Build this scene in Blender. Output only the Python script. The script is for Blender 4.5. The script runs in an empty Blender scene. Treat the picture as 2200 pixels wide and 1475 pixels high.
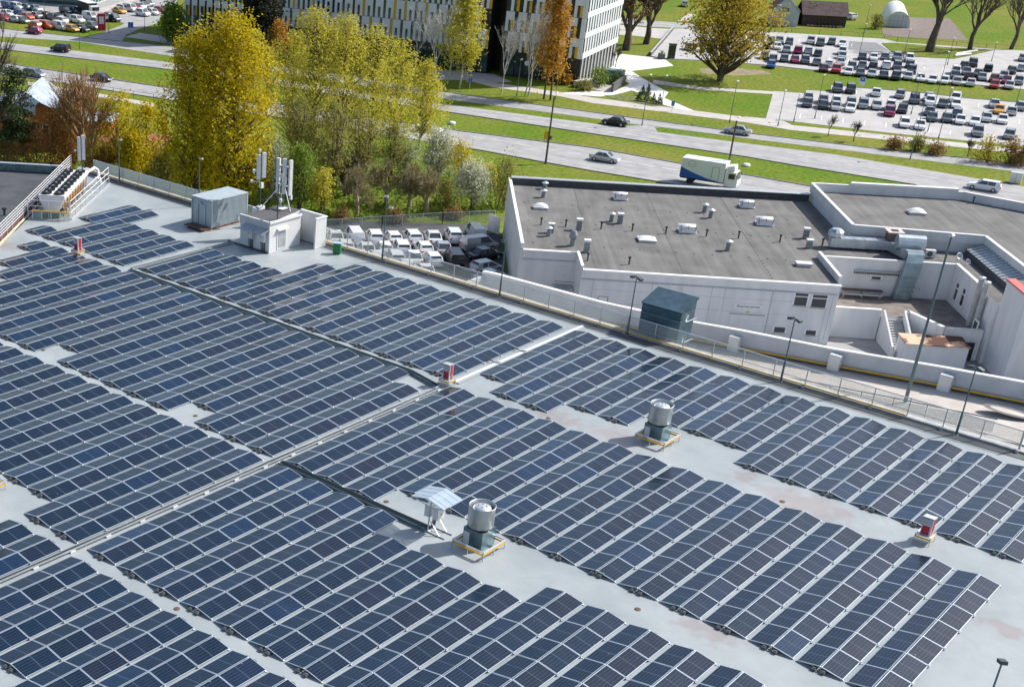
import bpy, math, random
import numpy as np
from mathutils import Vector, Matrix
R = math.radians
rnd = random.Random(7)
SC = bpy.context.scene
COL = SC.collection

# ------------------------------------------------------------------ camera
CAM_LOC = (-37.5824, -47.1999, 48.7875)
CAM_ANG = (1.0865, 0.0295, -0.8155)          # pitch, roll, yaw (survey of the panel lattice)
FPX, PPX, PPY = 2839.8524, 536.2991, 1055.2184   # in 2200 px photograph units
_m = (Matrix.Rotation(CAM_ANG[2], 3, 'Z') @ Matrix.Rotation(CAM_ANG[0], 3, 'X') @ Matrix.Rotation(CAM_ANG[1], 3, 'Z'))
cd = bpy.data.cameras.new('camera')
cam = bpy.data.objects.new('camera', cd)
COL.objects.link(cam)
mw = _m.to_4x4(); mw.translation = Vector(CAM_LOC)
cam.matrix_world = mw
cd.sensor_width = 36.0
cd.lens = FPX / 2200 * 36.0
cd.shift_x = (1100 - PPX) / 2200
cd.shift_y = (PPY - 737.5) / 2200
cd.clip_start = 1.0; cd.clip_end = 3000
SC.camera = cam

# ------------------------------------------------------------------ light
SUN_AZ, SUN_EL = R(-27.5), R(42)             # azimuth from +x, ccw
w = bpy.data.worlds.new('World'); SC.world = w; w.use_nodes = True
nt = w.node_tree; nt.nodes.clear()
sky = nt.nodes.new('ShaderNodeTexSky'); sky.sky_type = 'NISHITA'; sky.sun_disc = False
sky.sun_elevation = SUN_EL
sky.sun_rotation = R(90) - SUN_AZ            # node measures from +y, clockwise
sky.altitude = 50; sky.air_density = 1.0; sky.dust_density = 2.4; sky.ozone_density = 1.3
bg = nt.nodes.new('ShaderNodeBackground'); bg.inputs[1].default_value = 0.11
wo = nt.nodes.new('ShaderNodeOutputWorld')
nt.links.new(sky.outputs[0], bg.inputs[0]); nt.links.new(bg.outputs[0], wo.inputs[0])
sd = bpy.data.lights.new('sun', 'SUN'); sd.energy = 4.3; sd.angle = R(0.55); sd.color = (1.0, 0.965, 0.91)
so = bpy.data.objects.new('sun', sd); COL.objects.link(so)
sv = Vector((math.cos(SUN_AZ) * math.cos(SUN_EL), math.sin(SUN_AZ) * math.cos(SUN_EL), math.sin(SUN_EL)))
so.rotation_euler = sv.to_track_quat('Z', 'Y').to_euler(); so.location = (60, -60, 90)
vs = SC.view_settings; vs.view_transform = 'Standard'; vs.look = 'None'; vs.gamma = 1; vs.use_curve_mapping = False
vs.exposure = 0.36
SC.cycles.max_bounces = 6; SC.cycles.transparent_max_bounces = 12
SC.cycles.caustics_reflective = False; SC.cycles.caustics_refractive = False

# ------------------------------------------------------------------ helpers
def P(px, py, z=0.0):
    """survey: world point at height z seen at photo pixel (2200 wide)"""
    d = _m @ Vector(((px - PPX) / FPX, -(py - PPY) / FPX, -1.0))
    t = (z - CAM_LOC[2]) / d.z
    return Vector((CAM_LOC[0] + t * d.x, CAM_LOC[1] + t * d.y, z))
def proj(v):
    d = _m.transposed() @ (Vector(v) - Vector(CAM_LOC))
    return PPX + FPX * d.x / -d.z, PPY - FPX * d.y / -d.z
def height_to(base, py):
    """height above base whose image row is py"""
    lo, hi = 0.0, 60.0
    for _ in range(40):
        mid = (lo + hi) / 2
        if proj(base + Vector((0, 0, mid)))[1] > py: lo = mid
        else: hi = mid
    return lo
def px_per_m(p):
    d = _m.transposed() @ (Vector(p) - Vector(CAM_LOC))
    return FPX / -d.z

MATS = {}
def newmat(name):
    m = bpy.data.materials.new(name); m.use_nodes = True
    MATS[name] = m
    t = m.node_tree
    return m, t, t.nodes['Principled BSDF']
def mat(name, col, rough=0.6, metal=0.0, var=0.0, scale=3.0, bump=0.0, col2=None, detail=4, coord='Object', objrand=0.0, spec=0.5, fac=(0.35, 0.65)):
    """principled with a noise-driven colour variation"""
    m, t, b = newmat(name)
    b.inputs['Roughness'].default_value = rough; b.inputs['Metallic'].default_value = metal
    b.inputs['Specular IOR Level'].default_value = spec
    c = tuple(col) + (1,)
    b.inputs['Base Color'].default_value = c
    if var > 0 or col2 or bump > 0 or objrand > 0:
        tc = t.nodes.new('ShaderNodeTexCoord')
        nz = t.nodes.new('ShaderNodeTexNoise'); nz.inputs['Scale'].default_value = scale; nz.inputs['Detail'].default_value = detail
        nz.inputs['Roughness'].default_value = 0.6
        t.links.new(tc.outputs[coord], nz.inputs['Vector'])
        rp = t.nodes.new('ShaderNodeValToRGB')
        a = tuple(max(0, x * (1 - var)) for x in col) + (1,)
        e = tuple(min(1, x * (1 + var)) for x in (col2 or col)) + (1,)
        rp.color_ramp.elements[0].color = a; rp.color_ramp.elements[1].color = e
        rp.color_ramp.elements[0].position = fac[0]; rp.color_ramp.elements[1].position = fac[1]
        t.links.new(nz.outputs['Fac'], rp.inputs['Fac'])
        out = rp.outputs['Color']
        if objrand > 0:
            oi = t.nodes.new('ShaderNodeObjectInfo')
            hs = t.nodes.new('ShaderNodeHueSaturation')
            mr = t.nodes.new('ShaderNodeMapRange'); mr.inputs['To Min'].default_value = 1 - objrand; mr.inputs['To Max'].default_value = 1 + objrand
            t.links.new(oi.outputs['Random'], mr.inputs['Value']); t.links.new(mr.outputs['Result'], hs.inputs['Value'])
            t.links.new(out, hs.inputs['Color']); out = hs.outputs['Color']
        t.links.new(out, b.inputs['Base Color'])
        if bump > 0:
            bp = t.nodes.new('ShaderNodeBump'); bp.inputs['Strength'].default_value = bump; bp.inputs['Distance'].default_value = 0.05
            t.links.new(nz.outputs['Fac'], bp.inputs['Height']); t.links.new(bp.outputs['Normal'], b.inputs['Normal'])
    return m

class MB:
    """mesh builder; faces carry a material index"""
    def __init__(s): s.v = []; s.f = []; s.m = []
    def poly(s, pts, mi=0):
        n = len(s.v); s.v += [tuple(p) for p in pts]; s.f.append(tuple(range(n, n + len(pts)))); s.m.append(mi); return s
    def prism(s, pts, z0, z1, mi=0, top=None, bottom=True):
        n = len(s.v); k = len(pts)
        ar = sum(pts[i][0] * pts[(i + 1) % k][1] - pts[(i + 1) % k][0] * pts[i][1] for i in range(k))
        if ar < 0: pts = pts[::-1]
        z0s = z0 if isinstance(z0, (list, tuple)) else [z0] * k
        z1s = z1 if isinstance(z1, (list, tuple)) else [z1] * k
        if ar < 0 and isinstance(z0, (list, tuple)): z0s = z0s[::-1]
        if ar < 0 and isinstance(z1, (list, tuple)): z1s = z1s[::-1]
        s.v += [(p[0], p[1], a) for p, a in zip(pts, z0s)] + [(p[0], p[1], a) for p, a in zip(pts, z1s)]
        for i in range(k):
            j = (i + 1) % k
            s.f.append((n + i, n + j, n + k + j, n + k + i)); s.m.append(mi)
        s.f.append(tuple(range(n + k, n + 2 * k))); s.m.append(mi if top is None else top)
        if bottom: s.f.append(tuple(range(n + k - 1, n - 1, -1))); s.m.append(mi)
        return s
    def box(s, c, d, rz=0.0, mi=0, rx=0.0, ry=0.0):
        M3 = Matrix.Rotation(rz, 3, 'Z') @ Matrix.Rotation(ry, 3, 'Y') @ Matrix.Rotation(rx, 3, 'X')
        n = len(s.v)
        for z in (-.5, .5):
            for x, y in ((-.5, -.5), (.5, -.5), (.5, .5), (-.5, .5)):
                q = M3 @ Vector((x * d[0], y * d[1], z * d[2]))
                s.v.append((c[0] + q.x, c[1] + q.y, c[2] + q.z))
        for q in ((3, 2, 1, 0), (4, 5, 6, 7), (0, 1, 5, 4), (1, 2, 6, 5), (2, 3, 7, 6), (3, 0, 4, 7)):
            s.f.append(tuple(n + i for i in q)); s.m.append(mi)
        return s
    def beam(s, a, b, w, h=None, mi=0):
        a = Vector(a); b = Vector(b); d = b - a
        if d.length < 1e-6: return s
        h = h or w
        q = d.to_track_quat('X', 'Z').to_matrix()
        n = len(s.v)
        for t in (a, b):
            for y, z in ((-.5, -.5), (.5, -.5), (.5, .5), (-.5, .5)):
                o = t + q @ Vector((0, y * w, z * h)); s.v.append(tuple(o))
        for k in ((0, 1, 2, 3)[::-1], (4, 5, 6, 7), (0, 1, 5, 4)[::-1], (1, 2, 6, 5)[::-1], (2, 3, 7, 6)[::-1], (3, 0, 4, 7)[::-1]):
            s.f.append(tuple(n + i for i in k[::-1])); s.m.append(mi)
        return s
    def cyl(s, a, b, r0, r1=None, n=8, mi=0, caps=True):
        a = Vector(a); b = Vector(b); r1 = r0 if r1 is None else r1
        d = b - a
        q = d.to_track_quat('Z', 'Y').to_matrix()
        k = len(s.v)
        for t, r in ((a, r0), (b, r1)):
            for i in range(n):
                an = 2 * math.pi * i / n
                s.v.append(tuple(t + q @ Vector((r * math.cos(an), r * math.sin(an), 0))))
        for i in range(n):
            j = (i + 1) % n
            s.f.append((k + i, k + j, k + n + j, k + n + i)); s.m.append(mi)
        if caps:
            s.f.append(tuple(k + n + i for i in range(n))); s.m.append(mi)
            s.f.append(tuple(k + i for i in range(n - 1, -1, -1))); s.m.append(mi)
        return s
    def tube(s, pts, r, n=6, mi=0):
        for a, b in zip(pts[:-1], pts[1:]): s.cyl(a, b, r, r, n, mi)
        return s
    def lathe(s, c, prof, n=16, mi=0):
        """prof: list of (r, z) from bottom to top"""
        k = len(s.v)
        for r, z in prof:
            for i in range(n):
                a = 2 * math.pi * i / n
                s.v.append((c[0] + r * math.cos(a), c[1] + r * math.sin(a), c[2] + z))
        for l in range(len(prof) - 1):
            for i in range(n):
                j = (i + 1) % n
                s.f.append((k + l * n + i, k + l * n + j, k + (l + 1) * n + j, k + (l + 1) * n + i)); s.m.append(mi)
        if prof[-1][0] > 1e-4: s.f.append(tuple(k + (len(prof) - 1) * n + i for i in range(n))); s.m.append(mi)
        if prof[0][0] > 1e-4: s.f.append(tuple(k + i for i in range(n - 1, -1, -1))); s.m.append(mi)
        return s
    def mesh(s, name, mats, smooth=False):
        me = bpy.data.meshes.new(name)
        me.from_pydata(s.v, [], s.f)
        for m in (mats if isinstance(mats, (list, tuple)) else [mats]): me.materials.append(MATS[m] if isinstance(m, str) else m)
        me.polygons.foreach_set('material_index', s.m)
        if smooth: me.polygons.foreach_set('use_smooth', [True] * len(me.polygons))
        me.update()
        return me
    def build(s, name, mats, parent=None, smooth=False, loc=None, rz=0.0):
        return link(name, s.mesh(name, mats, smooth), parent, loc, rz)

def link(name, me, parent=None, loc=None, rz=0.0):
    o = bpy.data.objects.new(name, me); COL.objects.link(o)
    if parent is not None: o.parent = parent
    if loc is not None: o.location = loc
    if rz: o.rotation_euler = (0, 0, rz)
    return o
def tag(o, label=None, cat=None, group=None, kind=None):
    if label: o['label'] = label
    if cat: o['category'] = cat
    if group: o['group'] = group
    if kind: o['kind'] = kind
    return o
def thing(name, label, cat, loc=(0, 0, 0), rz=0.0, group=None):
    o = link(name, None, None, loc, rz); o.empty_display_size = 0.5
    return tag(o, label, cat, group)
def copy_tree(o, parent=None):
    c = o.copy(); COL.objects.link(c); c.parent = parent
    for ch in o.children: copy_tree(ch, c)
    return c
def struct(o): o['kind'] = 'structure'; return o
ORD = ['first', 'second', 'third', 'fourth', 'fifth', 'sixth', 'seventh', 'eighth', 'ninth', 'tenth', 'eleventh', 'twelfth', 'thirteenth',
       'fourteenth', 'fifteenth', 'sixteenth', 'seventeenth', 'eighteenth', 'nineteenth', 'twentieth']
ROOF = 12.72
RIDGE = 13.0
# ------------------------------------------------------------------ materials
m, t, b = newmat('asphalt')
b.inputs['Roughness'].default_value = 0.85
gm = t.nodes.new('ShaderNodeNewGeometry'); mp = t.nodes.new('ShaderNodeMapping'); mp.vector_type = 'TEXTURE'; mp.inputs['Rotation'].default_value = (0, 0, R(-76.7)); mp.inputs['Scale'].default_value = (30, 1.3, 1)
t.links.new(gm.outputs['Position'], mp.inputs[0])
n1 = t.nodes.new('ShaderNodeTexNoise'); n1.inputs['Scale'].default_value = 1.0; n1.inputs['Detail'].default_value = 5; t.links.new(mp.outputs[0], n1.inputs['Vector'])
n2 = t.nodes.new('ShaderNodeTexNoise'); n2.inputs['Scale'].default_value = 0.5; n2.inputs['Detail'].default_value = 8; t.links.new(gm.outputs['Position'], n2.inputs['Vector'])
ad = t.nodes.new('ShaderNodeMath'); ad.operation = 'ADD'; t.links.new(n1.outputs['Fac'], ad.inputs[0]); t.links.new(n2.outputs['Fac'], ad.inputs[1])
rp = t.nodes.new('ShaderNodeValToRGB'); rp.color_ramp.elements[0].position = 0.35; rp.color_ramp.elements[1].position = 0.62
hv = t.nodes.new('ShaderNodeMath'); hv.operation = 'MULTIPLY'; hv.inputs[1].default_value = 0.5; t.links.new(ad.outputs[0], hv.inputs[0]); t.links.new(hv.outputs[0], rp.inputs[0])
rp.color_ramp.elements[0].color = (0.27, 0.27, 0.28, 1); rp.color_ramp.elements[1].color = (0.42, 0.415, 0.41, 1); t.links.new(rp.outputs[0], b.inputs['Base Color'])
mat('asphalt_dark', (0.085, 0.088, 0.095), 0.85, var=0.2, scale=0.6, detail=6)
mat('lot_asphalt', (0.45, 0.44, 0.43), 0.85, var=0.10, scale=0.3, detail=6)
mat('paving', (0.50, 0.47, 0.44), 0.8, var=0.12, scale=0.5, detail=6)
mat('plaza', (0.78, 0.77, 0.75), 0.7, var=0.06, scale=0.5)
mat('kerb_stone', (0.22, 0.22, 0.22), 0.8, var=0.15, scale=1.0)
mat('road_paint', (0.80, 0.80, 0.80), 0.6, var=0.12, scale=2.0)
mat('soil', (0.20, 0.16, 0.14), 0.95, var=0.25, scale=1.2, bump=0.4)
mat('steel', (0.46, 0.50, 0.52), 0.48, 0.6, var=0.12, scale=2.5)
mat('galv', (0.55, 0.58, 0.60), 0.5, 0.6, var=0.12, scale=3)
mat('pole_grey', (0.12, 0.17, 0.19), 0.5, 0.3, var=0.1, scale=2)
mat('alu', (0.80, 0.82, 0.84), 0.35, 0.7)
mat('frame_alu', (0.52, 0.60, 0.68), 0.4, 0.45)
mat('dark_steel', (0.09, 0.11, 0.12), 0.5, 0.5)
mat('teal_steel', (0.17, 0.27, 0.31), 0.35, 0.75, var=0.25, scale=2.2)
mat('white_paint', (0.80, 0.80, 0.80), 0.45, var=0.04, scale=1.5)
mat('offwhite', (0.72, 0.73, 0.73), 0.6, var=0.06, scale=0.7)
mat('yellow_paint', (0.80, 0.46, 0.03), 0.5, var=0.08, scale=5)
mat('red_paint', (0.55, 0.02, 0.05), 0.4, var=0.08, scale=3)
mat('orange_rust', (0.45, 0.20, 0.08), 0.8, var=0.35, scale=1.5)
mat('black_rubber', (0.02, 0.02, 0.022), 0.6)
mat('cable', (0.035, 0.05, 0.058), 0.5)
mat('vent_grey', (0.24, 0.27, 0.29), 0.5, 0.3, var=0.15, scale=3)
mat('car_glass', (0.045, 0.06, 0.075), 0.05, spec=1.0)
mat('concrete', (0.42, 0.43, 0.43), 0.85, var=0.15, scale=1.5)
mat('ballast', (0.13, 0.14, 0.145), 0.9, var=0.2, scale=5)
mat('wood_brown', (0.13, 0.08, 0.06), 0.8, var=0.3, scale=3)
mat('glass_dark', (0.02, 0.028, 0.035), 0.08, spec=0.8)
mat('glass_green', (0.04, 0.10, 0.10), 0.08, spec=0.8)
mat('blue_sign', (0.02, 0.15, 0.55), 0.4)
mat('bin_green', (0.02, 0.20, 0.05), 0.45)
mat('gutter', (0.10, 0.11, 0.115), 0.75, var=0.2, scale=1.0)

# solar glass: six columns of half-cut cells, busbars, a wider gap across the middle
m, t, b = newmat('solar_cells')
b.inputs['Roughness'].default_value = 0.16; b.inputs['Specular IOR Level'].default_value = 0.62
tc = t.nodes.new('ShaderNodeTexCoord'); sx = t.nodes.new('ShaderNodeSeparateXYZ'); t.links.new(tc.outputs['Object'], sx.inputs[0])
def mth(op, a, b_=None, c=None):
    n = t.nodes.new('ShaderNodeMath'); n.operation = op
    for i, v in enumerate((a, b_, c)):
        if v is None: continue
        if isinstance(v, (int, float)): n.inputs[i].default_value = v
        else: t.links.new(v, n.inputs[i])
    return n.outputs[0]
def line_mask(src, pitch, width, offs=0.0):
    a = mth('ADD', src, 50 * pitch + offs)
    a = mth('MODULO', a, pitch)
    a = mth('SUBTRACT', a, pitch / 2); a = mth('ABSOLUTE', a)
    return mth('GREATER_THAN', a, pitch / 2 - width / 2)
colm = line_mask(sx.outputs[1], 0.170, 0.012, 0.0)               # between the six cell columns
rowm = line_mask(sx.outputs[0], 0.0845, 0.004, 0.0)              # between half cells
bus = line_mask(sx.outputs[1], 0.034, 0.0035, 0.017)
mid = mth('LESS_THAN', mth('ABSOLUTE', sx.outputs[0]), 0.016)
ln = mth('MAXIMUM', mth('MULTIPLY', colm, 0.62), mth('MULTIPLY', rowm, 0.15))
ln = mth('MAXIMUM', ln, mth('MULTIPLY', bus, 0.08)); ln = mth('MAXIMUM', ln, mth('MULTIPLY', mid, 0.75))
oi = t.nodes.new('ShaderNodeObjectInfo')
rp = t.nodes.new('ShaderNodeValToRGB')
for p, c in ((0.0, (0.001, 0.009, 0.024)), (0.5, (0.001, 0.014, 0.036)), (0.8, (0.005, 0.010, 0.026)), (1.0, (0.002, 0.022, 0.062))):
    e = rp.color_ramp.elements.new(p) if p not in (0.0, 1.0) else rp.color_ramp.elements[0 if p == 0 else -1]
    e.color = c + (1,); e.position = p
t.links.new(oi.outputs['Random'], rp.inputs[0])
mx = t.nodes.new('ShaderNodeMix'); mx.data_type = 'RGBA'
t.links.new(ln, mx.inputs[0]); t.links.new(rp.outputs[0], mx.inputs[6]); mx.inputs[7].default_value = (0.10, 0.145, 0.21, 1)
nz = t.nodes.new('ShaderNodeTexNoise'); nz.inputs['Scale'].default_value = 1.3; nz.inputs['Detail'].default_value = 5
gm = t.nodes.new('ShaderNodeNewGeometry'); t.links.new(gm.outputs['Position'], nz.inputs['Vector'])
dust = t.nodes.new('ShaderNodeMix'); dust.data_type = 'RGBA'
df = t.nodes.new('ShaderNodeMapRange'); df.inputs['From Min'].default_value = 0.4; df.inputs['From Max'].default_value = 0.8; df.inputs['To Max'].default_value = 0.03
t.links.new(nz.outputs['Fac'], df.inputs['Value']); t.links.new(df.outputs[0], dust.inputs[0])
t.links.new(mx.outputs[2], dust.inputs[6]); dust.inputs[7].default_value = (0.20, 0.22, 0.23, 1)
vz = t.nodes.new('ShaderNodeTexVoronoi'); vz.inputs['Scale'].default_value = 0.9; t.links.new(gm.outputs['Position'], vz.inputs['Vector'])
spk = mth('LESS_THAN', vz.outputs['Distance'], 0.035)
dr_ = t.nodes.new('ShaderNodeMix'); dr_.data_type = 'RGBA'; t.links.new(mth('MULTIPLY', spk, 0.5), dr_.inputs[0]); t.links.new(dust.outputs[2], dr_.inputs[6]); dr_.inputs[7].default_value = (0.35, 0.36, 0.36, 1)
t.links.new(dr_.outputs[2], b.inputs['Base Color'])
b.inputs['Sheen Weight'].default_value = 0.06; b.inputs['Sheen Roughness'].default_value = 0.25; b.inputs['Sheen Tint'].default_value = (0.9, 0.95, 1.0, 1)   # sheen pales grazing views, standing in for bright sky reflection
rr = t.nodes.new('ShaderNodeMapRange'); rr.inputs['To Min'].default_value = 0.10; rr.inputs['To Max'].default_value = 0.24
t.links.new(nz.outputs['Fac'], rr.inputs['Value']); t.links.new(rr.outputs[0], b.inputs['Roughness'])

# roof membrane with puddle stains
STAINS = [(1187, 893, 1.1), (1325, 938, 1.7), (1735, 1085, 2.0), (1790, 1097, 0.8), (1524, 1351, 1.2), (2160, 1352, 0.9), (1225, 905, 0.8), (1610, 1027, 0.9), (15, 527, 1.5)]
m, t, b = newmat('membrane')
b.inputs['Roughness'].default_value = 0.42; b.inputs['Specular IOR Level'].default_value = 0.5
gm = t.nodes.new('ShaderNodeNewGeometry')
n1 = t.nodes.new('ShaderNodeTexNoise'); n1.inputs['Scale'].default_value = 0.22; n1.inputs['Detail'].default_value = 8; n1.inputs['Roughness'].default_value = 0.62
t.links.new(gm.outputs['Position'], n1.inputs['Vector'])
rp = t.nodes.new('ShaderNodeValToRGB')
rp.color_ramp.elements[0].position = 0.3; rp.color_ramp.elements[0].color = (0.275, 0.315, 0.33, 1)
rp.color_ramp.elements[1].position = 0.7; rp.color_ramp.elements[1].color = (0.415, 0.45, 0.46, 1)
t.links.new(n1.outputs['Fac'], rp.inputs[0])
sx = t.nodes.new('ShaderNodeSeparateXYZ'); t.links.new(gm.outputs['Position'], sx.inputs[0])
seam = mth('MAXIMUM', line_mask(sx.outputs[0], 1.9, 0.03, 0.4), line_mask(sx.outputs[1], 14.0, 0.03, 2.0))
mx = t.nodes.new('ShaderNodeMix'); mx.data_type = 'RGBA'
t.links.new(mth('MULTIPLY', seam, 0.22), mx.inputs[0]); t.links.new(rp.outputs[0], mx.inputs[6]); mx.inputs[7].default_value = (0.25, 0.27, 0.27, 1)
n2 = t.nodes.new('ShaderNodeTexNoise'); n2.inputs['Scale'].default_value = 1.1; n2.inputs['Detail'].default_value = 5
t.links.new(gm.outputs['Position'], n2.inputs['Vector'])
wob = mth('MULTIPLY', mth('SUBTRACT', n2.outputs['Fac'], 0.5), 3.6)
n4 = t.nodes.new('ShaderNodeTexNoise'); n4.inputs['Scale'].default_value = 0.55; n4.inputs['Detail'].default_value = 9; n4.inputs['Roughness'].default_value = 0.7; n4.inputs['Distortion'].default_value = 1.2
t.links.new(gm.outputs['Position'], n4.inputs['Vector'])
dtr = t.nodes.new('ShaderNodeMapRange'); dtr.inputs['From Min'].default_value = 0.55; dtr.inputs['From Max'].default_value = 0.72; dtr.inputs['To Max'].default_value = 0.28
t.links.new(n4.outputs['Fac'], dtr.inputs['Value'])
mxd = t.nodes.new('ShaderNodeMix'); mxd.data_type = 'RGBA'; t.links.new(dtr.outputs[0], mxd.inputs[0]); t.links.new(mx.outputs[2], mxd.inputs[6]); mxd.inputs[7].default_value = (0.20, 0.22, 0.215, 1)
mx = mxd
acc = None
for (qx, qy, rad) in STAINS:
    c = P(qx, qy, ROOF)
    cx = mth('SUBTRACT', sx.outputs[0], c.x); cy = mth('SUBTRACT', sx.outputs[1], c.y)
    d = mth('SQRT', mth('ADD', mth('MULTIPLY', cx, cx), mth('MULTIPLY', mth('MULTIPLY', cy, cy), 0.35)))
    d = mth('DIVIDE', mth('ADD', d, wob), rad)
    f_ = mth('SUBTRACT', 1.0, d)
    acc = f_ if acc is None else mth('MAXIMUM', acc, f_)
acc = mth('MULTIPLY', acc, 0.5)
cl = t.nodes.new('ShaderNodeClamp'); t.links.new(acc, cl.inputs[0]); cl.inputs[2].default_value = 0.30
mx2 = t.nodes.new('ShaderNodeMix'); mx2.data_type = 'RGBA'
t.links.new(cl.outputs[0], mx2.inputs[0]); t.links.new(mx.outputs[2], mx2.inputs[6]); mx2.inputs[7].default_value = (0.28, 0.13, 0.11, 1)
t.links.new(mx2.outputs[2], b.inputs['Base Color'])

# ------------------------------------------------------------------ the roof with the solar arrays
LX, LY = 29.6, 47.4                       # a point of the diagonal roof edge, direction (.8, .6)
def diag(x): return LY + (x - LX) * 0.75
bld = thing('commercial_building', 'large flat roofed building with pale membrane roof carrying all the solar arrays', 'building', (0, 0, 0))
rp_ = [(53.2, -90), (53.2, diag(53.2)), (-75, diag(-75)), (-75, -90)]
MB().prism(rp_, ROOF - 0.4, ROOF).build('roof', 'membrane', bld)
inner = [(52.9, -89), (52.9, diag(52.9) - .4), (-74, diag(-74) - .4), (-74, -89)]
for a, c in zip(inner, inner[1:] + inner[:1]):
    MB().beam((a[0], a[1], (ROOF - .4) / 2), (c[0], c[1], (ROOF - .4) / 2), 0.3, ROOF - 0.41).build('wall', 'offwhite', bld)
# dark gutter strip and up-stand along the fence
MB().prism([(51.35, -31.2), (51.35, 62.4), (52.25, 63.1), (52.25, -31.2)], ROOF + .004, ROOF + 0.03).build('gutter', 'gutter', bld)
MB().prism([(52.25, -31.2), (52.25, 63.2), (53.1, 63.8), (53.1, -31.2)], ROOF + .004, ROOF + 0.16).build('parapet', 'concrete', bld)
for k, (qx, qy) in enumerate([(1370, 1308), (380, 1307), (830, 1077), (93, 752), (420, 893), (1681, 1077), (1178, 898)]):
    c = P(qx, qy, ROOF)
    MB().lathe((0, 0, 0), [(0.17, 0.004), (0.17, 0.02), (0.12, 0.035), (0.0, 0.03)], 12).build('roof_drain', 'wood_brown', bld, loc=c)

PA, PB = 2.11, 2.392
TILT = R(10)
PL, PW = 2.085, 1.09
mb = MB(); fr = 0.029
x0, x1, y0, y1 = -PL / 2, PL / 2, -PW / 2, PW / 2
mb.box((0, 0, -0.02), (PL, PW, 0.034))
n = len(mb.v)
mb.f.pop(1); mb.m.pop(1)                                   # top replaced by frame ring and glass
zt = -0.003
outer = [(x0, y0, zt), (x1, y0, zt), (x1, y1, zt), (x0, y1, zt)]
inn = [(x0 + fr, y0 + fr, zt), (x1 - fr, y0 + fr, zt), (x1 - fr, y1 - fr, zt), (x0 + fr, y1 - fr, zt)]
for i in range(4):
    j = (i + 1) % 4
    mb.poly([outer[i], outer[j], inn[j], inn[i]], 0)
mb.poly([(p[0], p[1], zt - 0.002) for p in inn], 1)
panel_mesh = mb.mesh('solar_panel', ['frame_alu', 'solar_cells'])
block_mesh = MB().box((0, 0, 0.05), (0.40, 0.22, 0.08)).box((0.02, 0, 0.105), (0.30, 0.18, 0.04)).mesh('ballast_block', 'ballast')

def jlow(n): return 0.02 + 1.010 * n          # ridge lines south of the cable tray
def jup(m_): return -1.29 - 0.984 * m_        # ridge lines north of it
def jH(m_): return -15.52 - 0.975 * m_
ARR = []
def arr(label, rows): ARR.append((label, rows))
arr('solar array in the bottom left corner, left of the narrow diagonal aisle', [(jlow(n_), -5.0 if n_ != 2 else -4.0, 0.0) for n_ in range(0, 9)])
arr('small dark solar array at the left edge, above the cable tray', [(jup(0), -5.95, 0.05), (jup(1), -5.95, 0.03), (jup(2), -5.95, -0.95)])
arr('solar array at the left, between the cable tray and the long aisle with two notches', [(jup(k), 0.53 if k < 2 else 1.5 if k < 5 else 0.47, 7.5 - 0.01 * k) for k in range(0, 13)])
arr('large solar array left of the dark cable trough, with two notches on its near side',
    [(jup(k), 8.87 if k in (3, 9) else 7.87, 14.9 if k == 0 else 15.85 - .01 * k) for k in range(0, 14)] +
    [(jup(14), 8.7, 15.7), (jup(15), 9.7, 15.7), (jup(16), 11.7, 15.7), (jup(17), 12.7, 15.7), (jup(18), 14.62, 15.62)])
arr('solar array at the bottom, between the cable tray and the silver exhaust fan', [(jlow(k), 0.53, 6.54 if 4 <= k <= 7 else 7.54) for k in range(0, 15)])
arr('long central solar array below the cable tray, reaching the lower right corner', [(jlow(k), 7.93 if k < 3 else 8.98, 15.97) for k in range(0, 15)])
arr('solar array at the right, along the fence and beside the far exhaust fan',
    [(jlow(k), {0: 17.62, 1: 16.6, 2: 16.58, 5: 18.68, 6: 18.68, 7: 18.66}.get(k, 17.62), 23.64) for k in range(0, 15)])
arr('far solar array right of the dark cable trough, near the row of parked white cars',
    [(jup(k), 16.5, 23.6 - .02 * k if k <= 8 else {9: 22.4, 10: 20.37}.get(k, 20.33)) for k in range(0, 14)])
arr('farthest solar array in front of the chiller, beside the grey container', [(jH(0), 16.24, 20.22), (jH(1), 16.24, 20.23), (jH(2), 16.26, 20.22), (jH(3), 16.27, 20.22), (jH(4), 16.26, 22.22), (jH(5), 19.25, 22.2), (jH(5), 16.24, 17.25)])
hw = PW * math.cos(TILT) / 2; hd = PW * math.sin(TILT) / 2
prnd = random.Random(3)
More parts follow.
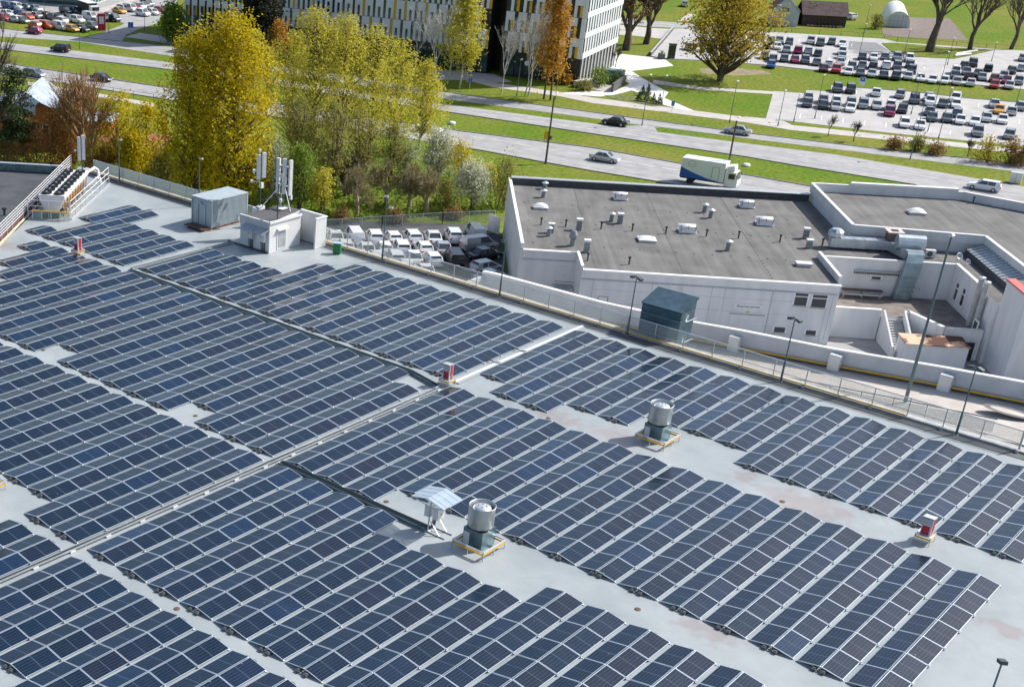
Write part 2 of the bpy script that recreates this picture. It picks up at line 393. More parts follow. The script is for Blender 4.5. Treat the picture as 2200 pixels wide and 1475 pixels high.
for label, rows in ARR:
    root = thing('solar_array', label, 'solar array', (rows[0][1] * PA, -rows[0][0] * PB, ROOF), group='rooftop solar arrays')
    o0 = Vector(root.location)
    rails = MB()
    for (j, i0, i1) in rows:
        n_ = int(round(i1 - i0)); yr = -j * PB; step = (i1 - i0) * PA / n_
        for k in range(n_):
            xc = i0 * PA + (k + .5) * step
            for sgn in (-1, 1):
                o = link('solar_panel', panel_mesh, root, Vector((xc, yr + sgn * (0.035 + hw), RIDGE - hd)) - o0)
                o.rotation_euler = (-sgn * TILT + prnd.uniform(-.012, .012), prnd.uniform(-.008, .008), math.pi if prnd.random() < .5 else 0)
                if o.rotation_euler[2] > 1: o.rotation_euler[0] *= 1; o.rotation_euler = (-sgn * TILT + prnd.uniform(-.012, .012), prnd.uniform(-.008, .008), 0)
        for k in range(n_ + 1):
            xs = i0 * PA + k * step
            xs += 0.06 if k == 0 else (-0.06 if k == n_ else 0)
            a = Vector((xs, yr, RIDGE - .045)) - o0
            for sgn in (-1, 1):
                e = Vector((xs, yr + sgn * (0.05 + 2 * hw), RIDGE - 2 * hd - .045)) - o0
                rails.beam(a, e, 0.04, 0.04)
            rails.beam(a + Vector((0, 0, -0.2)), a, 0.04, 0.04)
            f0 = Vector((xs, yr - 1.19, ROOF + .02)) - o0; f1 = Vector((xs, yr + 1.19, ROOF + .02)) - o0
            rails.beam(f0, f1, 0.05, 0.03)
            if k in (0, n_):
                for dy in (-0.22, 0.24):
                    link('ballast_block', block_mesh, root, Vector((xs + (-0.06 if k == 0 else 0.0), yr + dy + prnd.uniform(-.05, .05), ROOF + .04)) - o0, prnd.uniform(-.1, .1))
            elif True:
                # white end clamp in the valley
                rails.box(Vector((xs, yr - 1.15, ROOF + .12)) - o0, (0.10, 0.10, 0.04))
    tag(rails.build('mounting_rails', 'alu', root), kind='stuff')
# ------------------------------------------------------------------ ground, roads, pavements
m, t, b = newmat('grass')
b.inputs['Roughness'].default_value = 0.95; b.inputs['Specular IOR Level'].default_value = 0.1
gm = t.nodes.new('ShaderNodeNewGeometry')
n1 = t.nodes.new('ShaderNodeTexNoise'); n1.inputs['Scale'].default_value = 0.045; n1.inputs['Detail'].default_value = 7; n1.inputs['Roughness'].default_value = 0.65
n2 = t.nodes.new('ShaderNodeTexNoise'); n2.inputs['Scale'].default_value = 1.4; n2.inputs['Detail'].default_value = 6
n3 = t.nodes.new('ShaderNodeTexNoise'); n3.inputs['Scale'].default_value = 0.16; n3.inputs['Detail'].default_value = 5
for n_ in (n1, n2, n3): t.links.new(gm.outputs['Position'], n_.inputs['Vector'])
rp = t.nodes.new('ShaderNodeValToRGB'); rp.color_ramp.elements[0].position = 0.36; rp.color_ramp.elements[1].position = 0.66
rp.color_ramp.elements[0].color = (0.125, 0.215, 0.016, 1); rp.color_ramp.elements[1].color = (0.24, 0.24, 0.045, 1)
t.links.new(n1.outputs['Fac'], rp.inputs[0])
mx = t.nodes.new('ShaderNodeMix'); mx.data_type = 'RGBA'; mx.blend_type = 'MULTIPLY'; mx.inputs[0].default_value = 1
r2 = t.nodes.new('ShaderNodeValToRGB'); r2.color_ramp.elements[0].position = 0.3; r2.color_ramp.elements[1].position = 0.7
r2.color_ramp.elements[0].color = (0.55, 0.6, 0.55, 1); r2.color_ramp.elements[1].color = (1.15, 1.12, 1.1, 1)
t.links.new(n2.outputs['Fac'], r2.inputs[0]); t.links.new(rp.outputs[0], mx.inputs[6]); t.links.new(r2.outputs[0], mx.inputs[7])
mx3 = t.nodes.new('ShaderNodeMix'); mx3.data_type = 'RGBA'
f3 = t.nodes.new('ShaderNodeMapRange'); f3.inputs['From Min'].default_value = 0.60; f3.inputs['From Max'].default_value = 0.75; f3.inputs['To Max'].default_value = 0.55
t.links.new(n3.outputs['Fac'], f3.inputs['Value']); t.links.new(f3.outputs[0], mx3.inputs[0]); t.links.new(mx.outputs[2], mx3.inputs[6]); mx3.inputs[7].default_value = (0.23, 0.18, 0.085, 1)
t.links.new(mx3.outputs[2], b.inputs['Base Color'])
bp = t.nodes.new('ShaderNodeBump'); bp.inputs['Strength'].default_value = 0.6; bp.inputs['Distance'].default_value = 0.15
t.links.new(n2.outputs['Fac'], bp.inputs['Height']); t.links.new(bp.outputs['Normal'], b.inputs['Normal'])

struct(MB().poly([(-900, -900, 0), (1400, -900, 0), (1400, 1400, 0), (-900, 1400, 0)]).build('ground', 'grass'))
def W2(pts, z=0.0): return [tuple(P(x, y, z)[:2]) for x, y in pts]
def sheet(name, pts, m_, z): return struct(MB().prism(W2(pts), z - 0.03, z, bottom=False).build(name, m_))
R1U = [(-60, 127), (0, 135), (350, 188), (1000, 283.6), (1273, 318), (1463, 352), (1709, 395), (1900, 428), (2300, 497)]
R1L = [(-60, 150), (27, 163), (350, 213), (1035, 324), (1163, 348), (1273, 368), (1409, 390), (1900, 475), (2300, 545)]
R2U = [(-60, 84), (0, 90), (354, 133), (1000, 230), (1600, 308), (1800, 333), (2200, 401), (2300, 418)]
R2L = [(-60, 100), (0, 106), (354, 149), (1000, 247), (1600, 337), (1709, 356), (1969, 398), (2060, 416), (2300, 458)]
R3U = [(-60, 56), (0, 62), (91, 72), (180, 81), (368, 101), (1000, 205), (1600, 286), (1900, 322), (2200, 354), (2300, 366)]
R3L = [(-60, 73), (0, 79), (170, 90), (368, 121), (1000, 219), (1600, 297), (2200, 371), (2300, 384)]
sheet('road', R1U + R1L[::-1], 'asphalt', 0.020)
sheet('road', R2U + R2L[::-1], 'asphalt', 0.024)
sheet('road', R3U + R3L[::-1], 'asphalt', 0.028)
sheet('road', [(1338, 271), (1404, 268), (1416, 290), (1388, 296)], 'asphalt', 0.016)
sheet('road', [(1969, 398), (2300, 452), (2300, 502), (1990, 440)], 'asphalt', 0.012)
sheet('pavement', [(930, 163), (1000, 160), (1060, 178), (1200, 198), (1273, 210), (1600, 252), (1700, 269), (2200, 321), (2300, 332),
                   (2300, 344), (2200, 331), (1700, 280), (1600, 263), (1273, 222), (1200, 207), (1060, 188), (1000, 172), (930, 172)], 'paving', 0.036)
sheet('pavement', [(60, 175), (330, 222), (330, 230), (60, 183)], 'paving', 0.032)
sheet('pavement', [(268, 80), (300, 71), (372, 82), (372, 96), (300, 84)], 'paving', 0.032)
sheet('plaza', [(1255, 104), (1338, 117), (1392, 123), (1430, 129), (1447, 142), (1356, 153), (1380, 168), (1401, 180), (1436, 199), (1427, 211), (1490, 238), (1464, 236),
                (1427, 226), (1395, 205), (1356, 195), (1320, 204), (1290, 208), (1200, 201), (1260, 196), (1320, 197), (1353, 181), (1317, 156), (1278, 141), (1250, 145)], 'plaza', 0.040)
sheet('pavement', [(1404, 172), (1500, 187), (1662, 197), (1662, 203), (1500, 193), (1402, 180)], 'paving', 0.038)
sheet('pavement', [(930, 150), (1060, 160), (1100, 176), (1060, 178), (1000, 161), (930, 163)], 'paving', 0.033)
sheet('car_park', [(1662, 196), (1728, 201), (1733, 194), (1785, 197), (1786, 183), (1838, 189), (1960, 198), (2080, 212), (2200, 222), (2300, 236), (2300, 326), (2200, 315), (1920, 287), (1683, 259), (1645, 256)], 'lot_asphalt', 0.034)
sheet('pavement', [(1600, 251), (1646, 255), (1683, 260), (1700, 268), (1700, 270), (1600, 254)], 'paving', 0.035)
sheet('car_park', [(1396, 122), (1448, 62), (1540, 62), (1640, 68), (1900, 84), (1927, 91), (2118, 105), (2200, 109), (2300, 115), (2300, 206), (2200, 194), (2009, 175), (1764, 154), (1668, 143), (1529, 132), (1436, 128)], 'lot_asphalt', 0.030)
sheet('grass_island', [(1894, 94), (1922, 93), (2025, 102), (2132, 109), (2085, 120), (2050, 127), (1968, 123), (1916, 112)], 'grass', 0.12)
sheet('asphalt_patch', [(1824, 89), (1882, 92), (1912, 110), (1822, 107)], 'kerb_stone', 0.036)
sheet('road', [(1240, 28), (1400, 45), (1540, 55), (1540, 64), (1400, 58), (1240, 42)], 'asphalt', 0.022)
sheet('pavement', [(1272, 81), (1305, 51), (1400, 61), (1445, 63), (1423, 84), (1380, 79), (1293, 72)], 'paving', 0.026)
sheet('pavement', [(1455, 45), (1480, 30), (1495, 32), (1478, 47)], 'paving', 0.026)
sheet('vegetable_plot', [(1952, 38), (2040, 40), (2080, 88), (1900, 78), (1893, 62), (1955, 60)], 'soil', 0.03)
sheet('car_park', [(-80, -40), (300, -40), (380, -35), (380, 20), (345, 35), (338, 50), (300, 62), (270, 76), (262, 90), (180, 82), (215, 73), (268, 52), (258, 47), (150, 45), (0, 48), (-80, 44)], 'asphalt', 0.030)
sheet('pavement', [(205, 22), (300, -8), (300, -2), (222, 27)], 'paving', 0.034)
struct(MB().prism([(62.4, -70), (140, -70), (128, 0), (112, 20), (84, 10), (81, 26), (62.4, 23)], 0.0, 0.022, bottom=False).build('yard', 'asphalt'))
LOTP = [tuple(P(600, 470)[:2]), tuple(P(1072, 484)[:2]), (82.5, 27.5), (81, 10), (62, 5), (54, 5), (54, 60)]
struct(MB().prism(LOTP, 0.0, 0.03, bottom=False).build('yard', 'asphalt_dark'))
kb = MB().box((0, 0, 0), (1, 1, 1)).mesh('kerb', 'kerb_stone')
def kerbline(pts, h=0.13, wd=0.22):
    mb = MB()
    for a, c in zip(pts[:-1], pts[1:]):
        mb.beam(P(*a) + Vector((0, 0, h / 2)), P(*c) + Vector((0, 0, h / 2)), wd, h)
    return struct(mb.build('kerb', 'kerb_stone'))
for e in (R1U, R2L[:7], R3U, R1L): kerbline(e)
kerbline([(1396, 121.5), (1436, 127.5), (1529, 131.5), (1668, 142.5), (1764, 153.5), (2009, 174.5), (2200, 193.5), (2300, 205)])
kerbline([(1786, 182.5), (1838, 188.5), (1960, 197.5), (2080, 211.5), (2200, 221.5), (2300, 235)])
# painted markings: dashes as single marks
dm = MB().box((0, 0, 0), (2.6, 0.16, 0.012)).mesh('lane_dash', 'road_paint')
def dashes(pts, z):
    for (x, y), (x2, y2) in zip(pts, pts[1:] + [pts[-1]]):
        a = P(x, y, z)
        c = P(x2, y2, z) if (x2, y2) != (x, y) else a + (a - pp_)
        d = c - a; pp_ = a
        struct(link('lane_dash', dm, None, a, math.atan2(d.y, d.x)))
def interp(a, c, n): return [(a[0] + (c[0] - a[0]) * k / n, a[1] + (c[1] - a[1]) * k / n) for k in range(n + 1)]
dashes([(1025, 295), (1077, 303), (1128, 312), (1184, 321), (1232, 329), (1285, 337), (1340, 346), (1390, 355), (1440, 363)], 0.03)
dashes(interp((0, 150), (330, 201), 9), 0.03)
dashes([(1709, 331), (1774.5, 346), (1832, 355), (1886, 363), (1941, 371), (1995, 380), (2058, 390)], 0.034)
dashes(interp((1000, 239), (1560, 319), 11), 0.034)
dashes(interp((1190, 240), (1400, 272), 6), 0.038)
def solid(a, c, z):
    p, e = P(*a, z), P(*c, z); struct(MB().beam(p, e, 0.12, 0.012).build('edge_line', 'road_paint'))
for a, c in zip(R1L[1:6], R1L[2:7]): solid((a[0], a[1] - 5), (c[0], c[1] - 5), .031)
for a, c in zip(R2U[1:6], R2U[2:7]): solid((a[0], a[1] + 3), (c[0], c[1] + 3), .035)
bm_ = MB().box((0, 0, 0), (4.2, 0.14, 0.012)).mesh('bay_line', 'road_paint')
def bays(a, c, n, dx, dy, z):
    for (x, y) in interp(a, c, n):
        p = P(x, y, z); e = P(x + dx, y + dy, z); d = e - p
        struct(link('bay_line', bm_, None, p, math.atan2(d.y, d.x)))
bays((1719, 249), (2180, 300), 10, -1.5, 10, 0.042)
bays((1740, 215), (2190, 262), 9, -1.5, 10, 0.042)
bays((1840, 197), (2190, 236), 8, -1.5, 10, 0.042)
bays((1660, 82), (1830, 97), 6, -1.5, 9, 0.038)
bays((1700, 118), (2190, 165), 12, -1.5, 9, 0.038)
# ------------------------------------------------------------------ things on the roof
def mesh_mat(name, col, alpha, rough=0.5):
    m, t, b = newmat(name)
    b.inputs['Base Color'].default_value = col + (1,); b.inputs['Roughness'].default_value = rough
    tr = t.nodes.new('ShaderNodeBsdfTransparent'); mxs = t.nodes.new('ShaderNodeMixShader'); mxs.inputs[0].default_value = alpha
    t.links.new(tr.outputs[0], mxs.inputs[1]); t.links.new(b.outputs[0], mxs.inputs[2])
    t.links.new(mxs.outputs[0], t.nodes['Material Output'].inputs['Surface'])
    return m
mesh_mat('fence_mesh', (0.62, 0.68, 0.66), 0.22)
mesh_mat('fence_mesh_far', (0.60, 0.66, 0.64), 0.62)
mesh_mat('canopy_glass', (0.55, 0.68, 0.78), 0.55, 0.15)
mesh_mat('wire_mesh', (0.35, 0.42, 0.38), 0.25)
mesh_mat('fine_net', (0.55, 0.58, 0.57), 0.35)

fence = thing('roof_fence', 'long pale mesh safety fence on the far edge of the solar roof', 'fence', (52.5, 0, ROOF))
FT = 1.42
ys = [61.8 - k * 2.36 for k in range(40)]
pm = MB().box((0, 0, FT / 2 + .08), (0.07, 0.07, FT - .16)).mesh('post', 'galv')
for k, y in enumerate(ys): link('post', pm, fence, (0, y, 0))
ylo, yhi = ys[-1], ys[0]
MB().cyl((0, ylo, FT), (0, yhi, FT), 0.04, n=6).build('top_rail', 'alu', fence)
MB().cyl((0, ylo, 0.55), (0, yhi, 0.55), 0.025, n=6).build('middle_rail', 'galv', fence)
pn = MB().box((0, 0, 0), (0.012, 2.26, FT - .35)).mesh('mesh_panel', 'fence_mesh')
pnf = MB().box((0, 0, 0), (0.012, 2.26, FT - .35)).mesh('mesh_panel', 'fence_mesh_far')
for a, c in zip(ys[:-1], ys[1:]):
    link('mesh_panel', pnf if a > 44 else pn, fence, (0.06, (a + c) / 2, 0.28 + (FT - .35) / 2))
for a, c in zip(ys[::4], ys[4::4]):
    MB().cyl((-0.35, a, 0.30), (-0.35, c, 0.30), 0.055, n=6).build('yellow_pipe', 'yellow_paint', fence)
for y in ys[1::2]: MB().box((-0.35, y, 0.13), (0.16, 0.16, 0.24)).build('pipe_bracket', 'galv', fence)
# fence return at the near end
MB().beam((0, ylo, 0.1), (0, ylo, FT + .1), 0.12).build('end_post', 'galv', fence)

# lamps along the fence
def roof_lamp(base, h, label, heads, hcol='dark_steel'):
    r = thing('lamp_post', label, 'lamp post', base, group='lamp posts along the roof fence')
    MB().cyl((0, 0, 0), (0, 0, h * .32), 0.085, 0.075, 8).cyl((0, 0, h * .32), (0, 0, h), 0.05, 0.04, 8).build('pole', 'pole_grey', r)
    MB().box((0, 0, 0.02), (0.3, 0.3, 0.04)).build('base_plate', 'galv', r)
    for (dx, dy, rz, hz) in heads:
        hd_ = MB().box((dx, dy, h + hz), (0.42, 0.30, 0.16), rz, ry=0.25).build('lamp_head', hcol, r)
        MB().box((dx, dy, h + hz - .09), (0.36, 0.24, 0.03), rz, ry=0.25).build('lens', 'white_paint', hd_)
    return r
fx = 52.15
def on_fence(px, py): p = P(px, py, ROOF); return Vector((fx, p.y, ROOF + .02))
roof_lamp(on_fence(250, 393), 4.4, 'slim grey lamp post on the roof fence nearest the chiller', [(0.1, -.1, 0.4, 0)], 'galv')
roof_lamp(on_fence(412, 447), 4.7, 'slim grey lamp post on the roof fence just left of the grey container', [(0.1, -.15, 0.4, 0)], 'galv')
roof_lamp(on_fence(817, 563), 5.8, 'lamp post in front of the parked white cars, with two light heads', [(0, 0.05, 0.4, 0), (0.25, -.35, 0.4, -0.95)], 'alu')
roof_lamp(on_fence(1067, 640), 4.7, 'lamp post at the left corner of the white workshop building', [(0.0, .2, 1.2, 0)])
roof_lamp(on_fence(1354, 717), 4.6, 'lamp post with twin heads beside the blue grey metal shaft', [(0, .28, 1.2, 0.03), (0, -.3, -1.9, 0)])
roof_lamp(on_fence(1680, 818), 4.7, 'twin headed lamp post on the fence in front of the ramp', [(0, .28, 1.2, 0.03), (0, -.3, -1.9, 0)])
roof_lamp(on_fence(2058, 930), 4.7, 'lamp post near the right end of the roof fence', [(0, .28, 1.2, 0.03), (0, -.3, -1.9, 0)])
roof_lamp(Vector((18.3, -38.6, ROOF)), 4.5, 'single lamp post in the bottom right corner of the roof', [(0, 0, 0.6, 0)])

# ---- exhaust fans
def fan(c, label):
    r = thing('exhaust_fan', label, 'exhaust fan', (c[0], c[1], ROOF), group='drum exhaust fans on the roof')
    bx = MB().box((0.35, 0.25, 0.56), (1.26, 1.26, 1.10)).build('plinth', 'teal_steel', r)
    MB().box((-0.32, 0.62, 0.55), (0.12, 0.34, 0.75)).build('control_box', 'offwhite', bx)
    MB().lathe((0.35, 0.25, 0), [(0.50, 1.11), (0.60, 1.17), (0.63, 1.20)], 24).build('collar', 'black_rubber', r, smooth=True)
    dr = MB().lathe((0.35, 0.25, 0), [(0.70, 1.20), (0.72, 1.22), (0.72, 2.36), (0.75, 2.42), (0.72, 2.45), (0.69, 2.42), (0.68, 2.0)], 32)
    dr.f.pop(); dr.m.pop(); dr.f.pop(); dr.m.pop()
    d = dr.build('drum', 'steel', r, smooth=True)
    MB().lathe((0.35, 0.25, 0), [(0.67, 1.98), (0.67, 2.0)], 24).build('throat', 'black_rubber', d)
    MB().lathe((0.35, 0.25, 0), [(0.50, 2.02), (0.52, 2.22), (0.47, 2.33), (0.30, 2.38), (0.0, 2.40)], 24).build('motor_cap', 'alu', d, smooth=True)
    for k in range(4):
        a = k * 1.57 + .5
        MB().box((0.35 + .22 * math.cos(a), 0.25 + .22 * math.sin(a), 2.40), (0.05, 0.05, 0.04)).build('bolt', 'dark_steel', d)
    g = 1.02
    cs = [(-g, -g), (g, -g), (g, g), (-g, g)]
    for (x, y) in cs + [(0, -g), (g, 0), (0, g), (-g, 0)]:
        MB().cyl((x, y, 0), (x, y, 0.52), 0.028, n=6).build('rail_post', 'galv', r)
    for a, e in zip(cs, cs[1:] + cs[:1]):
        MB().beam((a[0], a[1], 0.52), (e[0], e[1], 0.52), 0.07).build('top_rail', 'alu', r)
        MB().beam((a[0], a[1], 0.36), (e[0], e[1], 0.36), 0.04, 0.10).build('yellow_rail', 'yellow_paint', r)
fan((16.72, -13.35), 'silver drum exhaust fan beside the inverter stand, in a yellow banded rail')
fan((36.5, -13.3), 'silver drum exhaust fan at the notch of the right hand array')
lf = P(-42, 1050, ROOF)
fan((lf.x, lf.y), 'exhaust fan at the left edge of the picture, only its rail showing')

# ---- red hydrant cabinets
def cabinet(c, label, rz=0.0):
    r = thing('hydrant_cabinet', label, 'cabinet', (c.x, c.y, ROOF), rz, group='red and white cabinets on the roof')
    MB().box((0, 0, 1.02), (0.42, 0.55, 1.05), mi=0).build('body', 'offwhite', r)
    MB().box((-0.22, 0.02, 0.80), (0.02, 0.40, 0.52)).build('red_panel', 'red_paint', r)
    MB().box((0.02, -0.285, 1.15), (0.26, 0.03, 0.72)).build('red_panel', 'red_paint', r)
    MB().box((0.05, -0.285, 0.62), (0.22, 0.03, 0.24)).build('red_panel', 'red_paint', r)
    MB().box((-0.25, 0.02, 1.30), (0.06, 0.44, 0.42)).build('grey_door', 'galv', r)
    MB().box((-0.06, 0, 1.58), (0.62, 0.62, 0.05), ry=0.12).build('cover', 'galv', r)
    g = 0.42
    cs = [(-g, -g), (g, -g), (g, g), (-g, g)]
    for (x, y) in cs: MB().cyl((x, y, 0), (x, y, 0.5), 0.022, n=6).build('leg', 'galv', r)
    for a, e in zip(cs, cs[1:] + cs[:1]):
        MB().beam((a[0], a[1], 0.36), (e[0], e[1], 0.36), 0.03, 0.10).build('yellow_rail', 'yellow_paint', r)
        MB().beam((a[0], a[1], 0.50), (e[0], e[1], 0.50), 0.05).build('top_rail', 'alu', r)
    MB().box((0, 0, 0.46), (0.78, 0.78, 0.04)).build('shelf', 'galv', r)
cabinet(P(168, 548, ROOF), 'red and white cabinet at the far left, beside the farthest array')
cabinet(P(960, 826, ROOF), 'red and white cabinet where the cable troughs meet in the middle of the roof')
cabinet(P(1984, 1162, ROOF), 'red and white cabinet on the bare strip at the lower right')

# ---- inverter stand
r = thing('inverter_stand', 'white inverter boxes under a small gabled canopy at the end of the cable trough', 'inverter stand', (16.35, -10.45, ROOF))
for x in (-.25, .45):
    MB().beam((x, 0, 0.04), (x, -1.1, 0.04), 0.06).build('foot', 'galv', r)
    MB().beam((x, 0.1, 0.04), (x, 0, 2.1), 0.06).build('upright', 'galv', r)
    MB().beam((x, -.7, 0.05), (x, -.05, 0.75), 0.05).build('strut', 'alu', r)
bx = MB().box((0.1, -0.30, 1.28), (0.66, 0.36, 0.72)).build('inverter_box', 'white_paint', r)
MB().box((0.1, -0.49, 1.22), (0.10, 0.02, 0.05)).build('display', 'black_rubber', bx)
MB().box((0.1, 0.26, 1.28), (0.66, 0.36, 0.72)).build('inverter_box', 'white_paint', r)
for k in range(6):
    MB().tube([(-.1 + k * .08, -.1, .92), (-.12 + k * .07, -.05, .5), (-.1 + k * .06, .1, .08)], 0.018, 5).build('cable', 'cable', r)
sl = 0.26
for sg in (-1, 1):
    pn_ = MB().box((0.2, sg * 0.55, 2.16), (1.75, 1.16, 0.05), rx=-sg * sl * .9, mi=0).build('canopy_panel', 'canopy_glass', r)
    for k in range(3): MB().box((-.35 + .55 * k, sg * 0.55, 2.195), (0.03, 1.12, 0.02), rx=-sg * sl * .9).build('batten', 'alu', pn_)
    MB().beam((-.55, sg * 1.0, 1.95), (-.2, 0, 1.55), 0.04).build('brace', 'galv', r)

# ---- cable troughs
def trough(label, pts, wd, h, cover, cables, posts=True):
    o = Vector(pts[0]); r = thing('cable_tray', label, 'cable tray', o, group='cable trays on the roof')
    loc = [Vector(p) - o for p in pts]
    for a, e in zip(loc[:-1], loc[1:]):
        d = (e - a).normalized(); sd_ = Vector((-d.y, d.x, 0))
        ch = MB()
        for sg in (-1, 1): ch.beam(a + sd_ * sg * wd / 2 + Vector((0, 0, h)), e + sd_ * sg * wd / 2 + Vector((0, 0, h)), 0.03, 0.10)
        ch.beam(a + Vector((0, 0, h - .05)), e + Vector((0, 0, h - .05)), wd, 0.015)
        ch.build('channel', cover, r)
        L_ = (e - a).length; n_ = max(1, int(L_ / 2.4))
        for k in range(n_ + 1):
            c = a + (e - a) * (k / n_)
            MB().box(c + Vector((0, 0, h / 2 - .03)), (0.34, 0.34, max(.04, h - .06))).build('support_block', 'offwhite', r)
        for k in range(cables):
            off = sd_ * (-wd / 2 + wd * (k + .7) / (cables + .4))
            n2_ = max(3, int(L_ / 1.5)); pp = []
            for q in range(n2_ + 1):
                pp.append(a + (e - a) * (q / n2_) + off + Vector((0, 0, h + .015)) + sd_ * prnd.uniform(-.03, .03) + Vector((0, 0, prnd.uniform(0, .02))))
            MB().tube(pp, 0.028, 5).build('cable', 'cable', r)
zz = ROOF + .01
trough('dark cable trough running beside the far arrays to the middle red cabinet', [(33.72, 34.7, zz), (33.72, 4.6, zz), (33.0, 1.75, zz)], 0.34, 0.15, 'teal_steel', 3)
trough('slim cable tray crossing the roof between the upper and lower arrays', [(-12, 1.60, zz), (32.6, 1.30, zz)], 0.22, 0.16, 'galv', 2)
trough('dark cable trough from the long tray to the inverter stand', [(16.25, 1.0, zz), (16.25, -10.3, zz)], 0.46, 0.15, 'teal_steel', 4)
trough('slim cable tray leading from the dark trough to the white roof hut', [(34.1, 34.9, zz), (46.0, 34.5, zz)], 0.22, 0.12, 'galv', 2)

MB().prism([(34.6, 0.95), (51.2, 0.80), (51.2, 1.55), (34.6, 1.70)], ROOF + .004, ROOF + .07).build('expansion_joint', 'membrane', bld)
MB().prism([(34.6, 1.22), (51.2, 1.07), (51.2, 1.28), (34.6, 1.43)], ROOF + .07, ROOF + .13).build('expansion_joint', 'offwhite', bld)
for lab, a, c in (('black cable loop crossing the white joint strip, farther from the red cabinet', (1103, 749), (1129, 757)), ('black cable loop crossing the white joint strip, nearer the red cabinet', (1047, 774), (1074, 781))):
    pa, pc = P(*a, ROOF + .12), P(*c, ROOF + .12); r = thing('loose_cable', lab, 'cable', pa)
    d = pc - pa; sdv = Vector((-d.y, d.x, 0)).normalized()
    MB().tube([d * k / 6 + sdv * (.12 * math.sin(k * 1.3)) + Vector((0, 0, .06)) for k in range(7)], .035, 6).build('cable', 'cable', r)
    MB().box((0, 0, .02), (.15, .15, .08)).build('connector', 'dark_steel', r)
# ---- grey container
r = thing('site_container', 'grey corrugated steel container standing on the roof beside the antenna masts', 'container', (49.7, 39.95, ROOF))
cw, cl_, ch_ = 2.65, 4.75, 2.55
MB().box((0, 0, 0.2 + ch_ / 2), (cl_ - .06, cw - .06, ch_ - .05)).build('wall', 'container_grey' if 'container_grey' in MATS else mat('container_grey', (0.44, 0.51, 0.545), 0.5, 0.15, var=0.08, scale=2), r)
rib = MB().box((0, 0, 0), (0.07, 0.05, ch_ - .2)).mesh('rib', 'container_grey')
for k in range(30):
    link('rib', rib, r, (-cl_ / 2 + .1 + k * (cl_ - .2) / 29, -cw / 2, 0.2 + ch_ / 2))
MB().box((0, 0, 0.2 + ch_), (cl_ + .12, cw + .12, 0.09)).build('roof', 'container_grey', r)
for sx_ in (-1, 1):
    for sy_ in (-1, 1): MB().box((sx_ * (cl_ / 2 - .02), sy_ * (cw / 2 - .02), 0.2 + ch_ / 2), (0.12, 0.12, ch_)).build('corner_post', 'container_grey', r)
dr = MB().box((-cl_ / 2 - .02, -0.05, 1.25), (0.05, 0.95, 2.0)).build('door', 'container_grey', r)
MB().box((-cl_ / 2 - .05, 0.36, 1.25), (0.05, 0.03, 1.9)).build('lock_bar', 'dark_steel', dr)
MB().box((-cl_ / 2 - .06, 0.12, 2.33), (0.14, 0.30, 0.12)).build('lamp', 'galv', r)
for y in (-1.1, 1.1): MB().box((-.3, y, 0.1), (cl_ + .8, 0.18, 0.18)).build('skid', 'orange_rust', r)
MB().box((-cl_ / 2 - .6, 0, 0.24), (1.15, 2.5, 0.07)).build('step_deck', 'wood_brown', r)
MB().beam((cl_ / 2 - 1.5, -cw / 2 - .5, 0), (cl_ / 2 - 1.2, -cw / 2, 1.0), 0.06).build('prop', 'alu', r)

# ---- white roof hut
mat('hut_white', (0.74, 0.74, 0.73), 0.6, var=0.05, scale=1.0)
mat('felt', (0.10, 0.10, 0.105), 0.9, var=0.15, scale=1.5)
r = thing('roof_hut', 'white concrete stair hut with dark flat roof and a winged porch', 'hut', (46.2, 30.2, ROOF))
MB().box((2.05, 1.8, 1.36), (4.1, 3.6, 2.70)).build('wall', 'hut_white', r)
MB().box((4.75, 2.35, 1.36), (1.28, 2.5, 2.70)).build('wall', 'hut_white', r)
MB().prism([(0.1, 0.12), (5.3, 1.2 + .02), (5.3, 3.5), (0.1, 3.5)], 2.712, 2.76).build('roof', 'felt', r)
MB().beam((-.05, -.04, 2.79), (4.15, -.04, 2.79), 0.16, 0.2).build('coping', 'white_paint', r)
MB().beam((-.04, .05, 2.78), (-.04, 3.6, 2.78), 0.16, 0.2).build('coping', 'hut_white', r)
MB().box((5.42, -0.35, 1.36), (0.22, 3.0, 2.70)).build('porch_wall', 'hut_white', r)
MB().box((4.80, -1.78, 1.365), (1.45, 0.16, 2.69)).build('porch_wall', 'hut_white', r)
MB().beam((4.1, -1.78, 2.76), (5.6, -1.78, 2.76), 0.22, 0.1).build('coping', 'white_paint', r)
MB().beam((5.45, -1.66, 2.76), (5.45, 1.2, 2.76), 0.26, 0.1).build('coping', 'white_paint', r)
d_ = MB().box((4.70, 1.07, 1.08), (0.95, 0.05, 2.0)).build('door', 'galv', r)
for k in range(2): MB().box((4.66, 1.03, 1.75 - .42 * k), (0.18, 0.02, 0.14)).build('door_notice', 'teal_steel', d_)
MB().box((4.70, 1.02, 0.22), (0.95, 0.04, 0.34)).build('door_sill', 'wood_brown', d_)
wd_ = MB().box((1.62, -0.02, 1.05), (1.25, 0.05, 1.75)).build('window', 'white_paint', r)
MB().box((1.62, -0.055, 1.05), (0.95, 0.03, 1.42)).build('pane', 'galv', wd_)
MB().box((1.62, -0.14, 2.02), (1.3, 0.3, 0.05), rx=0.5).build('window_hood', 'white_paint', r)
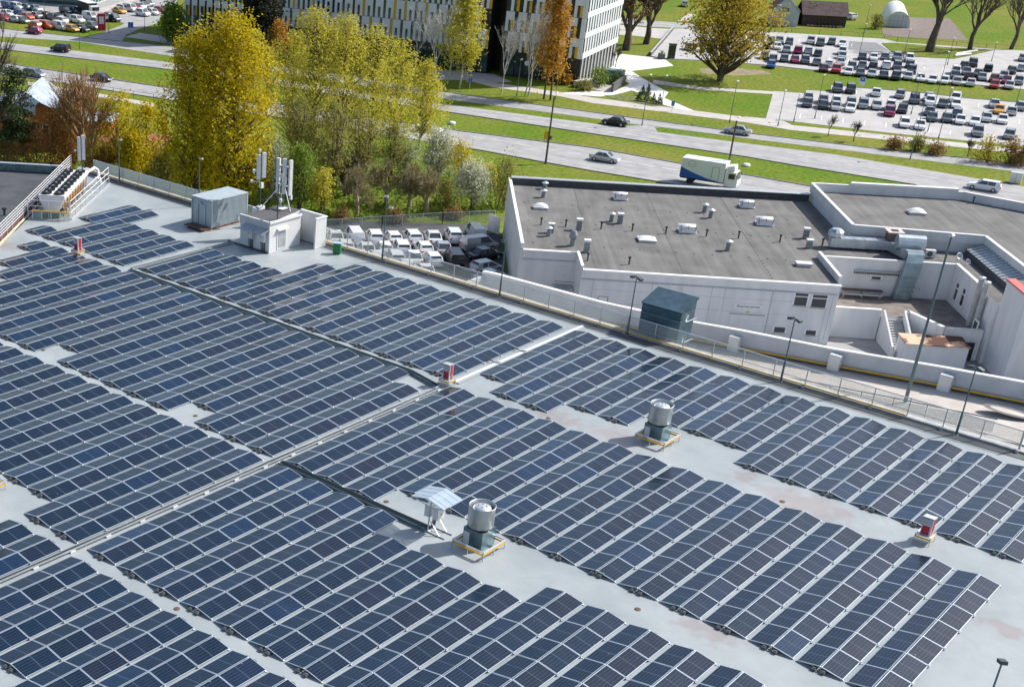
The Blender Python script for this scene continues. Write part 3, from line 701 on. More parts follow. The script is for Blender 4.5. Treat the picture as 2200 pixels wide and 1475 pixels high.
for k in range(2):
    MB().box((-0.2, 0.75 + 1.5 * k, 1.38), (0.32, 0.85, 0.75)).build('switch_box', 'hut_white', r)
    MB().box((-0.37, 0.75 + 1.5 * k, 1.42), (0.02, 0.10, 0.06)).build('handle', 'black_rubber', r)
    MB().box((-0.40, 0.75 + 1.52 * k, 2.0), (0.95, 1.44, 0.04), ry=-0.45).build('box_canopy', 'galv', r)
    for q in range(3): MB().beam((-0.1, 0.5 + 1.5 * k + .22 * q, 1.0), (-0.06, 0.5 + 1.5 * k + .2 * q, 0.1), 0.09, 0.05).build('cable_duct', 'dark_steel', r)
MB().beam((-.12, 0.0, 0.08), (-.12, 5.0, 0.08), 0.14, 0.1).build('cable_channel', 'dark_steel', r)
MB().box((4.0, 2.4, 2.80), (1.3, 0.9, 0.06)).build('roof_pad', 'dark_steel', r)
MB().box((4.1, 2.3, 2.87), (0.9, 0.55, 0.08)).build('anchor_slab', 'offwhite', r)

# ---- antenna masts
def antenna_panel(mb, x, y, z, h, rz, wd=0.32): mb.box((x, y, z + h / 2), (0.20, wd, h), rz)
def mast(base, h, label, panels, dishes, extra=()):
    r = thing('antenna_mast', label, 'antenna mast', base, group='mobile phone antenna masts')
    MB().cyl((0, 0, 0), (0, 0, h), 0.06, 0.05, 8).build('pole', 'dark_steel', r)
    for (x, y, z, ph, rz) in panels:
        a = MB().box((x, y, z + ph / 2), (0.20, 0.34, ph), rz).build('panel_antenna', 'white_paint', r)
        MB().box((x * .5, y * .5, z + ph * .25), (abs(x) + .05, abs(y) + .05, 0.05)).build('bracket', 'galv', a)
        MB().box((x * .5, y * .5, z + ph * .8), (abs(x) + .05, abs(y) + .05, 0.05)).build('bracket', 'galv', a)
    for (x, y, z, rad, az) in dishes:
        c = Vector((x, y, z)); d = Vector((math.cos(az), math.sin(az), 0))
        MB().cyl(c, c + d * 0.2, rad, rad * .96, 14).build('dish', 'white_paint', r, smooth=False)
        MB().beam((0, 0, z), c, 0.05).build('dish_arm', 'galv', r)
    for (x, y, z, sx2, sy2, sz2) in extra: MB().box((x, y, z), (sx2, sy2, sz2)).build('radio_unit', 'offwhite', r)
    return r
b1 = Vector((51.7, 36.6, ROOF))
zt1 = height_to(b1, 322)
mast(b1, zt1 - .1, 'antenna mast with two white panels and small dishes, right beside the container', [(-.28, 0.05, zt1 - 2.7, 2.3, 0), (.05, -.32, zt1 - 2.5, 2.3, 1.2)],
     [(-.35, .45, zt1 - 2.0, .2, 2.4), (-.3, .75, zt1 - 3.0, .16, 2.4), (0, 0.1, zt1 - .1, .17, 2.2)], [(.1, 0, zt1 - 3.3, .3, .3, .5), (0.05, 0.0, zt1 - 5.6, .75, .5, .7), (-.35, .25, zt1 - 5.7, .35, .5, .6)])
b2 = Vector((50.9, 33.0, ROOF + 2.75))
zt2 = height_to(b2, 338)
r = mast(b2, zt2 - .3, 'tripod antenna mast rising from the roof of the white hut', [(-.30, .42, zt2 - 3.3, 3.2, .2), (-.05, -.1, zt2 - 3.3, 3.2, .9), (.3, -.55, zt2 - 3.4, 3.2, 1.4)], [(-.3, -.05, zt2 - 1.6, .22, 3.5)], [(0, -.05, zt2 - 2.1, .3, .3, .6), (.4, -.6, zt2 - 3.6, .2, .2, .4)])
for (dx, dy) in ((-2.6, .6), (-.6, -1.5), (.4, 0.7)):
    MB().cyl((0, 0, zt2 - 2.2), (dx, dy, 0.05), 0.045, n=6).build('stay', 'alu', r)
b3 = P(598, 487, ROOF + 2.75) * 1.0
b3 = Vector((47.6, 30.6, ROOF + 2.75)); zt3 = height_to(b3, 395)
r = mast(b3, zt3, 'thin pole with a small camera and dish on the front edge of the hut roof', [], [(.05, -.15, zt3 * .55, .17, -1.0)])
MB().box((0, 0, zt3 + .05), (0.2, 0.14, 0.12)).build('camera', 'galv', r)
b4 = Vector((52.4, 63.6, ROOF)); zt4 = height_to(b4, 290)
mast(b4, zt4 - .2, 'antenna mast behind the rooftop chiller', [(-.25, .1, zt4 - 2.7, 2.5, 0), (0.05, -.25, zt4 - 2.6, 2.6, 1.0), (0.25, .1, zt4 - 2.6, 2.5, 2.0)], [(-.5, .3, zt4 - 1.6, .12, 2.5)])

# ---- green bin
gb = P(724, 545, ROOF)
r = thing('wheeled_bin', 'green wheeled bin by the roof fence beside the hut', 'bin', gb, 0.5)
MB().prism([(-.27, -.33), (.27, -.33), (.27, .33), (-.27, .33)], 0.08, 0.95).build('body', 'bin_green', r)
MB().box((0, 0, 1.0), (0.66, 0.76, 0.08), ry=0.06).build('lid', mat('bag_blue', (0.35, 0.55, 0.75), 0.5, var=0.2, scale=6), r)
for y in (-.25, .25): MB().cyl((.25, y - .04, .1), (.25, y + .04, .1), .1, n=10).build('wheel', 'black_rubber', r)

# ---- chiller with its platform rails; local frame along the diagonal edge
AZ = math.atan2(.6, .8)
ch = thing('rooftop_chiller', 'white rooftop chiller with two rows of black fans in the far left corner', 'chiller', (LX, LY, ROOF), AZ)
def C2(d, n): return (d, -n)          # local x along the edge, local y to the dark roof side
prof = [(0.95, 2.2), (3.5, 2.2), (3.5, 1.95), (2.75, 0.55), (1.55, 0.55), (0.95, 1.95)]
mb = MB(); k = len(prof)
mb.v += [(9.7, -n_, z_) for n_, z_ in prof] + [(19.4, -n_, z_) for n_, z_ in prof]
for i in range(k): mb.f.append((i, (i + 1) % k, k + (i + 1) % k, k + i)); mb.m.append(0)
mb.f.append(tuple(range(k - 1, -1, -1))); mb.m.append(0); mb.f.append(tuple(range(k, 2 * k))); mb.m.append(0)
mb.build('casing', 'white_paint', ch)
for q in range(8):
    for nn in (1.62, 2.85):
        x = 10.3 + q * 1.19
        sh = MB().lathe((x, -nn, 0), [(0.50, 2.21), (0.50, 2.36), (0.44, 2.36), (0.43, 2.24), (0.0, 2.235)], 16).build('fan_shroud', 'black_rubber', ch)
        MB().box((x, -nn, 2.33), (0.85, 0.07, 0.03), 0.6 + q).box((x, -nn, 2.33), (0.07, 0.85, 0.03), 0.6 + q).build('fan_guard', 'dark_steel', sh)
        MB().box((x, -nn, 2.36), (0.2, 0.2, 0.05), .4).build('motor', 'galv', sh)
for q in range(9):
    MB().beam((10.2 + q * 1.1, -3.2, 0), (10.2 + q * 1.1, -3.35, 1.7), 0.08).build('frame_leg', 'orange_rust', ch)
    MB().box((10.7 + q * 1.0, -3.12, 1.15), (0.7, 0.05, 0.9)).build('coil', mat('coil_copper', (0.42, 0.24, 0.08), 0.5, 0.4, var=0.4, scale=4) if 'coil_copper' not in MATS else 'coil_copper', ch)
MB().box((14.5, -2.1, 0.25), (9.8, 1.6, 0.3)).build('base_frame', 'dark_steel', ch)
MB().tube([(19.5, -3.2, 1.9), (21.5, -3.6, 2.0), (22.2, -3.8, 1.6), (22.2, -3.9, 0.2)], 0.14, 8).build('pipe', 'white_paint', ch, smooth=True)
MB().tube([(20.5, -3.9, 1.2), (21.4, -4.2, 1.0), (21.4, -4.2, 0.1)], 0.12, 8).build('pipe', 'white_paint', ch, smooth=True)
def railing(name, label, pts, h, nr, parent_rz=0.0, ypanel=None, base=None):
    r = thing(name, label, 'railing', (LX, LY, ROOF), AZ)
    for a, e in zip(pts[:-1], pts[1:]):
        a = Vector(a); e = Vector(e); L_ = (e - a).length; n_ = max(1, int(round(L_ / 1.7)))
        for k in range(n_ + 1):
            c = a + (e - a) * (k / n_); MB().beam(c, c + Vector((0, 0, h)), 0.06).build('post', 'alu', r)
        for k in range(nr):
            z_ = h - k * (h * .62 / max(1, nr - 1)) if nr > 1 else h
            MB().cyl(a + Vector((0, 0, z_)), e + Vector((0, 0, z_)), 0.032, n=6).build('rail', 'white_paint', r)
        if ypanel:
            for k in range(n_):
                c0 = a + (e - a) * ((k + .08) / n_); c1 = a + (e - a) * ((k + .92) / n_)
                MB().beam(c0 + Vector((0, .05, .45)), c1 + Vector((0, .05, .45)), 0.03, 0.38).build('kick_panel', ypanel, r)
        if base: MB().beam(a + Vector((0, -.1, .08)), e + Vector((0, -.1, .08)), 0.14, 0.14).build('kerb_beam', base, r)
    return r
mat('pale_beam', (0.70, 0.62, 0.42), 0.6, var=0.15, scale=1.5)
mat('maroon', (0.16, 0.05, 0.05), 0.7, var=0.2, scale=2)
railing('edge_railing', 'white multi bar railing with dark red kick panels along the diagonal left roof edge', [(-14, 0.25, 0), (27.6, 0.35, 0)], 1.68, 5, ypanel='maroon', base='pale_beam')
railing('platform_railing', 'white railing on the right side of the chiller, stepping down to the fence', [(9.5, -4.05, 0), (23.0, -4.75, 0)], 1.75, 3, base='alu')
railing('platform_railing', 'short white railing across the near end of the chiller', [(9.3, 0.0, 0), (9.3, -4.0, 0)], 1.75, 3)
r = thing('mesh_guard', 'low mesh guard with a yellow bar below the near end of the chiller', 'guard rail', (LX, LY, ROOF), AZ)
MB().beam((9.0, -.5, .85), (8.9, -4.1, .85), 0.10).build('yellow_bar', 'yellow_paint', r)
MB().box((9.0, -2.3, .42), (0.03, 3.5, 0.8)).build('mesh', 'wire_mesh', r)
for k in range(5): MB().beam((9.0, -.5 - .9 * k, 0), (9.0, -.5 - .9 * k, .85), 0.05).build('post', 'alu', r)

# ---- dark neighbouring roof
nb = thing('dark_roof_building', 'neighbouring building with a dark grey flat roof at the left edge', 'building', (LX, LY, 0), AZ)
MB().prism([(-110, 0.55), (26.6, 0.6), (26.0, 70), (-110, 70)], ROOF - .5, ROOF - .12).build('roof', mat('dark_felt', (0.07, 0.075, 0.085), 0.9, var=0.25, scale=0.5), nb)
MB().prism([(-109, 1.0), (26.2, 1.0), (25.7, 69), (-109, 69)], 0, ROOF - .51).build('wall', 'offwhite', nb)
MB().beam((26.4, 0.9, ROOF + .3), (25.9, 69, ROOF + .3), 0.35, 0.8).build('parapet', 'teal_steel', nb)
for k in range(26): MB().box((26.4 - .007 * k, 1.6 + k * 1.3, ROOF + .73), (0.5, 1.24, 0.06)).build('coping', 'alu', nb)
e_ = P(10, 462, ROOF - .1)
vb = thing('roof_vent', 'small dark vent on the dark neighbouring roof', 'vent', e_)
MB().cyl((0, 0, 0), (0, 0, .55), .14, .12, 8).build('pipe', 'dark_steel', vb); MB().lathe((0, 0, .55), [(.24, 0), (.24, .12), (0, .2)], 10).build('cap', 'black_rubber', vb)
# ------------------------------------------------------------------ ramp beside the solar roof
mat('ramp_concrete', (0.56, 0.51, 0.46), 0.85, var=0.12, scale=0.6, detail=6)
mat('ramp_wall', (0.55, 0.58, 0.62), 0.8, var=0.10, scale=0.5, detail=6)
ramp = thing('car_ramp', 'pale concrete car ramp with a solid side wall behind the roof fence', 'ramp', (58, 0, 0))
RX0, RX1 = 54.3 - 58, 62.0 - 58
zf = [(18, 7.6), (6, 9.0), (-7.6, 10.35), (-22.3, 11.85), (-31, 12.62), (-70, 12.66)]
wt = [(18, 10.6), (16.8, 10.7), (5.7, 10.9), (-2.3, 11.4), (-7.2, 11.9), (-14.1, 12.45), (-22.1, 13.35), (-27.4, 13.85), (-36, 14.2), (-70, 14.2)]
def lerp(tab, y):
    for (y0, a), (y1, b_) in zip(tab[:-1], tab[1:]):
        if y1 <= y <= y0: return a + (b_ - a) * (y0 - y) / (y0 - y1)
    return tab[-1][1]
mb = MB()
for (ya, za), (yb, zb) in zip(zf[:-1], zf[1:]):
    mb.v += [(RX0, ya, za), (RX1, ya, za), (RX1, yb, zb), (RX0, yb, zb)]; n = len(mb.v); mb.f.append((n - 1, n - 2, n - 3, n - 4)); mb.m.append(0)
    mb.v += [(RX0, ya, za - .5), (RX1, ya, za - .5), (RX1, yb, zb - .5), (RX0, yb, zb - .5)]; n = len(mb.v); mb.f.append((n - 4, n - 3, n - 2, n - 1)); mb.m.append(0)
mb.build('deck', 'ramp_concrete', ramp)
for (ya, za), (yb, zb) in zip(wt[:-1], wt[1:]):
    MB().prism([(RX1, ya), (RX1 + .3, ya), (RX1 + .3, yb), (RX1, yb)], [0, 0, 0, 0], [za, za, zb, zb]).build('side_wall', 'ramp_wall', ramp)
    MB().prism([(RX1 - .05, ya), (RX1 + .36, ya), (RX1 + .36, yb), (RX1 - .05, yb)], [za + .003, za + .003, zb + .003, zb + .003], [za + .09, za + .09, zb + .09, zb + .09]).build('coping', 'plaza', ramp)
MB().prism([(RX0 + 2.5, 17.7), (RX1, 17.7), (RX1, 18.0), (RX0 + 2.5, 18.0)], 0, 10.3).build('end_wall', 'offwhite', ramp)
for a, c in zip(zf[1:-1], zf[2:]):
    MB().cyl((RX1 - .25, a[0], a[1] + .30), (RX1 - .25, c[0], c[1] + .30), 0.07, n=8).build('yellow_pipe', 'yellow_paint', ramp)
    MB().prism([(RX1 - .12, a[0]), (RX1 - .02, a[0]), (RX1 - .02, c[0]), (RX1 - .12, c[0])], [a[1], a[1], c[1], c[1]], [a[1] + .2, a[1] + .2, c[1] + .2, c[1] + .2]).build('drain_strip', 'gutter', ramp)
for px, py in ((1577, 740), (1793, 780), (2031, 822)):
    d = _m @ Vector(((px - PPX) / FPX, -(py - PPY) / FPX, -1.0)); tt = (61.6 - CAM_LOC[0]) / d.x; y = CAM_LOC[1] + tt * d.y
    z = lerp(zf, y); MB().box((RX1 - .32, y, z + .62), (0.6, 0.85, 1.25)).build('pier', 'offwhite', ramp)
# inner guard rail of the ramp with white panels
ir = thing('ramp_guard_rail', 'white panelled guard rail with dark top bar on the near side of the ramp', 'railing', (55.0, -10, 0))
yy = [-6.0 - 2.2 * k for k in range(11)]
for a, c in zip(yy[:-1], yy[1:]):
    za, zc = lerp(zf, a), lerp(zf, c)
    MB().beam((0, a + 10, za + 1.1), (0, c + 10, zc + 1.1), 0.06).build('top_bar', 'dark_steel', ir)
    MB().beam((0, a + 10, za), (0, a + 10, za + 1.1), 0.05).build('post', 'dark_steel', ir)
    MB().prism([(-.02, a + 10 - .08), (.02, a + 10 - .08), (.02, c + 10 + .08), (-.02, c + 10 + .08)], [za + .1, za + .1, zc + .1, zc + .1], [za + .95, za + .95, zc + .95, zc + .95]).build('panel', 'fine_net', ir)
struct(MB().prism([(53.25, -72), (53.25, -30.6), (54.35, -30.6), (54.35, -72)], ROOF - .5, ROOF - .02).build('roof_deck', 'ramp_concrete'))
# blue-grey sheet metal shaft
r = thing('metal_shaft', 'tall blue grey sheet metal shaft with pitched lid behind the roof fence', 'shaft', (53.4, -4.0, ROOF))
mat('shaft_blue', (0.075, 0.135, 0.175), 0.42, 0.45, var=0.22, scale=1.3)
MB().box((1.15, 0, 0.0), (2.2, 3.3, 4.9)).build('casing', 'shaft_blue', r)
mb = MB(); y0, y1 = -1.75, 1.75
mb.poly([(-.05, y0, 2.46), (-.05, y1, 2.46), (2.4, y1, 3.15), (2.4, y0, 3.15)][::-1]); mb.poly([(-.05, y0, 2.40), (-.05, y1, 2.40), (2.4, y1, 3.09), (2.4, y0, 3.09)])
mb.build('lid', 'shaft_blue', r)
mb = MB(); mb.poly([(0.05, y0 + .1, 2.4), (2.25, y0 + .1, 2.4), (2.25, y0 + .1, 3.06)]); mb.poly([(0.05, y1 - .1, 2.4), (2.25, y1 - .1, 3.06), (2.25, y1 - .1, 2.4)]); mb.build('gable', 'shaft_blue', r)
MB().box((0.02, 0, 1.7), (0.06, 3.34, 0.08)).build('joint_band', 'teal_steel', r)
MB().box((0.02, 0, -.3), (0.06, 3.34, 0.06)).build('joint_band', 'teal_steel', r)
for z in (1.5, -.2): MB().beam((1.0, -1.66, z), (2.0, -2.0, z + .2), 0.05).build('bracket', 'alu', r)
# tall pole on the ramp
pb = P(1945, 862, 11.8); ph = height_to(pb, 508)
r = thing('tall_pole', 'very tall tapered steel pole standing on the ramp', 'pole', pb)
MB().cyl((0, 0, 0), (0, 0, ph * .45), 0.13, 0.10, 10).cyl((0, 0, ph * .45), (0, 0, ph), 0.09, 0.06, 10).build('pole', 'pole_grey', r)
MB().lathe((0, 0, ph), [(0.16, 0), (0.2, .12), (0.1, .2), (0, .22)], 10).build('cap', 'alu', r)
mk = struct(MB().lathe((0, 0, 0), [(1.0, 0.0), (1.0, 0.006)], 24).build('road_marking', mat('worn_paint', (0.16, 0.16, 0.17), 0.85, var=0.2, scale=1.5)))
mk.location = P(2168, 884, 12.62) + Vector((0, 0, .01)); mk.scale = (0.75, 1.7, 1)
mk = struct(MB().lathe((0, 0, 0), [(1.0, 0.0), (1.0, 0.006)], 24).build('road_marking', 'ramp_concrete')); mk.location = P(2168, 884, 12.62) + Vector((0, 0, .018)); mk.scale = (0.40, 1.25, 1)

# ------------------------------------------------------------------ white workshop building (own axes s, t)
WO = Vector((81.9, 26.5)); WU = Vector((.6, -.8)); WV = Vector((.8, .6)); WAZ = math.atan2(-.8, .6)
wb = thing('workshop_building', 'long white workshop building with grey felt roofs between the solar roof and the road', 'building', (WO.x, WO.y, 0), WAZ)
# local x = s, local y = t
def on_t(px, py, tt):
    d = _m @ Vector(((px - PPX) / FPX, -(py - PPY) / FPX, -1.0)); c = Vector(CAM_LOC)
    o = WO + WV * tt; k = ((o - c.xy).dot(WV)) / d.xy.dot(WV); p = c + d * k
    return (p.xy - WO).dot(WU), p.z
def on_s(px, py, ss):
    d = _m @ Vector(((px - PPX) / FPX, -(py - PPY) / FPX, -1.0)); c = Vector(CAM_LOC)
    o = WO + WU * ss; k = ((o - c.xy).dot(WU)) / d.xy.dot(WU); p = c + d * k
    return (p.xy - WO).dot(WV), p.z
def ST(px, py, z): p = P(px, py, z).xy - WO; return p.dot(WU), p.dot(WV)
m, t, b = newmat('bitumen')
b.inputs['Roughness'].default_value = 0.9
tc = t.nodes.new('ShaderNodeTexCoord'); sx = t.nodes.new('ShaderNodeSeparateXYZ'); t.links.new(tc.outputs['Object'], sx.inputs[0])
n1 = t.nodes.new('ShaderNodeTexNoise'); n1.inputs['Scale'].default_value = 0.35; n1.inputs['Detail'].default_value = 8; t.links.new(tc.outputs['Object'], n1.inputs['Vector'])
mpn = t.nodes.new('ShaderNodeMapping'); mpn.inputs['Scale'].default_value = (1.6, 0.10, 1); t.links.new(tc.outputs['Object'], mpn.inputs[0])
n2 = t.nodes.new('ShaderNodeTexNoise'); n2.inputs['Scale'].default_value = 1.0; n2.inputs['Detail'].default_value = 4; t.links.new(mpn.outputs[0], n2.inputs['Vector'])
av = mth('ADD', mth('MULTIPLY', n1.outputs['Fac'], 0.5), mth('MULTIPLY', n2.outputs['Fac'], 0.5))
rp = t.nodes.new('ShaderNodeValToRGB'); rp.color_ramp.elements[0].position = 0.36; rp.color_ramp.elements[1].position = 0.64
rp.color_ramp.elements[0].color = (0.115, 0.112, 0.107, 1); rp.color_ramp.elements[1].color = (0.20, 0.195, 0.187, 1)
t.links.new(av, rp.inputs[0])
mx = t.nodes.new('ShaderNodeMix'); mx.data_type = 'RGBA'; t.links.new(mth('MULTIPLY', line_mask(sx.outputs[0], 1.0, 0.05), 0.18), mx.inputs[0])
t.links.new(rp.outputs[0], mx.inputs[6]); mx.inputs[7].default_value = (0.10, 0.10, 0.10, 1); t.links.new(mx.outputs[2], b.inputs['Base Color'])
m, t, b = newmat('plaster')
b.inputs['Roughness'].default_value = 0.8
tc = t.nodes.new('ShaderNodeTexCoord'); mpn = t.nodes.new('ShaderNodeMapping'); mpn.inputs['Scale'].default_value = (1.2, 1.2, 0.25); t.links.new(tc.outputs['Object'], mpn.inputs[0])
n1 = t.nodes.new('ShaderNodeTexNoise'); n1.inputs['Scale'].default_value = 0.8; n1.inputs['Detail'].default_value = 7; t.links.new(mpn.outputs[0], n1.inputs['Vector'])
rp = t.nodes.new('ShaderNodeValToRGB'); rp.color_ramp.elements[0].position = 0.25; rp.color_ramp.elements[1].position = 0.6
rp.color_ramp.elements[0].color = (0.63, 0.64, 0.65, 1); rp.color_ramp.elements[1].color = (0.76, 0.765, 0.77, 1)
t.links.new(n1.outputs['Fac'], rp.inputs[0]); t.links.new(rp.outputs[0], b.inputs['Base Color'])
def vol(poly, z0, z1, roofz=None, rm='bitumen', wm='plaster'):
    mbv = MB().prism(poly, z0, z1, top=0); mbv.f.pop(-2); mbv.m.pop(-2)
    mbv.build('wall', wm, wb)
    rz_ = z1 if roofz is None else roofz
    return MB().poly([(p[0], p[1], rz_ - .002) for p in (poly if sum(poly[i][0] * poly[(i + 1) % len(poly)][1] - poly[(i + 1) % len(poly)][0] * poly[i][1] for i in range(len(poly))) > 0 else poly[::-1])]).build('roof', rm, wb)
def coping(a, c, z0, z1, wd=0.3, m_='plaza', inner=None):
    MB().beam((a[0], a[1], z1 + .03), (c[0], c[1], z1 + .03), wd + .06, 0.06).build('coping', m_, wb)
    MB().beam((a[0], a[1], (z0 + z1) / 2), (c[0], c[1], (z0 + z1) / 2), wd, z1 - z0).build('parapet', inner or 'plaster', wb)
main = [(0, 0.7), (6.0, 0.7), (6.0, -5.0), (31.8, -5.0), (31.8, 4.4), (46.0, 4.4), (46.0, -7.4), (50.2, -7.4), (50.2, 9.6), (36.6, 10.6), (36.6, 28.6), (0, 28.6)]
vol(main, 0, 6.45)
MB().beam((0.15, 0.8, 6.75), (0.15, 28.6, 6.75), 0.3, 0.6).build('parapet', 'plaster', wb); MB().beam((0.15, 0.75, 7.08), (0.15, 28.7, 7.08), 0.36, 0.06).build('coping', 'plaza', wb)
MB().beam((0.3, 28.4, 6.85), (36.5, 28.4, 6.85), 0.4, 0.8).build('parapet', 'felt', wb); MB().beam((0.3, 28.4, 7.29), (36.5, 28.4, 7.29), 0.9, 0.08).build('coping', 'galv', wb)  # back parapet coloured dark to paint in the shade on its inner face
# thin eaves of the front
for a, c in (((0.3, 0.75), (6.0, 0.75)), ((6.05, -4.95), (31.8, -4.95))):
    MB().beam((a[0], a[1] - .1, 6.42), (c[0], c[1] - .1, 6.42), 0.5, 0.16).build('eaves', 'white_paint', wb)
    MB().cyl((a[0], a[1] - .12, 5.45), (c[0], c[1] - .12, 5.45), 0.06, n=6).build('gutter_pipe', 'galv', wb)
coping((6.0, -4.9), (6.0, 0.6), 6.45, 6.75, 0.24)
coping((31.8, -4.2), (31.8, 4.3), 6.45, 7.1, 0.26)
coping((31.95, 4.4), (46.0, 4.4), 6.45, 6.62, 0.3)
coping((46.0, 4.2), (46.0, -4.0), 6.45, 6.75, 0.3)
# higher block on the right
hb = [(36.7, 10.7), (50.2, 9.4), (50.4, -7.2), (64, -7.2), (64, 22.0), (54.5, 28.7), (36.7, 28.9)]
vol(hb, 0.2, 7.55)
for a, c in zip(hb, hb[1:] + hb[:1]):
    if a == (50.4, -7.2) : continue
    aa, cc = Vector(a), Vector(c)
    coping(aa, cc, 7.5, 8.5, 0.32)
MB().box((47.5, 28.9, 8.72), (12.5, 0.7, 0.28)).build('coping_cover', 'white_paint', wb)
# lean-to with ribbed metal sheets
lt = MB(); lt.poly([(48.3, 8.9, 7.15), (48.3, -4.5, 7.15), (50.2, -4.5, 7.75), (50.2, 9.2, 7.75)]).build('lean_to_roof', 'galv', wb)
for k in range(17): MB().beam((48.25, 8.6 - k * .8, 7.2), (50.1, 8.6 - k * .8, 7.8), 0.06, 0.06).build('sheet_rib', 'teal_steel', wb)
MB().box((48.4, 2.2, 6.8), (0.1, 13.2, 0.66)).build('lean_to_wall', 'felt', wb)
# tower at the right edge
vol([(46.3, -12.6), (62, -12.6), (62, -7.5), (46.3, -7.5)], 0, 8.9)
MB().beam((46.5, -12.7, 9.0), (46.5, -7.6, 9.0), 0.9, 0.16).build('red_coping', mat('roof_red', (0.62, 0.16, 0.14), 0.6, var=0.1), wb)
MB().box((52, -12.75, 2.0), (6.5, 0.2, 3.6)).build('glazing', 'glass_green', wb)
for k in range(7): MB().box((48.9 + k * 1.05, -12.88, 2.0), (0.08, 0.1, 3.6)).build('mullion', 'dark_steel', wb)
MB().box((52.5, -13.9, 4.4), (8, 2.2, 1.2)).build('canopy', 'plaster', wb)
# terrace, stair, shed
TZ = 2.65
mbv = MB().prism([(31.9, -2.0), (37.4, -2.0), (37.4, -2.6), (39.7, -2.6), (40.0, -1.9), (42.2, -6.4), (45.95, -6.4), (45.95, 4.35), (31.9, 4.35)], 0.05, TZ, mi=0, top=1)
mbv.build('terrace', ['plaster', mat('terrace_felt', (0.22, 0.19, 0.17), 0.95, var=0.25, scale=0.8)], wb)
def lowwall(a, c, z0=0.05, z1=3.25, wd=0.25):
    MB().beam((a[0], a[1], (z0 + z1) / 2), (c[0], c[1], (z0 + z1) / 2), wd, z1 - z0).build('low_wall', 'plaster', wb)
    MB().beam((a[0], a[1], z1 + .03), (c[0], c[1], z1 + .03), wd + .2, 0.07).build('coping', 'plaza', wb)
lowwall((31.9, -2.2), (37.3, -2.2)); lowwall((39.9, -1.9), (42.2, -6.5)); lowwall((42.3, -6.55), (45.9, -6.55))
lowwall((39.85, -1.95), (39.85, -2.5))
ns = 15
for k in range(ns):
    MB().box((38.45, -2.75 - k * .33, TZ - (k + 1) * TZ / (ns + 1) - .1), (1.7, 0.36, 0.2)).build('stair_step', 'concrete', wb)
for s_ in (37.45, 39.5):
    MB().prism([(s_ - .1, -2.6), (s_ + .1, -2.6), (s_ + .1, -7.9), (s_ - .1, -7.9)], 0, [TZ + .75, TZ + .75, .8, .8]).build('stair_wall', 'plaster', wb)
for k in range(3): MB().beam((37.5 + k * .9, -8.2, 0), (37.2 + k * .9, -7.9, 1.3), 0.06).build('hand_rail', 'alu', wb)
MB().prism([(37.75, -9.6), (43.75, -9.6), (43.75, -7.1), (37.75, -7.1)], 0, 2.35).build('shed_wall', 'plaster', wb)
MB().prism([(37.65, -9.75), (43.85, -9.75), (43.85, -7.05), (37.65, -7.05)], [2.36, 2.36, 2.5, 2.5], [2.45, 2.45, 2.6, 2.6]).build('shed_roof', mat('shed_felt', (0.16, 0.07, 0.05), 0.9, var=0.3, scale=0.45, col2=(0.62, 0.40, 0.27), fac=(0.44, 0.56)), wb)
MB().box((44.9, -6.75, 1.0), (0.95, 0.06, 1.9)).build('doorway', 'black_rubber', wb)
# table against the recess wall
MB().box((36.9, 3.6, TZ + .75), (4.2, 0.8, 0.06)).build('bench_top', 'wood_brown', wb)
for s_ in (35.0, 36.9, 38.8): MB().box((s_, 3.5, TZ + .37), (0.1, 0.6, 0.74)).build('bench_leg', 'concrete', wb)
MB().box((36.9, 2.95, TZ + .42), (4.0, 0.25, 0.05)).build('bench_seat', 'offwhite', wb)
# openings of the front facade
def window(tt, x0, y0, x1, y1, split=False, gm_='glass_dark'):
    s0, za = on_t(x0, y0, tt); s1, zb = on_t(x1, y1, tt)
    za, zb = max(za, zb), min(za, zb)
    f_ = MB().box(((s0 + s1) / 2, tt - .03, (za + zb) / 2), (s1 - s0 + .16, 0.08, za - zb + .16)).build('window', 'white_paint', wb); s0 += .12; s1 -= .12; za -= .06; zb += .06
    if split:
        z_ = za - (za - zb) * .28
        MB().box(((s0 + s1) / 2, tt - .08, (za + z_) / 2 + .03), (s1 - s0, 0.03, za - z_ - .06)).build('pane', gm_, f_)
        MB().box(((s0 + s1) / 2, tt - .08, (zb + z_) / 2 - .02), (s1 - s0, 0.03, z_ - zb - .06)).build('pane', gm_, f_)
    else: MB().box(((s0 + s1) / 2, tt - .08, (za + zb) / 2), (s1 - s0, 0.03, za - zb)).build('pane', gm_, f_)
    MB().box(((s0 + s1) / 2, tt - .12, zb - .1), (s1 - s0 + .3, 0.2, 0.05)).build('sill', 'galv', f_)
window(-5.0, 1708, 627, 1733, 658, True); window(-5.0, 1745, 631, 1774, 662, True)
window(-5.0, 1662, 700, 1687, 715); window(-5.0, 1730, 707, 1753, 721)
window(4.4, 1871, 592, 1893, 601)
s0, za = on_t(1570, 674, -5.0); s1, _ = on_t(1633, 714, -5.0)
gd = MB().box(((s0 + s1) / 2, -5.03, za / 2), (s1 - s0, 0.06, za)).build('garage_door', 'offwhite', wb)
for k in range(5): MB().box(((s0 + s1) / 2, -5.07, za * (k + .5) / 5), (s1 - s0 - .06, 0.03, za / 5 - .03)).build('door_panel', 'offwhite', gd)
MB().box(((s0 + s1) / 2, -5.04, za + .06), (s1 - s0 + .2, 0.1, 0.1)).build('door_header', 'concrete', wb)
s0, z0_ = on_t(1580, 654, -5.0); s1, z1_ = on_t(1634, 668, -5.0)
sg = MB().box(((s0 + s1) / 2, -5.04, 3.62), (2.75, 0.06, 0.5)).build('sign_board', 'white_paint', wb)
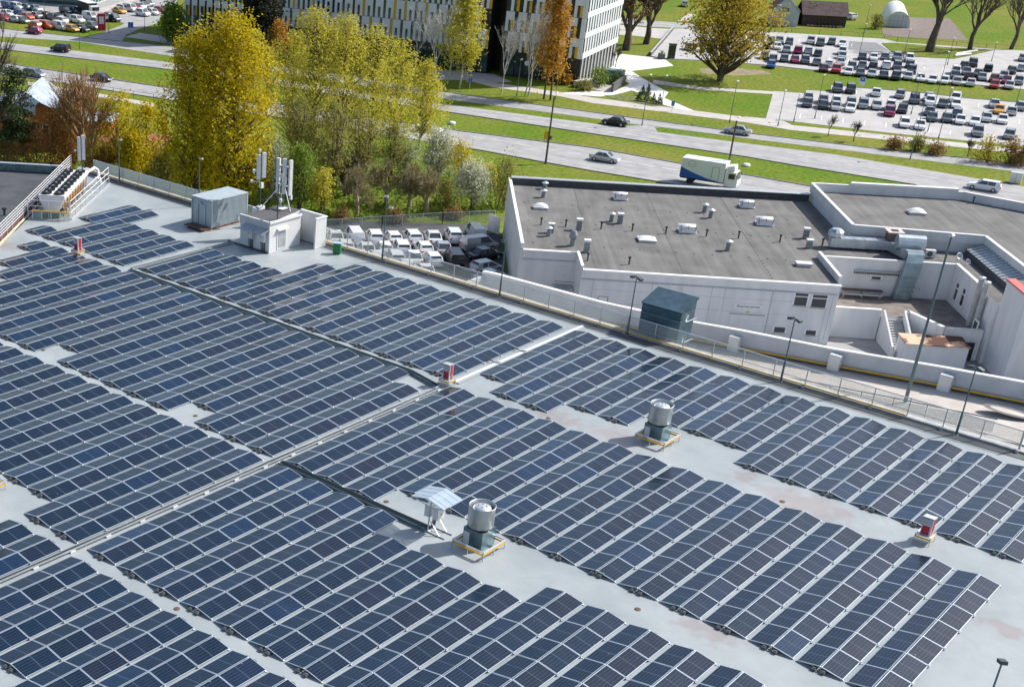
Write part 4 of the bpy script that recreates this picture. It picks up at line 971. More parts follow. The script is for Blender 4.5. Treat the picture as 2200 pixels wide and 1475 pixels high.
def text_mesh(body, size, m_, parent, loc, rot, name='lettering', ext=0.004):
    cu = bpy.data.curves.new(name, 'FONT'); cu.body = body; cu.size = size; cu.align_x = 'CENTER'; cu.align_y = 'CENTER'; cu.extrude = ext; cu.resolution_u = 2
    to = bpy.data.objects.new(name, cu); COL.objects.link(to); bpy.context.view_layer.update()
    me = bpy.data.meshes.new_from_object(to.evaluated_get(bpy.context.evaluated_depsgraph_get())); COL.objects.unlink(to); bpy.data.objects.remove(to)
    me.materials.clear(); me.materials.append(MATS[m_])
    o = link(name, me, parent, loc); o.rotation_euler = rot
    return o
text_mesh('Ekspress serviss', 0.36, 'dark_steel', sg, ((s0 + s1) / 2, -5.085, 3.62), (R(90), 0, 0))
sl_, zl = on_t(1606, 670, -5.0)
MB().cyl((sl_, -5.0, zl), (sl_, -5.08, zl), 0.14, n=12).build('wall_lamp', mat('pale_yellow', (0.6, 0.6, 0.2), 0.5), wb)
for px in (1462, 1556, 1660, 1780):     # drainpipes / panel joints on the front
    s_, _z = on_t(px, 640, -5.0)
    MB().cyl((s_, -5.06, 0.3), (s_, -5.06, 5.4), 0.05, n=6).build('downpipe', 'offwhite', wb)
for s_ in range(7, 32, 6): MB().box((s_ + .3, -5.0, 3.0), (0.05, 0.012, 5.0)).build('panel_joint', 'concrete', wb)
for z_ in (1.6, 3.0, 4.4): MB().box((17.5, -5.0, z_), (20.0, 0.012, 0.03)).build('panel_joint', 'concrete', wb)
# low building front left: door with steps, hoop board
s_, z_ = on_t(1300, 650, -5.0)
hp = MB().box((s_ - .3, -5.05, z_ + .3), (1.0, 0.05, 0.75)).build('hoop_board', 'white_paint', wb)
for q in ((0, .36, 1.0, .04), (0, -.36, 1.0, .04), (-.48, 0, .04, .75), (.48, 0, .04, .75)): MB().box((s_ - .3 + q[0], -5.09, z_ + .3 + q[1]), (q[2], .03, q[3])).build('board_frame', 'dark_steel', hp)
dd = MB().box((4.6, 0.66, 3.9), (1.0, 0.06, 2.0)).build('door', 'offwhite', wb)
MB().box((4.9, 0.62, 3.9), (0.05, 0.05, 0.12)).build('handle', 'dark_steel', dd)
MB().box((4.9, -.2, 2.8), (2.1, 1.8, 0.16)).build('door_landing', 'concrete', wb)
for k in range(4): MB().beam((3.0 - k * .9, -.9, 2.7 - k * .55), (3.9 - k * .9, -.9, 3.25 - k * .55), 0.05).build('hand_rail', 'alu', wb)
MB().beam((3.85, -1.05, 3.7), (5.9, -1.05, 3.7), 0.05).build('hand_rail', 'dark_steel', wb)
# recess: vent slit, door, big duct, wing windows and flues
s0, za = on_t(1836, 580, 4.4); s1, zb = on_t(1932, 594, 4.4)
MB().box(((s0 + s1) / 2, 4.33, za - .18), (s1 - s0, 0.1, 0.30)).build('vent_slit', 'black_rubber', wb)
MB().box(((s0 + s1) / 2, 4.15, za + .05), (s1 - s0 + .2, 0.5, 0.06)).build('vent_hood', 'galv', wb)
for k in range(24): MB().box((s0 + (k + .5) * (s1 - s0) / 24, 4.27, za - .2), (0.05, 0.04, 0.26)).build('vent_bar', 'galv', wb)
d2 = MB().box((42.6, 4.36, TZ + 1.05), (1.0, 0.06, 2.05)).build('door', 'offwhite', wb)
MB().box((42.95, 4.31, TZ + 1.0), (0.05, 0.05, 0.14)).build('handle', 'dark_steel', d2)
for px, py in ((2052, 640), (2065, 655)):
    tt, zz_ = on_s(px, py, 46.0)
    f_ = MB().box((45.97, tt, 4.35), (0.08, 0.85, 1.9)).build('window', 'white_paint', wb)
    MB().box((45.92, tt, 4.0), (0.03, 0.6, 1.1)).build('pane', 'glass_dark', f_); MB().box((45.92, tt, 4.95), (0.03, 0.6, 0.45)).build('pane', 'glass_dark', f_)
for k, tt in enumerate((-3.6, -5.0)):
    MB().cyl((45.6, tt, 0.2), (45.6, tt, 7.6), 0.30, 0.28, 10).build('flue', 'concrete', wb)
    MB().lathe((45.6, tt, 7.6), [(.34, 0), (.34, .2), (0, .3)], 10).build('flue_cap', 'galv', wb)
f_ = MB().box((45.3, -5.9, 3.4), (0.1, 1.1, 1.4)).build('window', 'white_paint', wb); MB().box((45.24, -5.9, 3.4), (0.03, 0.8, 1.0)).build('pane', 'glass_green', f_)

# ---- ventilation duct on the recess roof
du = thing('ventilation_duct', 'big galvanised air duct running over the workshop roof and down the recess wall', 'air duct', (WO.x, WO.y, 0), WAZ)
mat('duct', (0.50, 0.56, 0.60), 0.45, 0.75, var=0.12, scale=1.2)
mat('duct_teal', (0.27, 0.35, 0.385), 0.42, 0.6, var=0.18, scale=1.0)
dz = 7.15
MB().box((37.0, 8.5, dz), (6.2, 1.1, 1.0)).build('run', 'duct', du)
for k in range(6): MB().box((34.3 + k * 1.05, 8.5, dz), (0.07, 1.18, 1.08)).build('flange', 'galv', du)
MB().prism([(39.9, 9.05), (39.9, 7.95), (40.9, 4.9), (42.6, 4.9), (42.4, 8.4), (41.5, 9.05)], dz - .5, dz + .5).build('elbow', 'duct', du)
for k in range(3): MB().box((41.3 + .1 * k, 7.6 - k * .9, dz), (2.0, 0.07, 1.06), 0.12).build('flange', 'galv', du)
pts = []
nn = 7
for k in range(nn + 1):
    a = k / nn * math.pi / 2; pts.append((4.9 - 1.2 * math.sin(a), dz - 1.2 + 1.2 * math.cos(a)))
mb = MB()
def duct_ring(t_, z_, ang):
    ct, sn = math.cos(ang), math.sin(ang); o = []
    for (s_, q) in ((40.9, -.5), (42.6, -.5), (42.6, .5), (40.9, .5)): o.append((s_, t_ - q * -sn * -1, z_ + q * ct))
    return o
rings = [[(40.9, 4.9, dz - .5), (42.6, 4.9, dz - .5), (42.6, 4.9, dz + .5), (40.9, 4.9, dz + .5)],
         [(40.75, 4.25, dz - .62), (42.45, 4.25, dz - .62), (42.45, 4.0, dz + .35), (40.75, 4.0, dz + .35)],
         [(40.55, 4.15, dz - 1.2), (42.25, 4.15, dz - 1.2), (42.25, 3.4, dz - .4), (40.55, 3.4, dz - .4)],
         [(40.4, 4.2, dz - 2.0), (42.1, 4.2, dz - 2.0), (42.1, 3.25, dz - 1.8), (40.4, 3.25, dz - 1.8)],
         [(40.2, 4.25, TZ + .02), (41.7, 4.25, TZ + .02), (41.7, 3.25, TZ + .02), (40.2, 3.25, TZ + .02)]]
for ra, rb in zip(rings[:-1], rings[1:]):
    for i in range(4): mb.poly([ra[i], ra[(i + 1) % 4], rb[(i + 1) % 4], rb[i]])
mb.build('drop', 'duct_teal', du)
for k in range(5): MB().box((41.2 + .02 * k, 3.72, TZ + .5 + k * .5), (1.66, 1.1, 0.05)).build('flange', 'duct_teal', du)
def cowl(s_, t_, z_, r0, label=None):
    MB().lathe((s_, t_, z_), [(r0 * .75, -.4), (r0 * .75, 0), (r0 * 1.1, .25), (r0 * 1.1, .7), (r0 * .7, 1.0), (0, 1.05)], 10).build('cowl', 'duct', du)
cowl(34.4, 8.6, dz + .4, 0.75); 
MB().cyl((40.2, 6.6, dz + .9), (43.0, 6.4, dz + .9), 0.85, n=14).build('fan_casing', 'duct', du)
MB().box((41.8, 6.2, dz - .2), (1.6, 1.2, 1.0)).build('fan_base', 'galv', du)
MB().box((40.6, 9.0, 7.5), (1.3, 1.3, 2.0)).build('brick_chimney', mat('brown_chimney', (0.20, 0.14, 0.12), 0.9, var=0.25, scale=2), du)
MB().box((40.6, 9.0, 8.54), (1.7, 1.7, 0.12)).build('chimney_cap', mat('pink_cap', (0.62, 0.52, 0.5), 0.8), du)
MB().box((40.6, 9.0, 8.62), (0.7, 0.7, 0.06)).build('chimney_mouth', 'black_rubber', du)
ac = thing('roof_condenser', 'small white air conditioning unit beside the big duct fan', 'air conditioner', (0, 0, 0))
q = WO + WU * 44.0 + WV * 6.8; ac.location = (q.x, q.y, 6.45); ac.rotation_euler = (0, 0, WAZ)
MB().box((0, 0, .5), (1.0, .5, .8)).build('casing', 'offwhite', ac); MB().cyl((-.1, -.25, .5), (-.1, -.29, .5), .3, n=14).build('fan_grille', 'dark_steel', ac)
for x in (-.4, .4): MB().box((x, 0, .05), (.08, .5, .1)).build('foot', 'galv', ac)

# ---- roof furniture of the workshop: domes and vents
def place(px, py, z=6.45):
    p = P(px, py, z); return p
def dome(px, py, label, sx_=1.7, sy_=1.3, open_=False, flat=False, z=6.45):
    p = place(px, py, z); r = thing('skylight', label, 'skylight', p, WAZ, group='skylights on the workshop roofs')
    MB().box((0, 0, .12), (sx_, sy_, .26)).build('kerb', 'galv', r)
    mb = MB(); n = 8; m_ = 6; vs_ = []
    for i in range(n + 1):
        for j in range(m_ + 1):
            x = -1 + 2 * i / n; y = -1 + 2 * j / m_
            hgt_ = (1 - abs(x) ** 2.6) * (1 - abs(y) ** 2.6)
            mb.v.append((x * sx_ / 2 * 1.02, y * sy_ / 2 * 1.02, .27 + hgt_ * (.42 if not flat else .25)))
    for i in range(n):
        for j in range(m_):
            a = i * (m_ + 1) + j; mb.f.append((a, a + m_ + 1, a + m_ + 2, a + 1)); mb.m.append(0)
    o = mb.build('dome', 'white_paint', r, smooth=not flat)
    if open_:
        o.location = (0, -.05, .22); o.rotation_euler = (0.55, 0, 0)
        for x in (-.7, 0, .7): MB().beam((x * sx_ / 1.7, -sy_ / 2, .25), (x * sx_ / 1.7, -sy_ / 2, .95), .04).build('opener', 'dark_steel', r)
        MB().box((0, -sy_ / 2 + .02, .55), (sx_ * .95, .04, .5)).build('glazed_flap', mesh_mat('flap', (0.75, 0.72, 0.72), .8) if 'flap' not in MATS else 'flap', r)
dome(1161, 448, 'white domed skylight nearest the left wall of the workshop roof')
dome(1332, 428, 'open white skylight near the back parapet, left of the middle', open_=True)
dome(1389, 517, 'large white pyramid skylight in the middle of the workshop roof', 1.9, 1.7, flat=True)
dome(1475, 498, 'open skylight with glazed flap just right of the white pyramid', 1.9, 1.4, open_=True)
dome(1603, 445, 'open white skylight near the back parapet on the right', open_=True)
dome(1641, 482, 'open skylight with glazed flap at the right of the main workshop roof', 1.9, 1.4, open_=True)
dome(1968, 459, 'single white domed skylight on the higher right hand roof', 1.9, 1.4, z=7.55)
p = place(1726, 571); r = thing('roof_hatch', 'flat white roof hatch near the front right corner of the workshop roof', 'hatch', p, WAZ)
MB().box((0, 0, .15), (1.5, .9, .3)).build('kerb', 'galv', r); MB().box((0, 0, .34), (1.6, 1.0, .08)).build('cover', 'white_paint', r)
def vent(px, py, kind, label, h=1.1):
    p = place(px, py, 6.45 if px < 1900 else 7.55); r = thing('roof_vent', label, 'roof vent', p, WAZ, group='vents on the workshop roofs')
    if kind == 'mush':
        MB().cyl((0, 0, 0), (0, 0, h * .8), .26, .24, 12).build('pipe', 'vent_grey', r)
        MB().lathe((0, 0, h * .82), [(.42, 0), (.42, .06), (.1, .22), (0, .24)], 14).build('cap', 'alu', r)
    elif kind == 'box':
        MB().box((0, 0, h * .42), (.55, .5, h * .84)).build('stack', 'vent_grey', r)
        MB().box((0, 0, h * .93), (.72, .66, h * .16)).build('cap', 'offwhite', r); MB().box((0, 0, h * .84), (.5, .45, .06)).build('gap', 'black_rubber', r)
    elif kind == 'cowl':
        MB().lathe((0, 0, 0), [(.28, 0), (.28, h * .5), (.45, h * .62), (.45, h * .85), (.25, h * 1.15), (0, h * 1.17)], 12).build('cowl', 'vent_grey', r)
    else:
        MB().cyl((0, 0, 0), (0, 0, h), .09, .09, 8).build('pipe', 'dark_steel', r); MB().lathe((0, 0, h), [(.15, 0), (.15, .14), (0, .18)], 8).build('cap', 'black_rubber', r)
vent(1170, 406, 'mush', 'slim mushroom vent closest to the back parapet', 0.9); vent(1167, 424, 'mush', 'mushroom vent second from the back parapet, top left', 1.0)
vent(1178, 507, 'mush', 'mushroom vent paired with a box vent near the left front corner', 1.1); vent(1183, 500, 'box', 'box vent right behind the mushroom vent near the left front corner', 1.1)
vent(1243, 494, 'box', 'box vent standing alone left of the pyramid skylight', 1.3); vent(1229, 528, 'cowl', 'galvanised cowl vent at the front edge by the roof step', 1.5)
vent(1259, 542, 'box', 'box vent right beside the white step in the front parapet', 1.4); vent(1313, 476, 'mush', 'mushroom vent of the pair in the middle of the workshop roof', 1.1)
vent(1331, 480, 'box', 'box vent of the pair in the middle of the workshop roof', 1.2); vent(1513, 456, 'mush', 'mushroom vent, the farther of two on the right half', 1.1)
vent(1526, 468, 'mush', 'mushroom vent, the nearer of two on the right half', 1.1); vent(1563, 538, 'mush', 'lone mushroom vent toward the front of the right half', 1.2)
vent(1730, 512, 'box', 'box vent left of the air duct, the farther of two', 1.2); vent(1737, 533, 'box', 'box vent left of the air duct, the nearer of two', 1.0)
for k, (px, py) in enumerate([(1162, 483), (1215, 487), (1291, 492), (1358, 496), (1430, 502), (1517, 508), (1586, 512), (1675, 520), (1766, 528), (2090, 437), (1262, 560), (1351, 568)]):
    vent(px, py, 'thin', ['short black roof pipe, first in the row from the left wall', 'short black roof pipe, second in the row from the left wall', 'short black roof pipe, third in the row from the left wall', 'short black roof pipe, fourth in the row from the left wall', 'short black roof pipe, fifth in the row, by the pyramid skylight', 'short black roof pipe, sixth in the row from the left wall', 'short black roof pipe, seventh in the row from the left wall', 'short black roof pipe, eighth in the row from the left wall', 'short black roof pipe beside the start of the air duct', 'short black pipe near the angled parapet of the higher roof', 'short pipe behind the white step of the front parapet', 'short pipe with black cap on the front edge of the workshop roof'][k], 0.7)
# rows of fixing discs on the felt
fx_ = MB()
for s_ in (7.4, 16.3, 25.2):
    for k in range(34): fx_.lathe((s_ + .02 * k, -4.0 + k * .95, 6.45), [(.09, 0), (.07, .05)], 6)
for t_ in (19.8, 12.0, 3.4):
    for k in range(17): fx_.lathe((1.5 + k * 1.9, t_ - .05 * k, 6.45), [(.11, 0), (.09, .05)], 6)
tag(fx_.build('roof_fixings', 'gutter', wb), kind='stuff')
# ------------------------------------------------------------------ office block beyond the road
OL = Vector((177.5, 179.9)); OD = Vector((0.254, -0.967)).normalized(); ON = Vector((-OD.y, OD.x)) * 1.0
OAZ = math.atan2(OD.y, OD.x)
of = thing('office_block', 'modern office block with staggered white, black and yellow facade panels beyond the road', 'office building', (OL.x, OL.y, 0), OAZ)
# local x along the front (0 left .. 91 right), local y = depth away from the road
mat('dark_clad', (0.018, 0.020, 0.024), 0.35)
mat('white_clad', (0.74, 0.77, 0.80), 0.45, var=0.04, scale=0.4, objrand=0.06)
mat('yellow_clad', (0.75, 0.42, 0.01), 0.45, objrand=0.10)
mat('office_glass', (0.02, 0.05, 0.06), 0.06, spec=0.9, objrand=0.4)
def on_o(px, py, dep=0.0):
    d = _m @ Vector(((px - PPX) / FPX, -(py - PPY) / FPX, -1.0)); c = Vector(CAM_LOC); nn = Vector((-OD.y, OD.x))
    o = OL + nn * dep; k = ((o - c.xy).dot(nn)) / d.xy.dot(nn); p = c + d * k
    return (p.xy - OL).dot(OD), p.z
a0 = 0.0; aL, _ = on_o(522, 60); aM0, _ = on_o(605, 60); aM1, _ = on_o(1052, 60); aR0, _ = on_o(1083, 60); aR1 = 91.2
TOP = 24.0; GF = 4.8; FH = 3.8
for (x0, x1, dep) in ((a0, aL, 24), (aM0, aM1, 24), (aR0, aR1, 26)):
    MB().prism([(x0, 0.3), (x1, 0.3), (x1, dep), (x0, dep)], 0, TOP).build('wall', 'dark_clad', of)
MB().prism([(aL, 7), (aM0, 7), (aM0, 20), (aL, 20)], 0, TOP).build('wall', 'office_glass', of)
MB().prism([(aM1, 6), (aR0, 6), (aR0, 20), (aM1, 20)], 0, TOP).build('wall', 'dark_clad', of)
bxm = {}
def panel(x0, x1, z0, z1, m_, name, proud):
    k = (round(x1 - x0, 2), round(z1 - z0, 2), m_)
    if k not in bxm: bxm[k] = MB().box((0, 0, 0), (x1 - x0, 0.12, z1 - z0)).mesh(name, m_)
    link(name, bxm[k], of, ((x0 + x1) / 2, 0.3 - proud, (z0 + z1) / 2))
# left wing
mw_ = 1.95
n_ = int((aL - a0) / mw_)
for f in range(4):
    z0 = GF + f * FH
    for k in range(n_ + 1):
        x = a0 + k * mw_
        if x + 1.5 > aL: continue
        panel(x, x + 1.45, z0 + 2.2, z0 + FH - .05, 'white_clad', 'facade_panel', .10)
        panel(x, x + .42, z0 + .02, z0 + 2.19, 'white_clad', 'facade_panel', .10)
        panel(x + .45, x + .98, z0 + .05, z0 + 2.15, 'office_glass', 'window', .05)
        panel(x + 1.0, x + 1.4, z0 + .05, z0 + 2.15, 'yellow_clad', 'yellow_panel', .08)
for k in range(n_ + 1): panel(a0 + k * mw_, a0 + k * mw_ + .40, 0.1, GF - .02, 'white_clad', 'facade_panel', .10); panel(a0 + k * mw_ + .45, a0 + k * mw_ + 1.9, 0.1, GF - .05, 'office_glass', 'window', .04)
# middle wing: narrow staggered windows
mw_ = 2.35; n_ = int((aM1 - aM0) / mw_); orn = random.Random(5)
for f in range(4):
    z0 = GF + f * FH
    for k in range(n_):
        x = aM0 + k * mw_ + (0.6 if f % 2 else 0)
        if x + mw_ > aM1: continue
        panel(x + .03, x + mw_ - .55, z0 + 2.1, z0 + FH - .04, 'white_clad', 'facade_panel', .10)
        panel(x + .03, x + .62, z0 + .02, z0 + 2.08, 'white_clad', 'facade_panel', .10)
        panel(x + 1.2, x + mw_ - .55, z0 + .02, z0 + 2.08, 'white_clad', 'facade_panel', .10)
        panel(x + .64, x + 1.18, z0 + .05, z0 + 2.05, 'office_glass', 'window', .05)
        panel(x + mw_ - .5, x + mw_ - .03, z0 + .02, z0 + FH - .04, 'office_glass' if orn.random() < .7 else 'yellow_clad', 'window', .05)
# right wing: L shaped panels with yellow inserts
mw_ = 2.55; n_ = int((aR1 - aR0) / mw_)
for f in range(4):
    z0 = GF + f * FH
    for k in range(n_):
        x = aR0 + k * mw_ + (0.9 if f % 2 == 0 else 0.1)
        if x + 2.2 > aR1: continue
        panel(x, x + 1.75, z0 + 2.2, z0 + FH - .05, 'white_clad', 'facade_panel', .10)
        panel(x, x + .6, z0 + .02, z0 + 2.18, 'white_clad', 'facade_panel', .10)
        panel(x + .65, x + 1.15, z0 + .05, z0 + 2.15, 'office_glass', 'window', .05)
        panel(x + 1.18, x + 1.72, z0 + .05, z0 + 2.15, 'yellow_clad', 'yellow_panel', .08)
    panel(aR1 - .9, aR1 - .02, z0, z0 + FH - .04, 'white_clad', 'facade_panel', .10)
for px in (1103, 1155, 1212):
    s_, z_ = on_o(px, 146); text_mesh('H', 1.6, 'white_paint', of, (s_, 0.22, 2.9), (R(90), 0, 0))
s_, z_ = on_o(1130, 146); MB().cyl((s_, .25, 2.9), (s_, .2, 2.9), .5, n=14).build('round_sign', 'white_paint', of)
# ground floor glazing posts of the dark base
for k in range(34):
    x = aM0 + k * 1.9
    if x < aR1 - 1 and not (aM1 - .3 < x < aR0 + .3): panel(x, x + 1.5, 0.3, 3.9, 'office_glass', 'window', .03)
# sunlit side with fins
for f in range(4):
    z0 = GF + f * FH
    MB().box((aR1 + .06, 13.2, z0 + .55), (0.12, 25.4, 1.1)).build('spandrel', 'white_clad', of)
    for k in range(14):
        y = 1.0 + k * 1.8
        MB().box((aR1 + .05, y + .45, z0 + 2.45), (0.10, 0.9, 2.6)).build('pier', 'white_clad', of)
        MB().box((aR1 + .02, y + 1.32, z0 + 2.45), (0.05, 0.85, 2.6)).build('window', 'office_glass', of)
for k in range(11): MB().box((aR1 + .05, 1.2 + k * 2.3, 2.4), (0.1, 0.8, 4.7)).build('pier', 'concrete', of)

# ------------------------------------------------------------------ glass showroom, top left
r = thing('car_showroom', 'glass fronted car showroom at the top left, mostly cut off by the frame', 'building', P(250, -4))
d = P(300, -22) - P(195, 12); az = math.atan2(d.y, d.x)
r.rotation_euler = (0, 0, az); r.location = P(195, 14)
MB().box((20, 9, 3.4), (40, 17, 6.8)).build('wall', 'glass_green', r); MB().box((20, 9, 7.0), (41, 18, .5)).build('roof', 'galv', r)
for k in range(21): MB().box((k * 2, .42, 3.4), (0.14, 0.14, 6.8)).build('mullion', 'white_paint', r)
for z in (.2, 3.4, 6.6): MB().box((20, .42, z), (40, .1, .16)).build('transom', 'white_paint', r)

# ------------------------------------------------------------------ farm group, top right
def gable(root, x0, x1, y0, y1, ze, zr, wm, rm, ov=.4, along='x'):
    MB().prism([(x0, y0), (x1, y0), (x1, y1), (x0, y1)], 0, ze).build('wall', wm, root)
    if along == 'x':
        ym = (y0 + y1) / 2
        MB().poly([(x0 - ov, y0 - ov, ze - .1), (x1 + ov, y0 - ov, ze - .1), (x1 + ov, ym, zr), (x0 - ov, ym, zr)]).poly([(x1 + ov, y1 + ov, ze - .1), (x0 - ov, y1 + ov, ze - .1), (x0 - ov, ym, zr), (x1 + ov, ym, zr)]).build('roof', rm, root)
        MB().poly([(x0, y0, ze), (x0, ym, zr - .1), (x0, y1, ze)]).poly([(x1, y0, ze), (x1, y1, ze), (x1, ym, zr - .1)]).build('gable', wm, root)
mat('house_white', (0.55, 0.60, 0.66), 0.8, var=0.05, scale=0.5)
mat('old_roof', (0.09, 0.06, 0.06), 0.9, var=0.3, scale=1.0)
mat('old_boards', (0.07, 0.055, 0.05), 0.9, var=0.3, scale=1.5)
p = P(1652, 54); q = P(1712, 58); d = q - p
r = thing('farmhouse', 'pale grey gabled house at the top right beside the big yellow tree', 'house', p, math.atan2(d.y, d.x) )
Lh = d.length
MB().prism([(0, 0), (Lh, 0), (Lh, 12), (0, 12)], 0, 3.6).build('wall', 'house_white', r)
MB().poly([(0, -.02, 3.6), (Lh, -.02, 3.6), (Lh / 2, -.02, 7.0)]).build('gable', 'house_white', r)
MB().poly([(-.4, -.4, 3.4), (Lh / 2, -.4, 7.1), (Lh / 2, 12.4, 7.1), (-.4, 12.4, 3.4)][::-1]).poly([(Lh + .4, -.4, 3.4), (Lh / 2, -.4, 7.1), (Lh / 2, 12.4, 7.1), (Lh + .4, 12.4, 3.4)]).build('roof', 'old_roof', r)
wn = MB().box((Lh * .48, -.05, 4.0), (1.9, .08, 1.1)).build('window', 'white_paint', r)
for k in range(3): MB().box((Lh * .48 - .6 + k * .6, -.1, 4.0), (.5, .04, .95)).build('pane', 'glass_dark', wn)
p = P(1722, 55); q = P(1815, 60); d = q - p; Lb = d.length
r = thing('old_barn', 'dark wooden barn with sagging brown roof right of the pale house', 'barn', p, math.atan2(d.y, d.x))
gable(r, 0, Lb, 0, 9, 2.8, 5.6, 'old_boards', 'old_roof')
for k in range(12): MB().box((k * Lb / 12 + .4, -.04, 1.3), (.12, .06, 2.6)).build('board', 'wood_brown', r)
lr_ = random.Random(2)
for k in range(9): MB().cyl((1.0 + k * .9, -1.6 - .2 * lr_.random(), .3), (2.4 + k * .9, -1.2, .35), .18, n=6).build('log', 'wood_brown', r)
p = P(1900, 57); q = P(1953, 61); d = q - p; Lg = d.length
r = thing('polytunnel', 'white polytunnel greenhouse on the lawn at the top right', 'greenhouse', p, math.atan2(d.y, d.x))
mb = MB(); n = 12; Dg = 24
for k in range(n + 1):
    a = math.pi * k / n; x = Lg / 2 - Lg / 2 * math.cos(a); z = 3.9 * math.sin(a) ** .8
    mb.v += [(x, 0, z), (x, Dg, z)]
for k in range(n): mb.f.append((2 * k, 2 * k + 2, 2 * k + 3, 2 * k + 1)); mb.m.append(0)
mb.build('cover', mesh_mat('poly_sheet', (0.80, 0.84, 0.86), .86), r, smooth=True)
mb2 = MB(); mb2.poly([(Lg / 2 - Lg / 2 * math.cos(math.pi * k / n), .02, 3.9 * math.sin(math.pi * k / n) ** .8) for k in range(n + 1)]); mb2.build('end_wall', 'poly_sheet', r)
for k in range(1, 6): MB().beam((k * Lg / 6, -.03, 0), (k * Lg / 6, -.03, 3.9 * math.sin(math.acos(1 - 2 * k / 6)) ** .8), .10).build('frame_post', 'galv', r)
for z in (.1, 1.6, 2.8): MB().beam((Lg * .12, -.04, z), (Lg * .88, -.04, z), .08).build('frame_bar', 'galv', r)
# ------------------------------------------------------------------ orange house left, pink roofed hut
mat('orange_wall', (0.42, 0.13, 0.04), 0.85, var=0.15, scale=0.8)
mat('zinc_roof', (0.55, 0.62, 0.68), 0.4, 0.5, var=0.15, scale=0.6)
mat('pink_roof', (0.50, 0.13, 0.14), 0.7, var=0.15, scale=0.8)
p = P(80, 322); r = thing('orange_house', 'orange house with curved pale zinc roofs among the trees on the left', 'house', p, -0.9)
MB().prism([(0, 0), (5.5, 0), (5.5, 9), (0, 9)], 0, 6.6).build('wall', 'orange_wall', r)
n = 6; mb = MB()
for k in range(n + 1):
    tt = k / n; x = -1.2 + 7.6 * tt
    mb.v += [(x, -1.0, 7.9 - 1.7 * math.sin(math.pi * tt * .9) ** 1.2 + .9 * (1 - tt)), (x, 10, 8.1 - 1.7 * math.sin(math.pi * tt * .9) ** 1.2 + .9 * (1 - tt))]
for k in range(n): mb.f.append((2 * k, 2 * k + 2, 2 * k + 3, 2 * k + 1)); mb.m.append(0)
mb.build('roof', 'zinc_roof', r)
MB().prism([(-9, 1), (-.1, 1), (-.1, 9), (-9, 9)], 0, 5.0).build('wall', 'orange_wall', r)
mb = MB()
for k in range(n + 1):
    a = math.pi * k / n; mb.v += [(-9.6 + 9.6 * k / n, 0.2, 5.0 + 1.9 * math.sin(a)), (-9.6 + 9.6 * k / n, 9.6, 5.0 + 1.9 * math.sin(a))]
for k in range(n): mb.f.append((2 * k, 2 * k + 2, 2 * k + 3, 2 * k + 1)); mb.m.append(0)
mb.build('roof', 'zinc_roof', r)
MB().prism([(5.6, 2), (11, 2), (11, 8), (5.6, 8)], 0, 4.2).build('wall', 'orange_wall', r); MB().box((8.3, 5, 4.3), (6, 6.6, .2)).build('roof', 'zinc_roof', r)
for x in (1.5, 4.0): f_ = MB().box((x, -.04, 3.2), (1.1, .08, 1.4)).build('window', 'white_paint', r); MB().box((x, -.1, 3.2), (.85, .04, 1.15)).build('pane', 'glass_dark', f_)
p = P(215, 345); r = thing('pink_roof_hut', 'low orange hut with pink roof half hidden behind yellow leaved trees', 'hut', p, -0.75)
gable(r, 0, 10, 0, 5, 2.2, 3.4, 'orange_wall', 'pink_roof')
MB().box((9.5, 4.2, 3.6), (1.0, 1.0, 4.2)).build('chimney', 'orange_wall', r)
MB().box((3, -.05, 1.4), (1.0, .06, 1.2)).build('window', 'glass_dark', r)

# ------------------------------------------------------------------ vehicles
def carmat(name, col, metal=0.3, rough=0.28):
    m_, t_, b_ = newmat('car_' + name); b_.inputs['Base Color'].default_value = col + (1,); b_.inputs['Metallic'].default_value = metal; b_.inputs['Roughness'].default_value = rough
    b_.inputs['Coat Weight'].default_value = 0.6; b_.inputs['Coat Roughness'].default_value = 0.06
for n_, c_ in dict(white=(.78, .79, .80), silver=(.52, .54, .56), grey=(.24, .27, .30), dark_grey=(.085, .10, .12), black=(.022, .026, .032), blue=(.02, .10, .30), red=(.42, .02, .03),
                   magenta=(.28, .015, .08), maroon=(.10, .012, .02), orange=(.62, .13, .02), yellow=(.72, .36, .02)).items(): carmat(n_, c_, 0.0 if n_ in ('white', 'orange', 'yellow', 'red') else 0.4)
mat('tail_light', (0.45, 0.01, 0.01), 0.3); mat('head_light', (0.75, 0.78, 0.80), 0.15); mat('plate', (0.8, 0.8, 0.78), 0.5)
KIND = {  # length, width, belt z, roof z, cabin x-range at belt (rear, front), at roof, nose z, tail z
    'hatchback': (4.05, 1.76, 0.92, 1.48, (-1.95, 1.05), (-1.55, 0.35), 0.80, 0.90),
    'saloon': (4.65, 1.80, 0.92, 1.44, (-1.55, 1.05), (-0.95, 0.35), 0.78, 0.92),
    'suv': (4.50, 1.86, 1.05, 1.66, (-2.15, 1.10), (-1.85, 0.45), 0.95, 1.02),
    'estate': (4.65, 1.80, 0.94, 1.48, (-2.20, 1.10), (-1.95, 0.40), 0.80, 0.92),
    'van': (4.75, 1.86, 1.10, 1.84, (-2.30, 1.55), (-2.22, 0.85), 0.95, 1.08)}
CARM = {}
